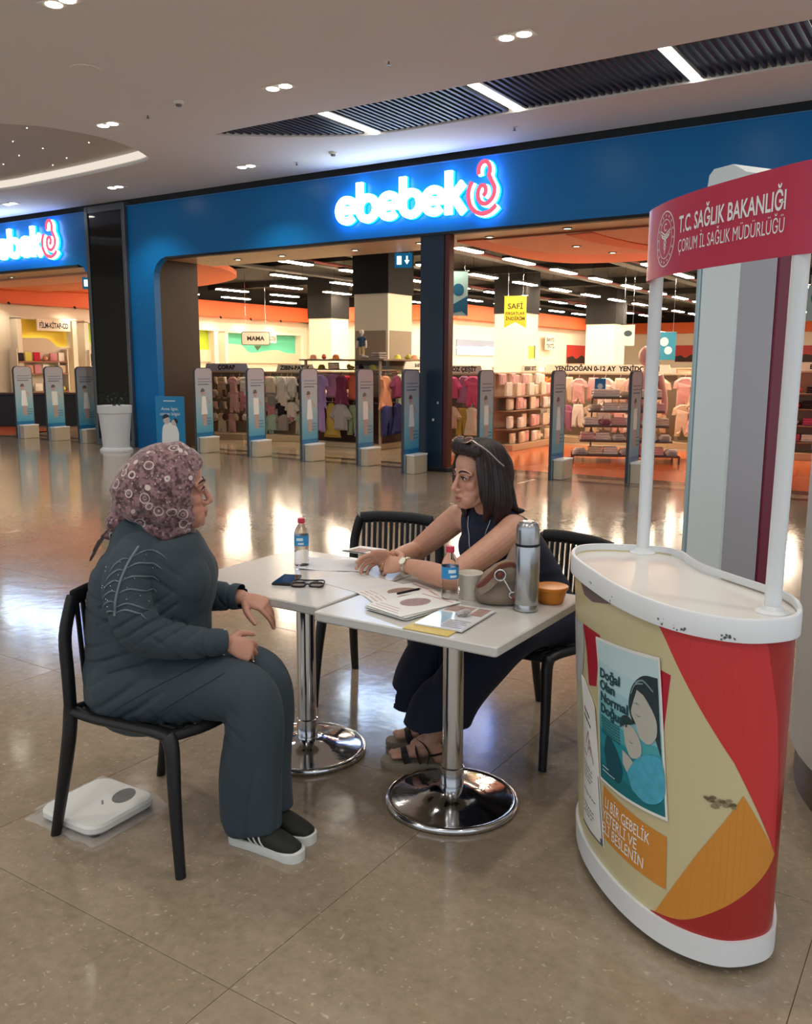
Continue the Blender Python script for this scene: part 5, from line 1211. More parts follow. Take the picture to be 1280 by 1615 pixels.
MB().box((-.22, -.25, .06), (.16, .25, .80), bev=.006).build('body', mat('cabinet_brown', '#a06a50', .45), cb)
for k in range(2): 
    d_ = MB().box((-.19, -.262, .55-.26*k), (.13, -.25, .77-.26*k), bev=.003).build('drawer', mat('drawer_brown', '#b0765a', .45), cb); MB().sphere((-.03, -.27, .66-.26*k), .014, 10, 6).build('knob', M_BLACK, d_)
for x in (-.22, .34): MB().box((x-.012, -.24, 0), (x+.012, -.216, 1.20)).build('post', M_FR, cb)
MB().box((-.22, -.24, .86), (.34, -.216, .885)).build('rail', M_FR, cb)
for k in range(4):
    product('folded' if k % 2 else 'roll', (-3.86-.02*k, 15.08, .805+.11*k if k < 1 else .805+.13*k), g9z, PAL[['pale pink', 'peach', 'beige', 'pale pink'][k]], ['pale pink', 'peach', 'beige', 'pale pink'][k], '%s from below in the pile on the brown cabinet' % OD[k], 'folded pile on the brown cabinet')
# shelves far right behind the booth
gR = gondola('folded clothes shelf unit seen right of the crimson totem edge', (-2.4, 16.6, 0), 0, 2.2, 1.50, shelves=((.30, .42), (.58, .40), (.86, .38), (1.12, .36)), back='#a5846e', header='BEBE', hw=.8)
rows_on(['folded', 'roll'], ['red', 'dark', 'hot pink', 'pale pink', 'white', 'dark'], (-2.4, 16.6), 0, 2.1, [.302, .582, .862, 1.122], 7, .24, 'the far right shelf unit', 'folded clothes on the far right shelves')
# far shop part: counter, shelves with books and packs, poster
ck = thing('checkout_counter', 'black checkout counter with dark wooden top in the far shop part', 'counter', (-20.0, 13.9, 0), R(40))
MB().box((-1.1, -.3, 0), (1.1, .3, .78), bev=.01).build('body', mat('counter_black', '#120e0e', .4), ck)
MB().box((-1.15, -.36, .78), (1.15, .34, .83), bev=.006).build('counter_top', mat('dark_red_wood', '#3f1c1a', .3), ck)
for k, (y0, n_) in enumerate(((14.25, 6), (16.55, 4))):
    w_ = (1.55, .9)[k]
    t = thing('wall_shelf_unit', ['wall shelves with books and toys under the yellow niche', 'wall shelves with small goods under the green niche'][k], 'shelf unit', (-21.95, y0, 0))
    for z in (.5, .8, 1.29, 1.62): MB().box((0, 0, z-.03), (.36, w_, z), bev=.003).build('shelf', mat('rosewood_shelf', '#a0604c', .5), t)
    for y in (0, w_): MB().box((0, y-.015, 0), (.36, y+.015, 1.95)).build('side', M_CREAM, t)
    for ri, z in enumerate((.5, .8, 1.29, 1.62)):
        for j in range(n_):
            kd = ['pack', 'pack', 'ball', 'bagset'][(j+ri) % 4]; c = ['white', 'yellow', 'rose', 'cream', 'red', 'white', 'dark', 'peach'][(j*3+ri*2) % 8]
            product(kd, (-21.7, y0+w_*(j+.5)/n_, z), R(90), PAL[c], c, '%s from left on shelf %s, %s niche' % (OD[j], ['one', 'two', 'three', 'four'][ri], ['yellow', 'green'][k]), 'goods on the far wall shelves')
po = thing('purple_poster', 'purple product poster on the wall under the narrow green niche', 'poster', (-21.93, 16.6, 0))
MB().box((.0, .0, 1.2), (.02, .62, 2.02)).build('sheet', mat('purple_print', '#4b3a76', .5), po)
mb = MB(); mb.box((.02, .14, 1.62), (.024, .5, 1.9), bev=.001); mb.build('picture', mat('print_white', '#f0f4f4', .5), po); MB().box((.02, .16, 1.38), (.024, .5, 1.5)).build('picture', MATS['print_white'], po)
# low baskets by the planter
g0 = gondola('low mixed goods display behind the planter pot', (-16.0, 13.3, 0), R(50), 1.2, 1.15, shelves=((.40, .35), (.72, .33)), back='#a5907a')
rows_on(['bonnet', 'pack', 'ball', 'shoe'], ['brown', 'red', 'cream', 'dark', 'peach', 'beige'], (-16.0, 13.3), R(50), 1.1, [.13, .402, .722, .99], 6, .2, 'the low mixed display', 'mixed goods behind the planter')

# ------------------------------------------------------------------ hanging signs and pennants
def exit_sign(loc, rz, lab):
    t = thing('exit_sign', lab, 'sign', loc, rz)
    MB().box((-.15, -.02, .0), (.15, .02, .24), bev=.004).build('panel', emat('exit_blue', '#1f6f9c', .55), t)
    MB().box((-.13, -.03, .27), (.13, .03, .40), bev=.004).build('housing', mat('exit_housing', '#2f6f8c', .3), t)
    for x in (-.1, .1): MB().cyl((x, 0, .2), (x, 0, .45), .005, 6).build('hanger', M_GREYM, t)
    f = lambda a, b, d: (a, d, b)
    mb = MB(); mb.prism([(-.11, .05), (-.03, .05), (-.03, .19), (-.11, .19)], f, -.024, -.021); mb.prism([(.05, .19), (.08, .19), (.08, .12), (.11, .12), (.065, .05), (.02, .12), (.05, .12)], f, -.024, -.021); mb.build('pictogram', emat('exit_white', '#dff4ff', 1.6), t)
exit_sign((-8.45, 12.9, 3.2), R(20), 'small blue lit exit sign hanging under the soffit near the pier')
exit_sign((-16.2, 12.5, 3.14), R(30), 'small blue lit exit sign hanging in the far opening by the glass column')
def pennant(lab, loc, rz, w_, h_, c, notch, txt=(), tcol='#2e2e0a', pic=None):
    t = thing('hanging_pennant', lab, 'banner', loc, rz)
    f = lambda a, b, d: (a, d, b)
    P = [(-w_/2, 0), (w_/2, 0), (w_/2, -h_), (0, -h_+notch), (-w_/2, -h_)] if notch else [(-w_/2, 0), (w_/2, 0), (w_/2, -h_), (-w_/2, -h_)]
    MB().prism(P, f, -.003, .003).build('cloth', mat('pen_'+c[1:], c, .6), t)
    MB().tube([(-w_/2-.02, 0, 0), (w_/2+.02, 0, 0)], .008, 8).build('rod', M_CHROME, t)
    MB().tube([(-w_/3, 0, 0), (-w_/3, 0, 4.1-loc[2])], .003, 5).tube([(w_/3, 0, 0), (w_/3, 0, 4.1-loc[2])], .003, 5).build('cord', M_CHROME, t)
    if txt:
        mb = MB()
        for k, (s, zz, sz) in enumerate(txt): put_text(mb, s, lambda x, y: (x, -.0045, zz+y), min(sz, w_*.86/textw(s, 1.)), align='CENTER', bold=.02)
        mb.build('lettering', mat('pt_'+tcol[1:], tcol, .6), t)
    if pic:
        mb = MB()
        for P2 in pic: mb.prism([(a*w_, b*h_) for a, b in P2], f, -.006, -.0035)
        mb.build('picture', mat('pp_'+tcol[1:], tcol, .6), t)
CAR = [arc(0, -.42, .30, 0, 360, 16, .14)[:-1]]
pennant('yellow pennant with sale lettering hanging before a cream pillar', (-8.34, 17.0, 3.0), R(20), .46, .66, '#c9b62a', .12, (('SAFİ', -.27, .16), ('FIRSATLAR', -.39, .10), ('İNDİRİM', -.50, .12)), '#2e2e0a')
pennant('pale teal pennant with a blue emblem hanging right of the pier', (-8.0, 14.0, 3.22), R(35), .34, .78, '#a9d6d8', .0, (), '#1f6d94', CAR+[[(-.5, -.8), (.5, -.55), (.5, -1), (.2, -.9), (-.5, -.95)]])
pennant('small pale pennant with a dark emblem near the tall pink mannequin', (-6.94, 20.0, 2.5), R(20), .30, .48, '#b9cfcc', .0, (), '#3a4a52', CAR)
pennant('blue picture banner hanging behind the left booth pole', (-6.05, 20.0, 2.32), R(15), .42, .62, '#2b7f9c', .0, (), '#dfe8e0', [arc(-.1, -.35, .22, 0, 360, 12, .16)[:-1], arc(.12, -.66, .2, 0, 360, 12, .14)[:-1]])
pennant('pale teal pennant with ring emblem hanging right of the totem', (-2.42, 14.0, 2.68), R(5), .22, .42, '#bfdadb', .0, (), '#c84a5c', [arc(0, -.35, .3, 0, 360, 16, .2)[:-1]])
pennant('second pale pennant with ring emblem at the far right edge', (-2.12, 14.0, 2.72), R(5), .22, .50, '#a8d3d6', .0, (), '#2d7c8e', [arc(0, -.35, .3, 0, 360, 16, .2)[:-1]])
sb_ = thing('speech_bubble_sign', 'cream speech bubble sign with a word hanging before the teal niche', 'sign', (-15.62, 17.0, 2.2), R(40))
f = lambda a, b, d: (a, d, b)
MB().prism(rrect(-.36, -.16, .36, .18, .05, 4), f, -.012, .012).prism([(-.05, -.17), (.14, -.17), (.04, -.30)], f, -.012, .012).build('board', mat('bubble_green', '#6b7a5a', .5), sb_)
MB().prism(rrect(-.34, -.14, .34, .16, .04, 4), f, -.016, -.0125).build('face', mat('sign_cream', '#efe3cf', .5), sb_)
mb = MB(); put_text(mb, 'MAMA', lambda x, y: (x, -.018, -.04+y), .15, bold=.03, align='CENTER'); mb.build('lettering', mat('sign_black', '#1b1712', .6), sb_)
MB().tube([(-.25, 0, .17), (-.25, 0, 1.9)], .003, 5).tube([(.25, 0, .17), (.25, 0, 1.9)], .003, 5).build('cord', M_CHROME, sb_)
bt = thing('wall_sign', 'cream lettered sign with two lines right of the yellow pennant', 'sign', (-15.3, 34.5, 2.2), R(90))
MB().box((-.5, -.03, 0), (.5, 0, .6), bev=.01).build('board', mat('sign_cream', '#efe3cf', .5), bt)
mb = MB(); put_text(mb, 'BANYO', lambda x, y: (x, -.033, .34+y), .22, bold=.03, align='CENTER'); put_text(mb, 'TEKSTİL', lambda x, y: (x, -.033, .08+y), .22, bold=.03, align='CENTER'); mb.build('lettering', mat('sign_black', '#1b1712', .6), bt)
ns = thing('notice_card', 'small yellow notice card on the cream pillar below the yellow pennant', 'sign', (-10.195, 21.8, 1.75), R(90))
MB().box((-.16, -.012, 0), (.16, 0, .32)).build('card', mat('pen_e6d64a', '#e6d64a', .6), ns); MB().box((.17, -.02, 0), (.20, 0, .34)).build('edge', M_DKBROWN, ns)
# tall back gondolas fill the far wall
for i, (x, y, w_, lab) in enumerate([(-12.8, 27.5, 3, 'far wall shelf unit behind the yellow pennant pillar'), (-8.2, 30, 4, 'far wall shelf unit left of the farthest pillar'), (-3, 30, 4, 'far wall shelf unit behind the booth pole')]):
    gondola(lab, (x, y, 0), 0, w_, 1.5, shelves=((.5, .4), (.9, .4), (1.2, .4)), back='#c9ae92')
    rows_on(['folded', 'pack', 'roll'], ['white', 'cream', 'pale pink', 'beige', 'grey'], (x, y), 0, w_-.1, [.502, .902, 1.202], 7, .2, ['the shelf behind the pennant', 'the farthest middle shelf', 'the farthest right shelf'][i], 'goods on the far shelves', 1.1)

# ------------------------------------------------------------------ security gate panels
GM = bpy.data.materials.new('gate_print'); GM.use_nodes = True
nt = GM.node_tree; b_ = nt.nodes['Principled BSDF']; b_.inputs['Roughness'].default_value = .3
tc = nt.nodes.new('ShaderNodeTexCoord'); sx_ = nt.nodes.new('ShaderNodeSeparateXYZ'); rp = nt.nodes.new('ShaderNodeValToRGB')
nt.links.new(tc.outputs['Generated'], sx_.inputs[0]); nt.links.new(sx_.outputs[2], rp.inputs[0]); nt.links.new(rp.outputs[0], b_.inputs['Base Color'])
el = rp.color_ramp.elements; el[0].position = .0; el[0].color = lin('#9fb6c4')+(1,); el[1].position = 1.; el[1].color = lin('#b9b4bd')+(1,)
for p, c in ((.185, '#9fb6c4'), (.19, '#1c74a8'), (.235, '#1c74a8'), (.24, '#4fa3c4'), (.40, '#7fbcd0'), (.6, '#a9c6d2'), (.8, '#b5bcc6')): e = el.new(p); e.color = lin(c)+(1,)
def gate(x, y, lab, boy):
    t = thing('security_gate', lab, 'gate', (x, y, 0), 0, 'security gate panels at the shop entrance')
    if 'g%d' % boy not in KIDS:
        P = rrect(-.20, .30, .20, 1.50, .001, 1); P = [(-.21, .0), (.21, .0)]+arc(.13, 1.42, .08, 0, 90, 5)+arc(-.13, 1.42, .08, 90, 180, 5)
        f = lambda a, b, d: (d, a, b)
        pm = MB().prism(P, f, .018, -.018).mesh('panel', GM)
        edge = MB(); strip(edge, P[1:]+[P[0]], .012, f, .020, -.020); em = edge.mesh('edge_trim', mat('gate_edge', '#3a4048', .4))
        bm_ = MB().box((.03, -.16, .0), (.17, .20, .26), bev=.006).mesh('base', mat('gate_base', '#c9bea8', .35)); cm = MB().box((.025, -.165, .26), (.175, .205, .285), bev=.004).mesh('base_cap', M_PRW)
        fms = [MB().prism(P_, f, .0195, .0183).mesh('figure_print', mat('print_skin2', '#c3a49c', .5)) for P_ in (arc(-.03, 1.07, .042, 0, 360, 14, .055)[:-1], [(-.05, .72), (.0, .72), (.0, .48), (-.04, .48)], [(.005, .72), (.05, .72), (.045, .48), (.01, .48)], [(.05, .96), (.13, .86), (.14, .89), (.06, .99)])]
        tm_ = MB(); tm_.prism([(-.075, 1.0), (.055, 1.0), (.06, .72), (-.07, .72)] if boy else [(-.05, 1.0), (.035, 1.0), (.075, .68), (-.075, .68)], f, .020, .0183)
        hm = MB(); hm.prism(arc(-.03, 1.085, .046, 0, 190, 10, .058), f, .0205, .0183)
        lm_ = MB()
        for k, (z, w_) in enumerate(((1.30, .30), (1.25, .34), (1.20, .26))): lm_.box((.0183, -.14, z), (.0195, -.14+w_, z+(.012 if k < 2 else .02)))
        for k in range(3): lm_.box((.0183, .05, .60-.05*k), (.0195, .17, .615-.05*k))
        KIDS['g%d' % boy] = [('panel', pm), ('edge_trim', em), ('base', bm_), ('base_cap', cm), *[('figure_print', q_) for q_ in fms], ('clothes_print', tm_.mesh('clothes_print', MATS['print_white'])), ('hair_print', hm.mesh('hair_print', mat('print_brown', '#6b5a58', .5))), ('print_line', lm_.mesh('print_line', mat('print_slate', '#6b7890', .5)))]
    for n_, me in KIDS['g%d' % boy]: link(n_, me, t)
GX = [(-11.67, 11.3, 'tall gate panel with child print right beside the blue advertising board'), (-10.42, 11.3, 'tall gate panel with child print, second right of the blue advertising board'), (-9.25, 11.3, 'tall gate panel with child print, third right of the advertising board'), (-8.12, 11.3, 'tall gate panel with child print in front of the clothes island'), (-6.98, 10.86, 'tall gate panel with child print touching the dark pier'), (-5.98, 11.3, 'tall gate panel with child print above the dark haired woman'), (-4.95, 11.5, 'tall gate panel with child print left of the folded clothes table'), (-3.92, 11.7, 'tall gate panel with child print nearest the booth pole'), (-17.0, 11.3, 'tall gate panel with child print, farthest left in the far opening'), (-15.95, 11.3, 'tall gate panel with child print in the middle of the far opening'), (-14.95, 11.3, 'tall gate panel with child print nearest the glass column')]
for i, (x, y, lab) in enumerate(GX): gate(x, y, lab, i % 2)

# ================================================================== PEOPLE
from mathutils.bvhtree import BVHTree
def vox(mb, size, smooth=4, fac=.5):
    me = mb.mesh('tmp', []); bm = bmesh.new(); bm.from_mesh(me)
    bmesh.ops.remove_doubles(bm, verts=bm.verts, dist=1e-6); bmesh.ops.recalc_face_normals(bm, faces=bm.faces); bm.to_mesh(me); bm.free()
    o = bpy.data.objects.new('tmp', me); COL.objects.link(o)
    r = o.modifiers.new('r', 'REMESH'); r.mode = 'VOXEL'; r.voxel_size = size; r.use_smooth_shade = True
    if smooth: s = o.modifiers.new('s', 'SMOOTH'); s.factor = fac; s.iterations = smooth
    out = bpy.data.meshes.new_from_object(o.evaluated_get(bpy.context.evaluated_depsgraph_get()))
    bpy.data.objects.remove(o); bpy.data.meshes.remove(me)
    out.polygons.foreach_set('use_smooth', [True]*len(out.polygons)); return out
def coords(me):
    a = np.empty(len(me.vertices)*3, np.float32); me.vertices.foreach_get('co', a); return a.reshape(-1, 3)
def normals(me):
    a = np.empty(len(me.vertices)*3, np.float32); me.vertices.foreach_get('normal', a); return a.reshape(-1, 3)
def vnoise(P, f, seed=0., k=5):
    # smooth pseudo-noise from summed sines, vectorised
    r = np.random.RandomState(int(seed*97)+3); out = np.zeros(len(P)); 
    for _ in range(k):
        w = r.normal(size=3)*f; out += np.sin(P@w+r.uniform(0, 6.28))
    return out/k**.5
def displace(me, fn):
    P = coords(me); N = normals(me); D = fn(P); P2 = P+N*D[:, None]; me.vertices.foreach_set('co', P2.astype(np.float32).ravel()); me.update()
def tint(me, C):
    a = me.color_attributes.new('tint', 'FLOAT_COLOR', 'POINT'); b = np.ones((len(me.vertices), 4), np.float32); b[:, :3] = C; a.data.foreach_set('color', b.ravel())
def attr_mat(name, rough, bump=.05, bscale=300, sss=.0, sheen=0.):
    m = bpy.data.materials.new(name); m.use_nodes = True; nt = m.node_tree; b = nt.nodes['Principled BSDF']; b.inputs['Roughness'].default_value = rough
    at = nt.nodes.new('ShaderNodeAttribute'); at.attribute_name = 'tint'; n = nt.nodes.new('ShaderNodeTexNoise'); n.inputs['Scale'].default_value = 40; tc = nt.nodes.new('ShaderNodeTexCoord'); nt.links.new(tc.outputs['Object'], n.inputs['Vector'])
    mx = nt.nodes.new('ShaderNodeMix'); mx.data_type = 'RGBA'; mx.blend_type = 'MULTIPLY'; mx.inputs[0].default_value = .25; nt.links.new(at.outputs['Color'], mx.inputs[6]); nt.links.new(n.outputs['Color'], mx.inputs[7])
    mr = nt.nodes.new('ShaderNodeMapRange'); mr.inputs[3].default_value = .88; mr.inputs[4].default_value = 1.12; nt.links.new(n.outputs['Fac'], mr.inputs[0])
    vm = nt.nodes.new('ShaderNodeVectorMath'); vm.operation = 'SCALE'; nt.links.new(at.outputs['Color'], vm.inputs[0]); nt.links.new(mr.outputs[0], vm.inputs['Scale']); nt.links.new(vm.outputs[0], b.inputs['Base Color'])
    n2 = nt.nodes.new('ShaderNodeTexNoise'); n2.inputs['Scale'].default_value = bscale; nt.links.new(tc.outputs['Object'], n2.inputs['Vector']); bp = nt.nodes.new('ShaderNodeBump'); bp.inputs['Strength'].default_value = bump; bp.inputs['Distance'].default_value = .003; nt.links.new(n2.outputs['Fac'], bp.inputs['Height']); nt.links.new(bp.outputs['Normal'], b.inputs['Normal'])
    if sss: b.inputs['Subsurface Weight'].default_value = sss; b.inputs['Subsurface Radius'].default_value = (.012, .005, .003); b.inputs['Subsurface Scale'].default_value = 1.0
    return m
M_SKIN = attr_mat('skin', .48, .08, 500, .12)
class Frame:
    def __init__(s, o, x, z=(0, 0, 1), sc=1.):
        s.o = Vector(o); s.x = Vector(x).normalized(); z = Vector(z); s.y = z.cross(s.x).normalized(); s.z = s.x.cross(s.y); s.k = sc
    def __call__(s, x, y, z): return s.o+(s.x*x+s.y*y+s.z*z)*s.k
    def inv(s, P):
        Q = P-np.array(s.o); return np.stack([Q@np.array(s.x), Q@np.array(s.y), Q@np.array(s.z)], 1)/s.k
def ell(mb, fr, c, r, n=20, k=14):
    V = []; F = []
    for i in range(k+1):
        th = PI*i/k
        for j in range(n):
            w = 2*PI*j/n; V.append(tuple(fr(c[0]+r[0]*math.sin(th)*math.cos(w), c[1]+r[1]*math.sin(th)*math.sin(w), c[2]+r[2]*math.cos(th))))
    for i in range(k):
        for j in range(n): F.append((i*n+j, (i+1)*n+j, (i+1)*n+(j+1) % n, i*n+(j+1) % n))
    mb.add(V, F)
def limb(mb, P, rad, k=6, n=20, ref=None, fr=None):
    # tapered limb with rounded ends through P; rad entries are r or (ra, rb)
    P = [tuple(fr(*p)) if fr else tuple(p) for p in P]; rad = [(q, q) if not hasattr(q, '__len__') else q for q in rad]
    sc = fr.k if fr else 1.
    C = catmull(P, k); Q = [tuple(x*sc for x in q) for q in catmull(rad, k)]
    a, b = Vector(C[0])-Vector(C[1]), Vector(C[-1])-Vector(C[-2]); a.normalize(); b.normalize()
    def cap(c, d, q): r = min(q)*.9; return [(tuple(Vector(c)+d*r*math.sin(t)), (q[0]*math.cos(t), q[1]*math.cos(t))) for t in (.4, .8, 1.15, 1.4)]
    pre = cap(C[0], a, Q[0])[::-1]; post = cap(C[-1], b, Q[-1])
    path = [p for p, _ in pre]+list(C)+[p for p, _ in post]; rr = [q for _, q in pre]+list(Q)+[q for _, q in post]
    mb.tube(path, rr, n, ref=ref)
def hand(mb, Wp, d, n, left, curls, sc=1., thumb=.4, spread=.10):
    W_ = Vector(Wp); d = Vector(d).normalized(); n = Vector(n); n = (n-d*n.dot(d)).normalized(); t = d.cross(n) if left else n.cross(d)
    limb(mb, [W_-d*.03*sc, W_+d*.012*sc, W_+d*.05*sc, W_+d*.084*sc], [(.024*sc, .017*sc), (.028*sc, .017*sc), (.038*sc, .016*sc), (.039*sc, .0125*sc)], 4, 16, ref=t)
    def rot(v, ax, a): return Matrix.Rotation(a, 3, ax) @ v
    tips = []
    for i in range(4):
        L = [(.041, .026, .020), (.046, .029, .021), (.043, .027, .020), (.033, .020, .017)][i]
        base = W_+(d*(.080, .085, .082, .074)[i]+t*(.030-.0200*i))*sc
        dd = (d+t*spread*(1.5-i)*.8).normalized(); ax = dd.cross(n)      # turning about ax by a positive angle bends towards the palm
        if (rot(dd, ax, .3)-dd).dot(n) > 0: ax = -ax
        P = [base-dd*.012*sc, base]; a = 0; c = curls if not hasattr(curls[0], '__len__') else curls[i]
        p = base
        for q in range(3):
            a += c[q]; p = p+rot(dd, ax, a)*L[q]*sc; P.append(p)
        limb(mb, P, [x*sc*(1.0 if i < 3 else .88) for x in (.0095, .0098, .0088, .0080, .0066)], 3, 12, ref=t); tips.append((p, rot(dd, ax, a), rot(n, ax, a)))
    b = W_+(d*.018+t*.022-n*.004)*sc; e = (d*.55+t*.75-n*.25).normalized()
    P = [b, b+e*.036*sc]; e2 = (e*(1-thumb)+d*thumb).normalized(); P.append(P[-1]+e2*.030*sc); e3 = (e2*(1-thumb*.6)+(d-n*.3).normalized()*thumb*.6).normalized(); P.append(P[-1]+e3*.025*sc)
    limb(mb, P, [.0145*sc, .0125*sc, .0102*sc, .0078*sc], 3, 12, ref=n); tips.append((P[-1], e3, n))
    return tips
def nails(parent, tips, sc, col='#d8a99a'):
    for p, d, n in tips:
        n = (n-d*n.dot(d)).normalized(); t = d.cross(n); c = p+n*.0052*sc-d*.001*sc
        mb = MB(); P = [c+d*(math.cos(w)*.0065*sc)+t*(math.sin(w)*.0046*sc) for w in np.linspace(0, 2*PI, 11)[:-1]]
        V = [tuple(q) for q in P]+[tuple(q+n*.0012-(q-c)*.15) for q in P]; k = len(P)
        mb.add(V, [(i, (i+1) % k, k+(i+1) % k, k+i) for i in range(k)]+[tuple(range(k, 2*k)), tuple(range(k))[::-1]])
        mb.build('fingernail', mat('nail', col, .3), parent, smooth=50, world=True)
def head(mb, f, mouth=0.):
    e = lambda c, r, n=20, k=14: ell(mb, f, c, r, n, k)
    e((-.012, 0, .040), (.094, .074, .088)); e((.035, 0, .042), (.050, .060, .062)); e((.030, 0, -.030), (.055, .057, .070)); e((-.035, 0, -.005), (.062, .066, .06))
    for s in (-1, 1):
        limb(mb, [(-.012, s*.056, -.030), (.008, s*.054, -.062), (.040, s*.036, -.090), (.066, s*.012, -.104)], [.016, .017, .016, .013], 4, 12, fr=f)
        e((.052, s*.037, -.030), (.026, .022, .024)); e((.056, s*.030, -.060), (.026, .022, .026))
        limb(mb, [(.080, s*.010, .020), (.078, s*.030, .024), (.060, s*.052, .016)], [.009, .0095, .007], 3, 10, fr=f)
        e((.046, s*.032, -.062), (.032, .027, .038)); e((.060, s*.027, -.080), (.026, .024, .028)); e((.030, s*.040, -.045), (.034, .024, .036))
        e((.092, s*.0115, -.043), (.011, .0085, .0075), 12, 8)
        # eyelids: a soft mound that leaves a slit for the eye
        e((.070, s*.031, .003), (.0145, .0165, .0135), 14, 10)
        # ear
        e((-.008, s*.074, -.008), (.018, .009, .030), 12, 8); e((-.004, s*.074, -.032), (.010, .007, .010), 10, 6)
    limb(mb, [(.080, 0, .018), (.090, 0, -.002), (.101, 0, -.024), (.107, 0, -.036)], [.0075, .008, .0095, .0105], 4, 12, fr=f)
    e((.100, 0, -.043), (.009, .010, .006), 10, 8)
    e((.080, 0, -.066), (.017, .027, .018)); 
    limb(mb, [(.080, -.024, -.071), (.092, -.010, -.0655), (.0935, 0, -.0665), (.092, .010, -.0655), (.080, .024, -.071)], [.0035, .0055, .005, .0055, .0035], 3, 8, fr=f)
    limb(mb, [(.080, -.021, -.074), (.0905, -.009, -.0795-mouth), (.0915, 0, -.080-mouth), (.0905, .009, -.0795-mouth), (.080, .021, -.074)], [.0035, .0058, .006, .0058, .0035], 3, 8, fr=f)
    e((.076, 0, -.102), (.015, .018, .013), 14, 10); e((.082, 0, -.092), (.008, .02, .008), 12, 8)
def face_tint(P, f, skin, lip, C):
    Q = f.inv(P); m = (np.abs(Q[:, 0]-.09) < .03) & (Q[:, 2] < .2) & (Q[:, 2] > -.2)
    l = np.exp(-((Q[:, 2]+.0725)/.0085)**2-(Q[:, 1]/.022)**4)*(Q[:, 0] > .072)*(Q[:, 0] < .11); l = np.clip(l*1.25, 0, 1)[:, None]
    C = C*(1-l)+np.array(lip)*l
    ch = (np.exp(-((Q[:, 2]+.035)/.03)**2-((np.abs(Q[:, 1])-.04)/.022)**2)*(Q[:, 0] > .02)*.35)[:, None]; C = C*(1-ch)+np.array(lin('#c4705e'))*ch
    ey = (np.exp(-((Q[:, 2]-.002)/.013)**2-((np.abs(Q[:, 1])-.031)/.02)**2)*(Q[:, 0] > .05)*.30)[:, None]; C = C*(1-ey)+np.array(lin('#7a4a3e'))*ey
    ml = (np.exp(-((Q[:, 2]+.0725)/.0018)**2-(Q[:, 1]/.022)**6)*(Q[:, 0] > .083)*(Q[:, 0] < .11)*.6)[:, None]; C = C*(1-ml)+np.array(lin('#5a2a26'))*ml
    return C
def face_parts(root, f, brow, iris='#2c1a12', gaze=0.):
    M_EW = mat('eye_white', '#d9d2cc', .12); M_IR = mat('iris_dark', iris, .08); M_BR = mat('brow_'+brow[1:], brow, .7)
    for s in (-1, 1):
        mb = MB(); ell(mb, f, (.0735, s*.031, .0015), (.0120, .0128, .0078), 16, 10); ew = mb.build('eye', M_EW, root, smooth=80, world=True)
        mb = MB(); ell(mb, f, (.0822, s*.031+gaze, .0015), (.0042, .0056, .0056), 12, 8); mb.build('iris', M_IR, ew, smooth=80, world=True)
        mb = MB(); limb(mb, [(.079, s*.0165, .0005), (.0868, s*.0255, .0078), (.0858, s*.036, .0082), (.0765, s*.046, .0015)], [.0014, .0022, .0024, .0014], 4, 8, fr=f); mb.build('upper_lid', mat('lash_dark', '#20120f', .6), ew, smooth=80, world=True)
        mb = MB(); limb(mb, [(.0895, s*.013, .0215), (.0885, s*.026, .0285), (.079, s*.042, .0275), (.066, s*.053, .0195)], [.0022, .0034, .0030, .0014], 4, 8, fr=f); mb.build('eyebrow', M_BR, root, smooth=80, world=True)
def hood(rings, f, n=40, bow=None):
    # rings: (top(x,z), bottom(x,z), half width, squareness)
    mb = MB(); V = []; F = []
    for ri, ((tx, tz), (bx, bz), w, sq) in enumerate(rings):
        bw = (bow or {}).get(ri, 0)
        cx, cz, ax, az = (tx+bx)/2, (tz+bz)/2, (tx-bx)/2, (tz-bz)/2
        for j in range(n):
            a = 2*PI*j/n; s_, c_ = math.sin(a), math.cos(a)
            V.append(tuple(f(cx+ax*c_-bw*s_*s_, math.copysign(abs(s_)**sq, s_)*w, cz+az*c_)))
    m = len(rings)
    for i in range(m-1):
        for j in range(n): F.append((i*n+j, i*n+(j+1) % n, (i+1)*n+(j+1) % n, (i+1)*n+j))
    F.append(tuple(range(n))[::-1]); F.append(tuple(range((m-1)*n, m*n)))
    return mb.add(V, F)
def cloth_mat(name, c, rough=.85, weave=400):
    return mat(name, c, rough, var=.10, vscale=6, bump=.12, bscale=weave, sheen=.04)

# ------------------------------------------------------------------ woman in the headscarf
O1 = Vector((-2.30, 1.94, 0)); B1 = Frame(O1, (.839, .545, 0))
w1 = thing('person', 'woman in patterned mauve headscarf and dark grey tracksuit sitting and gesturing', 'person', (-2.30, 1.94, 0))
yaw = R(20); hd1 = (B1.x*math.cos(yaw)+B1.y*math.sin(yaw)); H1 = Frame(B1(.100, 0, 1.168), hd1, (0.02, 0, 1), 1.13)
SK1 = lin('#c08c76')
body = MB(); head(body, H1)
limb(body, [(.03, 0, .96), (.045, 0, 1.04), (.065, .005, 1.10)], [.062, .056, .055], fr=B1)
limb(body, [(-.03, 0, .52), (-.01, 0, .65), (.0, 0, .80), (.02, 0, .93), (.03, 0, 1.0)], [(.16, .19), (.165, .18), (.17, .18), (.15, .17), (.07, .10)], fr=B1, ref=tuple(B1.x))
for s in (-1, 1):   # shoulders to wrists
    if s < 0: limb(body, [(.01, -.16, .985), (.01, -.215, .88), (.062, -.235, .745), (.18, -.19, .705), (.285, -.14, .690)], [.055, .052, .045, .038, .027], fr=B1)
    else: limb(body, [(.01, .16, .985), (.02, .215, .88), (.07, .235, .755), (.18, .20, .745), (.285, .165, .757)], [.055, .052, .045, .038, .027], fr=B1)
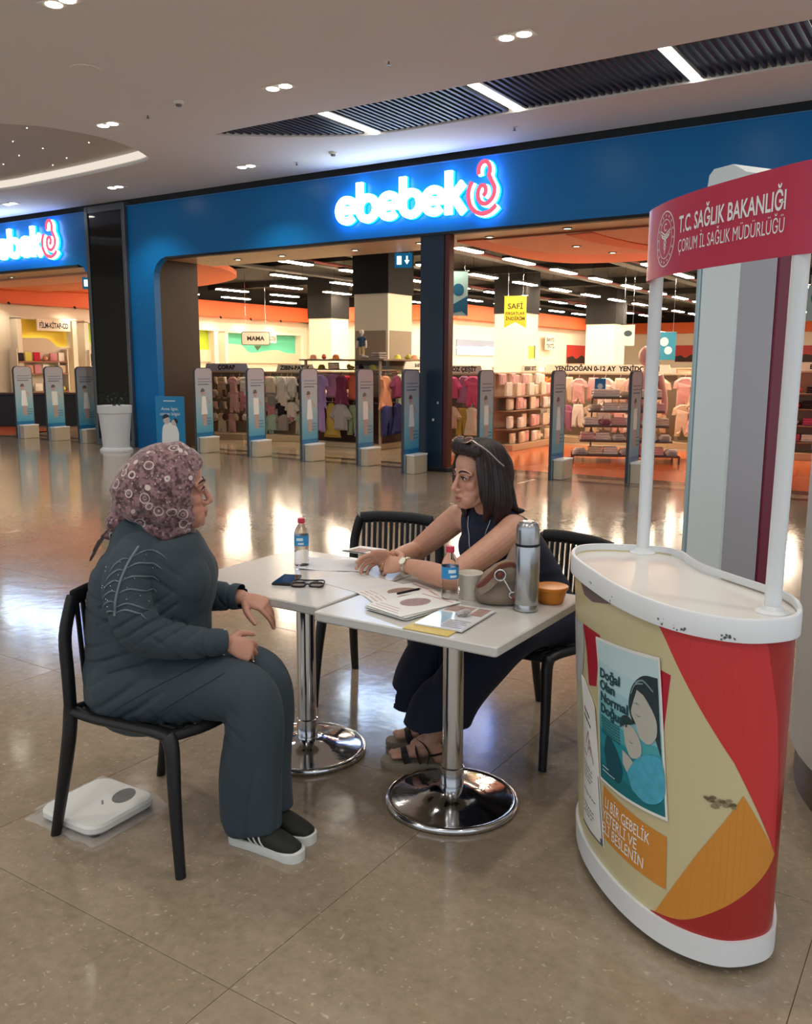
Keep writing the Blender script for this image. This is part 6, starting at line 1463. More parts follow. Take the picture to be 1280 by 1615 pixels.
for s in (-1, 1):
    K = [(0, s*.10, .52), (.20, s*.10-.03, .535), (.375, -.165 if s < 0 else -.01, .51), (.375, -.185 if s < 0 else -.03, .30), (.345, -.16 if s < 0 else -.05, .09)]
    limb(body, K, [.10, .09, .065, .06, .042], fr=B1)
    fx = Vector((1, .05, 0)); a = B1(*K[-1]); limb(body, [a-fx*.03+Vector((0, 0, -.02)), a+fx*.06+Vector((0, 0, -.045)), a+fx*.17+Vector((0, 0, -.06))], [.034, .034, .024])
t1 = hand(body, B1(.290, -.135, .684), B1(.86, .30, -.42)-B1(0, 0, 0), B1(.25, -.75, .6)-B1(0, 0, 0), False, [(.75, 1.0, .6), (.85, 1.1, .6), (.95, 1.1, .6), (1.0, 1.1, .6)], 1.0, .55)
t2 = hand(body, B1(.290, .165, .757), B1(.80, -.10, -.25)-B1(0, 0, 0), B1(.35, -.45, .8)-B1(0, 0, 0), True, [(.55, .35, .2), (.75, .4, .25), (.85, .45, .25), (.95, .5, .3)], 1.0, .30)
bm_ = vox(body, .0032, 3); C = np.tile(np.array(SK1), (len(bm_.vertices), 1)); P = coords(bm_); C = face_tint(P, H1, SK1, lin('#a8574e'), C); tint(bm_, C)
bm_.transform(Matrix.Translation(-O1)); bm_.materials.append(M_SKIN); link('body', bm_, w1)
nails(w1, t1+t2, 1.0)
face_parts(w1, H1, '#3a2620')
# tracksuit
M_TRK = cloth_mat('tracksuit_grey', '#334049')
sw = MB()
limb(sw, [(-.012, 0, .555), (.0, 0, .66), (.008, 0, .78), (.030, 0, .875), (.030, 0, .96), (.022, 0, 1.02), (.030, 0, 1.045)], [(.205, .205), (.208, .205), (.205, .20), (.205, .20), (.172, .195), (.125, .15), (.085, .09)], 6, 36, fr=B1, ref=tuple(B1.x))
ell(sw, B1, (.105, -.06, .875), (.125, .115, .12)); ell(sw, B1, (.105, .05, .875), (.125, .115, .12)); ell(sw, B1, (.06, 0, .69), (.15, .17, .14))
limb(sw, [(.02, -.120, .985), (.006, -.178, .945), (.005, -.225, .86), (.058, -.245, .755), (.17, -.205, .712), (.272, -.146, .692)], [(.066, .068), (.080, .074), (.084, .074), (.076, .070), (.060, .056), (.046, .043)], 7, 24, fr=B1)
limb(sw, [(.02, .135, 1.0), (.01, .19, .96), (.02, .23, .88), (.07, .245, .765), (.17, .205, .752), (.272, .168, .757)], [(.080, .075), (.084, .078), (.080, .074), (.074, .07), (.06, .058), (.050, .048)], 7, 24, fr=B1)
# cuffs slightly proud
limb(sw, [(.245, -.158, .696), (.284, -.139, .688)], [(.0415, .039), (.040, .038)], 3, 20, fr=B1); limb(sw, [(.245, .178, .756), (.284, .164, .758)], [(.048, .046), (.046, .044)], 3, 20, fr=B1)
sm = vox(sw, .005, 7)
def crease(u, w=.38): return np.exp(-(np.sin(u)/w)**2)
def fold1(P):
    Q = B1.inv(P); x, y, z = Q.T; n1 = vnoise(P, 13, 2); n2 = vnoise(P, 7, 3); d = .0015*vnoise(P, 22, 1)
    fa = np.exp(-((z-.705)/.075)**2)*(np.abs(y) > .125)*np.clip((x-.02)/.1, 0, 1)*np.clip((.30-x)/.06, 0, 1)
    d -= fa*.0090*crease(x*58+z*38+.9*n1)*(.55+.45*np.sin(z*70+n2))
    el = np.exp(-((z-.80)/.055)**2)*(np.abs(y) > .16); d -= el*.0085*crease(z*62-x*34+.9*n1)
    hem = np.exp(-((z-.635)/.05)**2)*(x < .12); d -= hem*.0115*crease(z*60-x*15+.8*n2+.3*n1)
    ar = np.exp(-((z-.90)/.07)**2)*np.exp(-((x-.10)/.05)**2); d -= ar*.007*crease(z*45+x*40+.6*n2)
    bk = np.exp(-((z-.80)/.05)**2)*(x < -.05)*(y > -.2); d -= bk*.008*crease(z*58+x*12+.6*n2)
    d -= .0045*np.exp(-((x-.240)/.005)**2)*(np.abs(y) > .12)
    return d
displace(sm, fold1)
P = coords(sm); kill = np.zeros(len(P), bool)
for a_, b_q in (((.245, -.158, .696), (.287, -.137, .687)), ((.245, .178, .756), (.287, .163, .758))):
    A_, E_ = np.array(B1(*a_)), np.array(B1(*b_q)); dv = (E_-A_)/np.linalg.norm(E_-A_); t_ = (P-E_)@dv; near = np.linalg.norm(P-E_, axis=1) < .075
    sn = near & (np.abs(t_) < .0036); P[sn] -= t_[sn][:, None]*dv; kill |= near & (t_ >= .0036)
sm.vertices.foreach_set('co', P.astype(np.float32).ravel())
bm2 = bmesh.new(); bm2.from_mesh(sm); bm2.verts.ensure_lookup_table(); bmesh.ops.delete(bm2, geom=[bm2.verts[int(i)] for i in np.nonzero(kill)[0]], context='VERTS'); bm2.to_mesh(sm); bm2.free()
bv1 = BVHTree.FromPolygons([tuple(v.co) for v in sm.vertices], [tuple(p.vertices) for p in sm.polygons])
sm.transform(Matrix.Translation(-O1)); sm.materials.append(M_TRK); sweat = link('sweatshirt', sm, w1)
tr = MB()
limb(tr, [(-.02, -.02, .50), (-.015, 0, .56), (-.01, 0, .63)], [(.20, .215), (.208, .21), (.195, .195)], 4, 32, fr=B1, ref=tuple(B1.x))
limb(tr, [(-.07, -.095, .525), (.08, -.115, .53), (.25, -.145, .535), (.355, -.165, .515), (.382, -.178, .43), (.370, -.178, .26), (.366, -.172, .085)], [(.125, .13), (.135, .13), (.110, .105), (.100, .098), (.098, .095), (.104, .088), (.112, .080)], 7, 28, fr=B1)
limb(tr, [(-.07, .105, .525), (.10, .09, .53), (.28, .03, .54), (.385, -.005, .515), (.405, -.02, .42), (.395, -.04, .26), (.392, -.055, .085)], [(.125, .13), (.13, .125), (.100, .10), (.088, .09), (.086, .086), (.092, .088), (.100, .088)], 7, 28, fr=B1)
tm_ = vox(tr, .0065, 5)
def fold2(P):
    Q = B1.inv(P); x, y, z = Q.T; n1 = vnoise(P, 12, 8); n2 = vnoise(P, 6, 9); d = .0018*vnoise(P, 20, 7)
    kn = np.exp(-((z-.42)/.06)**2)*np.clip((.40-x)/.1, 0, 1)*(x > .18); d -= kn*.010*crease(z*48+x*40+.8*n1)
    sh = np.clip((.42-z)/.2, 0, 1); ang = np.arctan2(y+.12, x-.37); d += sh*(.0065*np.sin(ang*5+z*6+.8*n2)-.005*crease(ang*3.5-z*4+n2, .25))
    hp = np.exp(-((x+.03)/.13)**2)*(z > .42); d -= hp*.0105*crease((z*.85-x*.50)*46+.7*n2)
    hp2 = np.exp(-((x-.10)/.10)**2)*np.exp(-((z-.44)/.05)**2); d -= hp2*.009*crease((z*.5+x*.6)*55+.7*n1)
    return d
displace(tm_, fold2)
P = coords(tm_); Q_ = B1.inv(P); P[:, 2] = np.maximum(P[:, 2], .050+.006*np.sin(P[:, 0]*40)+.035*np.clip((Q_[:, 0]-.36)/.10, 0, 1)).astype(np.float32); tm_.vertices.foreach_set('co', P.ravel())
bv2 = BVHTree.FromPolygons([tuple(v.co) for v in tm_.vertices], [tuple(p.vertices) for p in tm_.polygons])
tm_.transform(Matrix.Translation(-O1)); tm_.materials.append(M_TRK); link('trousers', tm_, w1)
def on_cloth(bv, pts, lift=.002, y0=-.7, fr=B1, dr=None):
    out = []
    for x, z in catmull(pts, 5):
        o = fr(x, y0, z); h = bv.ray_cast(o, dr or fr.y)
        if h[0] is not None: out.append(tuple(h[0]+h[1]*lift))
    return out
# sleeve trim: one tape and curled pleats each side
M_TRM = mat('silver_trim', '#626d74', .4); mb = MB()
tp_ = on_cloth(bv1, [(.040, 1.015), (.020, .97), (.005, .92), (-.004, .865), (-.006, .825)], .0025)
mb.tube(tp_, .0042, 6); trim = mb.build('sleeve_tape', M_TRM, w1, smooth=60, world=True)
for k, (a, b) in enumerate([(.985, -1), (.955, -1), (.925, -1), (.895, -1), (.865, -1), (.835, -1), (.990, 1), (.960, 1), (.925, 1), (.890, 1), (.850, 1), (.832, 1)]):
    x0 = float(np.interp(a, [.825, .865, .92, .97, 1.015], [-.006, -.004, .005, .020, .040]))
    L_ = .058 if b < 0 else .088
    pts = [(x0, a), (x0+b*L_*.35, a+(.012 if b > 0 else .002)), (x0+b*L_*.75, a-(.002 if b > 0 else .014)), (x0+b*L_, a-(.022 if b > 0 else .035))]
    q = on_cloth(bv1, pts, .001)
    if len(q) > 5: m2 = MB(); m2.tube(q, [  .0008+.0026*math.sin(PI*i/(len(q)-1)) for i in range(len(q))], 6); m2.build('sleeve_pleat', M_TRM if k % 3 else mat('trim_dark', '#5c6a72', .5), w1, smooth=60, world=True)
m2 = MB()
for k in range(26):
    q = on_cloth(bv1, [(random.uniform(-.055, .085), random.uniform(.83, 1.0))]*2, .002)
    if q: m2.sphere(q[0], .0018, 6, 4)
o = m2.build('sequins', mat('sequin', '#e6ecf2', .1, 1.), w1, world=True); o['kind'] = 'stuff'
for pts in ([(-.11, .44), (-.03, .505), (.08, .57), (.20, .625), (.27, .65)], [(-.01, .40), (.06, .465), (.18, .545), (.30, .612)]):
    q = on_cloth(bv2, pts, .0008)
    if len(q) > 4: mb = MB(); mb.tube(q, .0014, 6); mb.build('seam', mat('seam_dark', '#223038', .9), w1, smooth=60, world=True)
# headscarf
sc_ = hood([((-.176, .0), (-.176, -.02), .012, 1), ((-.165, .035), (-.165, -.055), .045, 1), ((-.13, .082), (-.125, -.085), .080, 1), ((-.085, .120), (-.08, -.105), .100, .95), ((-.03, .140), (-.03, -.122), .106, .95), ((.025, .138), (.03, -.130), .100, .95), ((.068, .118), (.058, -.130), .084, .95), ((.092, .080), (.058, -.118), .070, .95), ((.091, .072), (.052, -.114), .060, .95), ((.060, .050), (.03, -.10), .046, .95)], H1, bow={6: .012, 7: .040, 8: .044, 9: .03})
limb(sc_, [(.035, 0, 1.065), (.030, 0, 1.03), (.030, 0, 1.0)], [(.098, .085), (.100, .095), (.092, .10)], 4, 28, fr=B1, ref=tuple(B1.x))
limb(sc_, [(-.055, 0, 1.10), (-.085, -.01, 1.055), (-.105, -.01, 1.02)], [(.05, .06), (.035, .055), (.02, .05)], 4, 16, fr=B1, ref=tuple(B1.x))
ell(sc_, B1, (.075, -.045, 1.035), (.075, .035, .028)); ell(sc_, B1, (.09, .02, 1.030), (.06, .05, .03))
sm2 = vox(sc_, .0045, 5)
def fold3(P):
    Q = H1.inv(P); d = .0015*vnoise(P, 40, 11)
    a = Q[:, 0]*.55+Q[:, 2]*.85; lo = np.clip((.06-Q[:, 2])/.14, 0, 1)
    d += lo*.0050*np.sin(a*135+1.3*vnoise(P, 14, 12)); d += .003*np.sin((Q[:, 0]*.8-Q[:, 2]*.5)*90+1.5*vnoise(P, 12, 13))
    return d
displace(sm2, fold3); sm2.transform(Matrix.Translation(-O1))
M_SCF = bpy.data.materials.new('headscarf_print'); M_SCF.use_nodes = True; nt = M_SCF.node_tree; b_ = nt.nodes['Principled BSDF']; b_.inputs['Roughness'].default_value = .7; b_.inputs['Sheen Weight'].default_value = .3
tc = nt.nodes.new('ShaderNodeTexCoord'); L = nt.links
def ringlayer(scale, r0, r1, thr, prev, col):
    vo = nt.nodes.new('ShaderNodeTexVoronoi'); vo.inputs['Scale'].default_value = scale; vo.inputs['Randomness'].default_value = .75; L.new(tc.outputs['Object'], vo.inputs['Vector'])
    sp = nt.nodes.new('ShaderNodeSeparateColor'); L.new(vo.outputs['Color'], sp.inputs[0])
    a = nt.nodes.new('ShaderNodeMath'); a.operation = 'COMPARE'; a.inputs[1].default_value = (r0+r1)/2; a.inputs[2].default_value = (r1-r0)/2; L.new(vo.outputs['Distance'], a.inputs[0])
    g = nt.nodes.new('ShaderNodeMath'); g.operation = 'GREATER_THAN'; g.inputs[1].default_value = thr; L.new(sp.outputs[0], g.inputs[0])
    m = nt.nodes.new('ShaderNodeMath'); m.operation = 'MULTIPLY'; L.new(a.outputs[0], m.inputs[0]); L.new(g.outputs[0], m.inputs[1])
    x = nt.nodes.new('ShaderNodeMix'); x.data_type = 'RGBA'; x.inputs[7].default_value = lin(col)+(1,); L.new(m.outputs[0], x.inputs[0])
    if hasattr(prev, 'node'): L.new(prev, x.inputs[6])
    else: x.inputs[6].default_value = lin(prev)+(1,)
    return x.outputs[2]
nz = nt.nodes.new('ShaderNodeTexNoise'); nz.inputs['Scale'].default_value = 75; nz.inputs['Detail'].default_value = 4; L.new(tc.outputs['Object'], nz.inputs['Vector'])
cr_ = nt.nodes.new('ShaderNodeValToRGB'); cr_.color_ramp.elements[0].position = .40; cr_.color_ramp.elements[0].color = lin('#4b3036')+(1,); cr_.color_ramp.elements[1].position = .56; cr_.color_ramp.elements[1].color = lin('#8d686b')+(1,); L.new(nz.outputs['Fac'], cr_.inputs[0])
c1 = ringlayer(85, .16, .30, .6, cr_.outputs[0], '#b09a98'); c2 = ringlayer(21, .0, .22, .35, c1, '#6a4a50'); c3 = ringlayer(21, .31, .375, .30, c2, '#c9b9b2'); c4 = ringlayer(21, .10, .15, .35, c3, '#b49f9c')
L.new(c4, b_.inputs['Base Color']); sm2.materials.append(M_SCF); link('headscarf', sm2, w1)
# thin tail of the scarf down the back and its pale underside edge
mb = MB(); mb.tube([tuple(B1(x, y, z)) for x, y, z in catmull([(-.085, -.02, 1.06), (-.115, -.02, 1.03), (-.150, -.02, .985), (-.178, -.02, .93)], 4)], [(.006, .03), (.005, .035), (.005, .04), (.005, .045), (.004, .05), (.004, .05), (.004, .045), (.004, .04), (.003, .035), (.003, .03), (.003, .025), (.003, .02), (.002, .012)], 10, ref=tuple(B1.x))
mb.build('scarf_tail', M_SCF, w1, smooth=80, world=True)
# shoes: dark suede with pale sole and three stripes
def sneaker(heel, d, L_, root):
    d = Vector(d).normalized(); fr = Frame(heel, d); W_ = .046
    sole = MB(); P = []
    for a, b in [(0, .6), (.02, .85), (.10, .80), (.20, .86), (.24, .92), (.268, .70), (.282, .30)]: P.append((a*L_/.285, -b*W_))
    P = catmull(P, 4); P = P+[(a, -b) for a, b in P[::-1]]
    n = len(P); up = lambda a: .028+.006*max(0, (a/L_-.8)*4)
    V = [tuple(fr(a, b, .0)) for a, b in P]+[tuple(fr(a, b*1.04, .012)) for a, b in P]+[tuple(fr(a, b*1.02, up(a))) for a, b in P]+[tuple(fr(a*.985+.002, b*.92, up(a)+.002)) for a, b in P]
    F = [tuple(range(n))[::-1], tuple(range(3*n, 4*n))]
    for k in range(3):
        for i in range(n): F.append((k*n+i, k*n+(i+1) % n, (k+1)*n+(i+1) % n, (k+1)*n+i))
    o = MB(); limb(o, [(.035, 0, .050), (.08, 0, .055), (.15, 0, .050), (.215, 0, .040), (.252, 0, .036)], [(.038, .040), (.042, .042), (.036, .042), (.026, .042), (.020, .032)], 5, 20, fr=fr, ref=(0, 0, 1))
    limb(o, [(.04, 0, .06), (.045, 0, .095)], [(.040, .035), (.040, .032)], 3, 18, fr=fr, ref=tuple(d))
    um = vox(o, .004, 4); Q = coords(um); Q[:, 2] = np.maximum(Q[:, 2], .018); um.vertices.foreach_set('co', Q.ravel()); bv = BVHTree.FromPolygons([tuple(v.co) for v in um.vertices], [tuple(p.vertices) for p in um.polygons])
    um.transform(Matrix.Translation(-root.location)); um.materials.append(mat('shoe_black', '#22231f', .8, bump=.1, bscale=300)); sh = link('shoe', um, root)
    sole.add(V, F); sole.build('sole', mat('sole_white', '#d3d6d4', .5), sh, world=True, smooth=40)
    for s in (-1, 1):
        for k in range(3):
            q = []
            for t in range(7):
                z = .030+.040*t/6; x = .105+.024*k-.020*t/6; h = bv.ray_cast(fr(x*L_/.285, s*.2, z), -fr.y*s)
                if h[0] is not None: q.append(tuple(h[0]+h[1]*.001))
            if len(q) > 3: m3 = MB(); m3.tube(q, [(.0052, .0014)]*len(q), 8, ref=tuple(d)); m3.build('stripe', mat('stripe_white', '#d9dad6', .6), sh, world=True, smooth=80)
    m3 = MB()
    for k in range(4): m3.tube([tuple(fr(.125+.018*k, y, .093-.009*k-abs(y)*.35)) for y in (-.02, -.008, .008, .02)], .003, 6)
    m3.build('lace', mat('lace_grey', '#3c3d38', .8), sh, world=True, smooth=80)
sneaker((-1.975, 1.985, 0), (.996, .07, 0), .285, w1); sneaker((-2.005, 2.095, 0), (.996, .04, 0), .28, w1)
m3 = MB(); m3.tube([tuple(B1(.285, -.138, .688)+(B1.y*math.cos(w)+B1.z*math.sin(w))*.0405) for w in np.linspace(0, 2*PI, 20)[:-1]], .0022, 6, closed=True); m3.build('shirt_cuff_edge', mat('print_white', '#f0f4f4', .5), w1, world=True, smooth=80)
m3 = MB(); p_, d_, n_ = t1[2]; m3.sphere(tuple(p_-d_*.045+n_*.006), .0045, 10, 6); m3.build('ring_stone', M_CHROME, w1, world=True, smooth=80)

# ------------------------------------------------------------------ woman in the navy dress
O2 = Vector((-1.49, 3.37, 0)); w2 = thing('person', 'dark haired woman in sleeveless navy outfit sitting at the tables with a leaflet', 'person', tuple(O2))
f2 = Vector((-.285, -.96, 0)).normalized(); l2 = Vector((.96, -.285, 0)).normalized()
H2 = Frame((-1.612, 2.995, 1.152), (-.50, -.866, -.04), (-.03, -.03, 1), 1.04)
SK2 = lin('#c9977f')
SHL, SHR = Vector((-1.455, 3.005, .962)), Vector((-1.752, 3.09, .962)); NB = Vector((-1.592, 3.06, .99))
ELL, WRL = Vector((-1.585, 2.735, .800)), Vector((-1.825, 2.812, .805)); ELR, WRR = Vector((-1.945, 3.08, .80)), Vector((-1.915, 2.865, .815))
body = MB(); head(body, H2, .002)
limb(body, [tuple(NB-Vector((0, -.01, .05))), tuple(NB+Vector((0, -.01, .03))), tuple(H2(-.018, 0, -.075))], [.062, .053, .052])
SP = [(-1.49, 3.37, .50), (-1.505, 3.32, .63), (-1.54, 3.21, .78), (-1.575, 3.105, .90), (-1.592, 3.06, .965)]
limb(body, SP, [(.12, .165), (.105, .145), (.11, .145), (.10, .155), (.05, .08)], 6, 28, ref=tuple(f2))
limb(body, [tuple(SHL), tuple(NB+l2*.06+Vector((0, 0, -.045))), tuple(NB-l2*.06+Vector((0, 0, -.045))), tuple(SHR)], [.050, .046, .046, .050], 4, 20)
limb(body, [tuple(SHL), tuple(SHL*.6+ELL*.4+Vector((.012, 0, 0))), tuple(ELL)], [.056, .053, .043], 6, 20)
limb(body, [tuple(ELL), tuple(ELL*.55+WRL*.45+Vector((0, -.006, .004))), tuple(WRL)], [.042, .040, .027], 6, 20)
limb(body, [tuple(SHR), tuple(SHR*.6+ELR*.4), tuple(ELR)], [.056, .053, .043], 6, 20); limb(body, [tuple(ELR), tuple(ELR*.55+WRR*.45), tuple(WRR)], [.042, .040, .027], 6, 20)
tL = hand(body, WRL+Vector((-.006, 0, 0)), (-.985, -.05, -.10), (.15, -.80, .58), True, [(.30, .45, .35), (.40, .55, .4), (.50, .65, .45), (.60, .7, .5)], .98, .55, .05)
tR = hand(body, WRR, (-.80, -.55, -.06), (-.30, .72, .60), False, [(.25, .4, .3), (.35, .5, .35), (.45, .55, .4), (.5, .6, .4)], .98, .5, .05)
fd2 = Vector((-.93, -.36, 0)).normalized()
LEG = [((-1.395, 3.34, .53), (-1.47, 2.95, .53), (-1.695, 2.785, .115), (-1.655, 2.80, .045)), ((-1.585, 3.40, .53), (-1.76, 3.02, .53), (-1.795, 2.945, .115), (-1.745, 2.965, .045))]
for h, k_, a, he in LEG:
    limb(body, [h, tuple(Vector(h)*.4+Vector(k_)*.6), k_], [.085, .075, .055]); limb(body, [k_, tuple(Vector(k_)*.6+Vector(a)*.4), a], [.052, .05, .032])
    A, Hh = Vector(a), Vector(he); limb(body, [tuple(Hh+Vector((0, 0, .012))), tuple(A), tuple(A+fd2*.05+Vector((0, 0, -.022)))], [.028, .032, .030], 4, 14)
    limb(body, [tuple(A+fd2*.02+Vector((0, 0, -.03))), tuple(Hh+fd2*.12+Vector((0, 0, .022))), tuple(Hh+fd2*.18+Vector((0, 0, .006)))], [(.034, .030), (.024, .037), (.015, .040)], 4, 16, ref=(0, 0, 1))
    sd = fd2.cross(Vector((0, 0, 1)))
    for q in range(5):
        o_ = sd*(.030-.0145*q) if he[1] > 2.9 else sd*(.030-.0145*q); c = Hh+fd2*(.178-.006*abs(q-1.2))+o_+Vector((0, 0, .004)); limb(body, [tuple(c), tuple(c+fd2*(.030-.003*q))], [.0098-.0008*q, .0082-.0006*q], 3, 10)
bm_ = vox(body, .0030, 3); P = coords(bm_); C = np.tile(np.array(SK2), (len(P), 1)); C = face_tint(P, H2, SK2, lin('#a65850'), C); tint(bm_, C)
bm_.transform(Matrix.Translation(-O2)); bm_.materials.append(M_SKIN); link('body', bm_, w2); nails(w2, tL+tR, .98); face_parts(w2, H2, '#2a1714', gaze=.001)
# navy outfit
M_NAVY = cloth_mat('navy_cloth', '#161c33', .8, 300)
dr = MB()
limb(dr, [tuple(p) for p in SP[:-1]]+[(-1.586, 3.070, .955), (-1.588, 3.062, .982)], [(.150, .195), (.128, .168), (.130, .165), (.124, .170), (.092, .142), (.066, .112)], 6, 36, ref=tuple(f2))
CH = Vector((-1.575, 3.105, .875))
for s in (-1, 1):
    ell(dr, Frame(CH+f2*.055+l2*.062*s, f2), (0, 0, -.02), (.078, .080, .085)); sh = SHL if s > 0 else SHR
    limb(dr, [tuple(CH+f2*.075+l2*.085*s+Vector((0, 0, .03))), tuple(NB+l2*.082*s+f2*.030+Vector((0, 0, -.010))), tuple(NB+l2*.086*s-f2*.03+Vector((0, 0, .0))), tuple(CH-f2*.075+l2*.10*s+Vector((0, 0, .02)))], [(.030, .040), (.034, .030), (.036, .028), (.03, .05)], 5, 16)
tw = [[(-1.42, 3.34, .53), (-1.455, 3.12, .545), (-1.475, 2.95, .515), (-1.57, 2.87, .38), (-1.665, 2.82, .22), (-1.70, 2.805, .08)], [(-1.585, 3.38, .53), (-1.68, 3.17, .545), (-1.76, 3.02, .52), (-1.80, 2.985, .40), (-1.835, 2.955, .28), (-1.85, 2.945, .14)]]
for k, Pl in enumerate(tw): limb(dr, Pl, [(.11, .12), (.105, .11), (.10, .105), (.112, .11), (.135, .12), (.15, .125)] if k == 0 else [(.11, .12), (.10, .11), (.095, .10), (.112, .105), (.130, .11), (.142, .115)], 6, 28)
dm = vox(dr, .0062, 5)
def fold4(P):
    d = .002*vnoise(P, 22, 14); lo = np.clip((.50-P[:, 2])/.25, 0, 1); ang = np.arctan2(P[:, 1]-2.9, P[:, 0]+1.73)
    d += lo*.0075*np.sin(ang*7+vnoise(P, 5, 15)); wst = np.exp(-((P[:, 2]-.70)/.08)**2); d += wst*.004*np.sin(P[:, 2]*95+1.3*vnoise(P, 9, 16)); return d
displace(dm, fold4); P = coords(dm); hemz = np.where((P[:, 0]+1.735)*.5-(P[:, 1]-2.9) > 0, .200, .275); hz_ = hemz+.006*np.sin(P[:, 0]*35); P[:, 2] = np.where(np.abs(P[:, 2]-hz_) < .0045, hz_, P[:, 2]); low = P[:, 2] < hz_-1e-4; dm.vertices.foreach_set('co', P.ravel())
bm2 = bmesh.new(); bm2.from_mesh(dm); bm2.verts.ensure_lookup_table(); bmesh.ops.delete(bm2, geom=[bm2.verts[int(i)] for i in np.nonzero(low)[0]], context='VERTS'); bm2.to_mesh(dm); bm2.free()
bv3 = BVHTree.FromPolygons([tuple(v.co) for v in dm.vertices], [tuple(p.vertices) for p in dm.polygons])
dm.transform(Matrix.Translation(-O2)); dm.materials.append(M_NAVY); link('navy_outfit', dm, w2)
# hair
M_HAIR = bpy.data.materials.new('dark_hair'); M_HAIR.use_nodes = True; nt = M_HAIR.node_tree; b_ = nt.nodes['Principled BSDF']; b_.inputs['Roughness'].default_value = .42; L = nt.links
tc = nt.nodes.new('ShaderNodeTexCoord'); mp_ = nt.nodes.new('ShaderNodeMapping'); mp_.inputs['Scale'].default_value = (1, 1, .10); L.new(tc.outputs['Object'], mp_.inputs[0]); n1 = nt.nodes.new('ShaderNodeTexNoise'); n1.inputs['Scale'].default_value = 170; n1.inputs['Detail'].default_value = 4; L.new(mp_.outputs[0], n1.inputs['Vector'])
cr_ = nt.nodes.new('ShaderNodeValToRGB'); cr_.color_ramp.elements[0].position = .35; cr_.color_ramp.elements[0].color = lin('#0d0607')+(1,); cr_.color_ramp.elements[1].position = .7; cr_.color_ramp.elements[1].color = lin('#2c1415')+(1,); L.new(n1.outputs['Fac'], cr_.inputs[0]); L.new(cr_.outputs[0], b_.inputs['Base Color'])
bp = nt.nodes.new('ShaderNodeBump'); bp.inputs['Strength'].default_value = .5; bp.inputs['Distance'].default_value = .004; L.new(n1.outputs['Fac'], bp.inputs['Height']); L.new(bp.outputs['Normal'], b_.inputs['Normal'])
hr = hood([((-.128, .04), (-.128, .0), .02, 1), ((-.118, .085), (-.122, -.075), .062, 1), ((-.085, .122), (-.105, -.135), .088, .95), ((-.035, .144), (-.075, -.165), .098, .95), ((.012, .142), (-.035, -.150), .098, .9), ((.048, .128), (-.005, -.120), .090, .9), ((.068, .112), (.015, -.06), .082, .9), ((.060, .104), (.010, -.055), .074, .9), ((.035, .098), (-.01, -.05), .064, .9)], H2)
for s in (-1, 1):
    limb(hr, [(.030, s*.066, .085), (.030, s*.088, .03), (.020, s*.092, -.04), (.010, s*.088, -.10), (.018, s*.072, -.158)], [(.022, .012), (.030, .014), (.034, .015), (.030, .014), (.010, .008)], 5, 16, fr=H2, ref=tuple(H2.x))
    limb(hr, [(-.03, s*.085, .02), (-.04, s*.095, -.06), (-.045, s*.09, -.13), (-.03, s*.075, -.19)], [(.04, .016), (.045, .018), (.04, .016), (.012, .01)], 5, 16, fr=H2, ref=tuple(H2.x))
for y, dx in ((.05, .0), (0, -.012), (-.05, .0)): limb(hr, [(-.09, y, -.04), (-.105+dx, y, -.10), (-.125+dx, y*1.1, -.135), (-.165+dx, y*1.2, -.140)], [(.025, .035), (.025, .034), (.016, .026), (.004, .008)], 5, 14, fr=H2, ref=tuple(H2.x))
limb(hr, [(.030, -.070, .100), (.055, -.045, .112), (.066, -.012, .116), (.062, .030, .112), (.040, .066, .098)], [(.026, .024), (.030, .026), (.030, .026), (.028, .024), (.024, .02)], 5, 18, fr=H2, ref=tuple(H2.z))
hm = vox(hr, .0042, 4)
def fold5(P):
    Q = H2.inv(P); a = np.arctan2(Q[:, 1], Q[:, 0]+.02); return .0011*np.sin(a*30+2.5*vnoise(P, 16, 17)+Q[:, 2]*12)+.0011*np.sin(a*61+2*vnoise(P, 20, 19))+.0006*vnoise(P, 60, 18)
displace(hm, fold5); hm.transform(Matrix.Translation(-O2)); hm.materials.append(M_HAIR); link('hair', hm, w2)
# sunglasses pushed up on the hair
sg = MB()
for s in (-1, 1):
    P = rrect(s*.033-.026, -.020, s*.033+.026, .020, .016, 4); sg.tube([tuple(H2(.064-b*.75, a, .138+b*.40+.004)) for a, b in P], .0022, 8, closed=True)
sg.tube([tuple(H2(.062, y, .144)) for y in (-.009, 0, .009)], .002, 6); sgo = sg.build('sunglasses', mat('gold_frame', '#b79a86', .25, .8), w2, world=True, smooth=80)
for s in (-1, 1):
    P = rrect(s*.033-.025, -.019, s*.033+.025, .019, .015, 4); MB().prism(P, lambda a, b, d: tuple(H2(.064-b*.75+d, a, .140+b*.40+d)), .0, .0016).build('lens', mat('brown_lens', '#5a3a34', .08), sgo, world=True)
    m3 = MB(); m3.tube([tuple(H2(x, y, z)) for x, y, z in catmull([(.058, s*.061, .142), (.020, s*.100, .106), (-.02, s*.108, .065), (-.045, s*.108, .045)], 4)], [(.0025, .0045)]*13, 8, ref=tuple(H2.z)); m3.build('temple', mat('pale_temple', '#c9b6b0', .25, .6), sgo, world=True, smooth=80)
# necklace lying on the chest
nk = MB(); pts = []
for t in np.linspace(-1, 1, 41):
    y = .062*t; z = .985-.20*(1-abs(t)**1.15); o = Vector((NB.x, NB.y, 0))+f2*.5+l2*y+Vector((0, 0, z)); h = bv3.ray_cast(o, -f2); p = (h[0]+h[1]*.003) if h[0] is not None and (h[0]-o).length < .55 else o-f2*.445
    pts.append(tuple(p))
nk.tube(pts, .0018, 6); nk.build('necklace', mat('silver_chain', '#c9ccd2', .25, .7), w2, world=True, smooth=80)
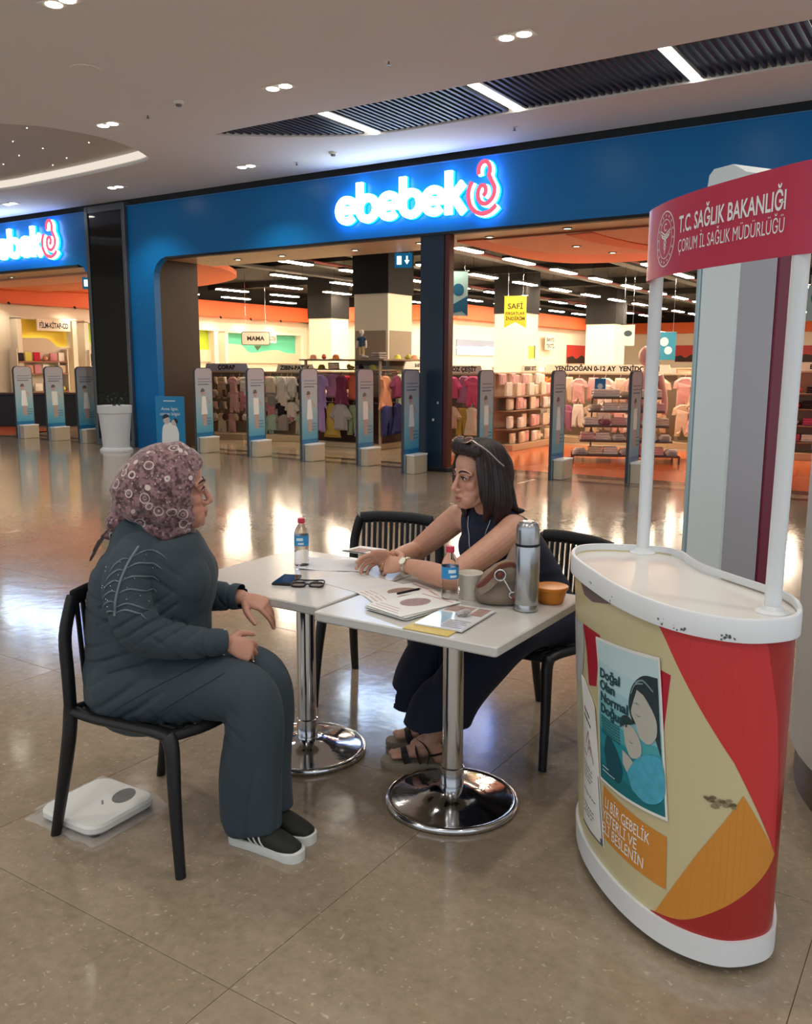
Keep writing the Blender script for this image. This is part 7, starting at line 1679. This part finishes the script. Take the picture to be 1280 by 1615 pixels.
# watch on the left wrist
wd = (WRL-ELL).normalized(); wn = Vector((.15, -.80, .58)); wn = (wn-wd*wn.dot(wd)).normalized(); wt = wd.cross(wn); wc = WRL-wd*.012
m3 = MB(); m3.tube([tuple(wc+wn*math.cos(w)*.0310+wt*math.sin(w)*.0325) for w in np.linspace(0, 2*PI, 25)[:-1]], [(.0032, .0085)]*24, 8, closed=True, ref=tuple(wn)); wa = m3.build('watch', mat('two_tone_steel', '#c9bda6', .22, .9), w2, world=True, smooth=60)
c = wc+wn*.0335; MB().tube([tuple(c-wn*.004), tuple(c+wn*.005)], .0165, 24).build('watch_case', MATS['two_tone_steel'], wa, world=True, smooth=40); MB().tube([tuple(c+wn*.005), tuple(c+wn*.0056)], .0135, 24).build('watch_dial', mat('dial_white', '#efece4', .2), wa, world=True)
p_, d_, n_ = tL[2]
m3 = MB(); rb = WRL+Vector((-.985, -.05, -.10)).normalized()*.098; m3.tube([tuple(rb+wt*.002+wn*math.cos(w)*.0105-wt*.010+wt*math.sin(w)*.0105) for w in np.linspace(0, 2*PI, 18)[:-1]], .0016, 6, closed=True); m3.build('finger_ring', mat('gold', '#caa14a', .2, 1.), w2, world=True, smooth=80)
# sandals
M_SOLE = mat('sandal_sole', '#8d8273', .7); M_STRAP = mat('dark_strap', '#150e0e', .6)
for h, k_, a, he in LEG:
    fr = Frame((he[0], he[1], 0), fd2); P = catmull([(-.032, -.5), (-.02, -.9), (.06, -.85), (.13, -1.0), (.19, -1.02), (.225, -.75), (.236, -.2)], 4); P = [(x, y*.041) for x, y in P]; P += [(x, -y) for x, y in P[::-1]]
    n = len(P); top = lambda x: .040-.012*max(0, min(1, (x-.05)/.15))
    V = [tuple(fr(x*.97, y*.95, 0)) for x, y in P]+[tuple(fr(x, y, .010)) for x, y in P]+[tuple(fr(x, y, top(x))) for x, y in P]; F = [tuple(range(n))[::-1], tuple(range(2*n, 3*n))]+[(q*n+i, q*n+(i+1) % n, (q+1)*n+(i+1) % n, (q+1)*n+i) for q in range(2) for i in range(n)]
    so_ = MB().add(V, F).build('sandal', M_SOLE, w2, world=True, smooth=40)
    def strap(pts, w_=.011):
        m3 = MB(); m3.tube([tuple(fr(*p)) for p in catmull(pts, 5)], [(.0022, w_)]*(5*(len(pts)-1)+1), 8, ref=(0, 0, 1)); m3.build('strap', M_STRAP, so_, world=True, smooth=80)
    strap([(.165, -.043, .032), (.160, -.036, .064), (.150, 0, .080), (.135, .036, .072), (.120, .043, .036)], .015)
    strap([(.125, -.043, .036), (.120, -.040, .070), (.105, 0, .103), (.085, .040, .082), (.07, .044, .040)], .013)
    strap([(.04, -.042, .042), (.035, -.040, .085), (.06, -.03, .118), (.09, 0, .122), (.06, .030, .118), (.035, .040, .085), (.04, .042, .042)], .009)
    strap([(.03, -.040, .075), (-.012, -.03, .085), (-.026, 0, .088), (-.012, .03, .085), (.03, .040, .075)], .010)
# folded leaflet in her hands
hl = thing('held_leaflet', 'folded white leaflet held in the hands of the dark haired woman', 'leaflet', (-2.075, 2.87, .81), R(-22))
for k, tilt in ((0, .16), (1, .30)):
    mb = MB(); mb.obox((0, 0, 0), (.205, .10, .0012)); o = mb.build('page', M_PAPER if k else M_P2, hl); o.rotation_euler = (R(-14+20*k), -.10, 0); o.location = (0, .004*k, .004+.010*k)
MB().box((-.07, -.03, .0007), (.05, .02, .0011)).build('picture', mat('print_rosebrown', '#9a7a70', .5), hl.children[-1])
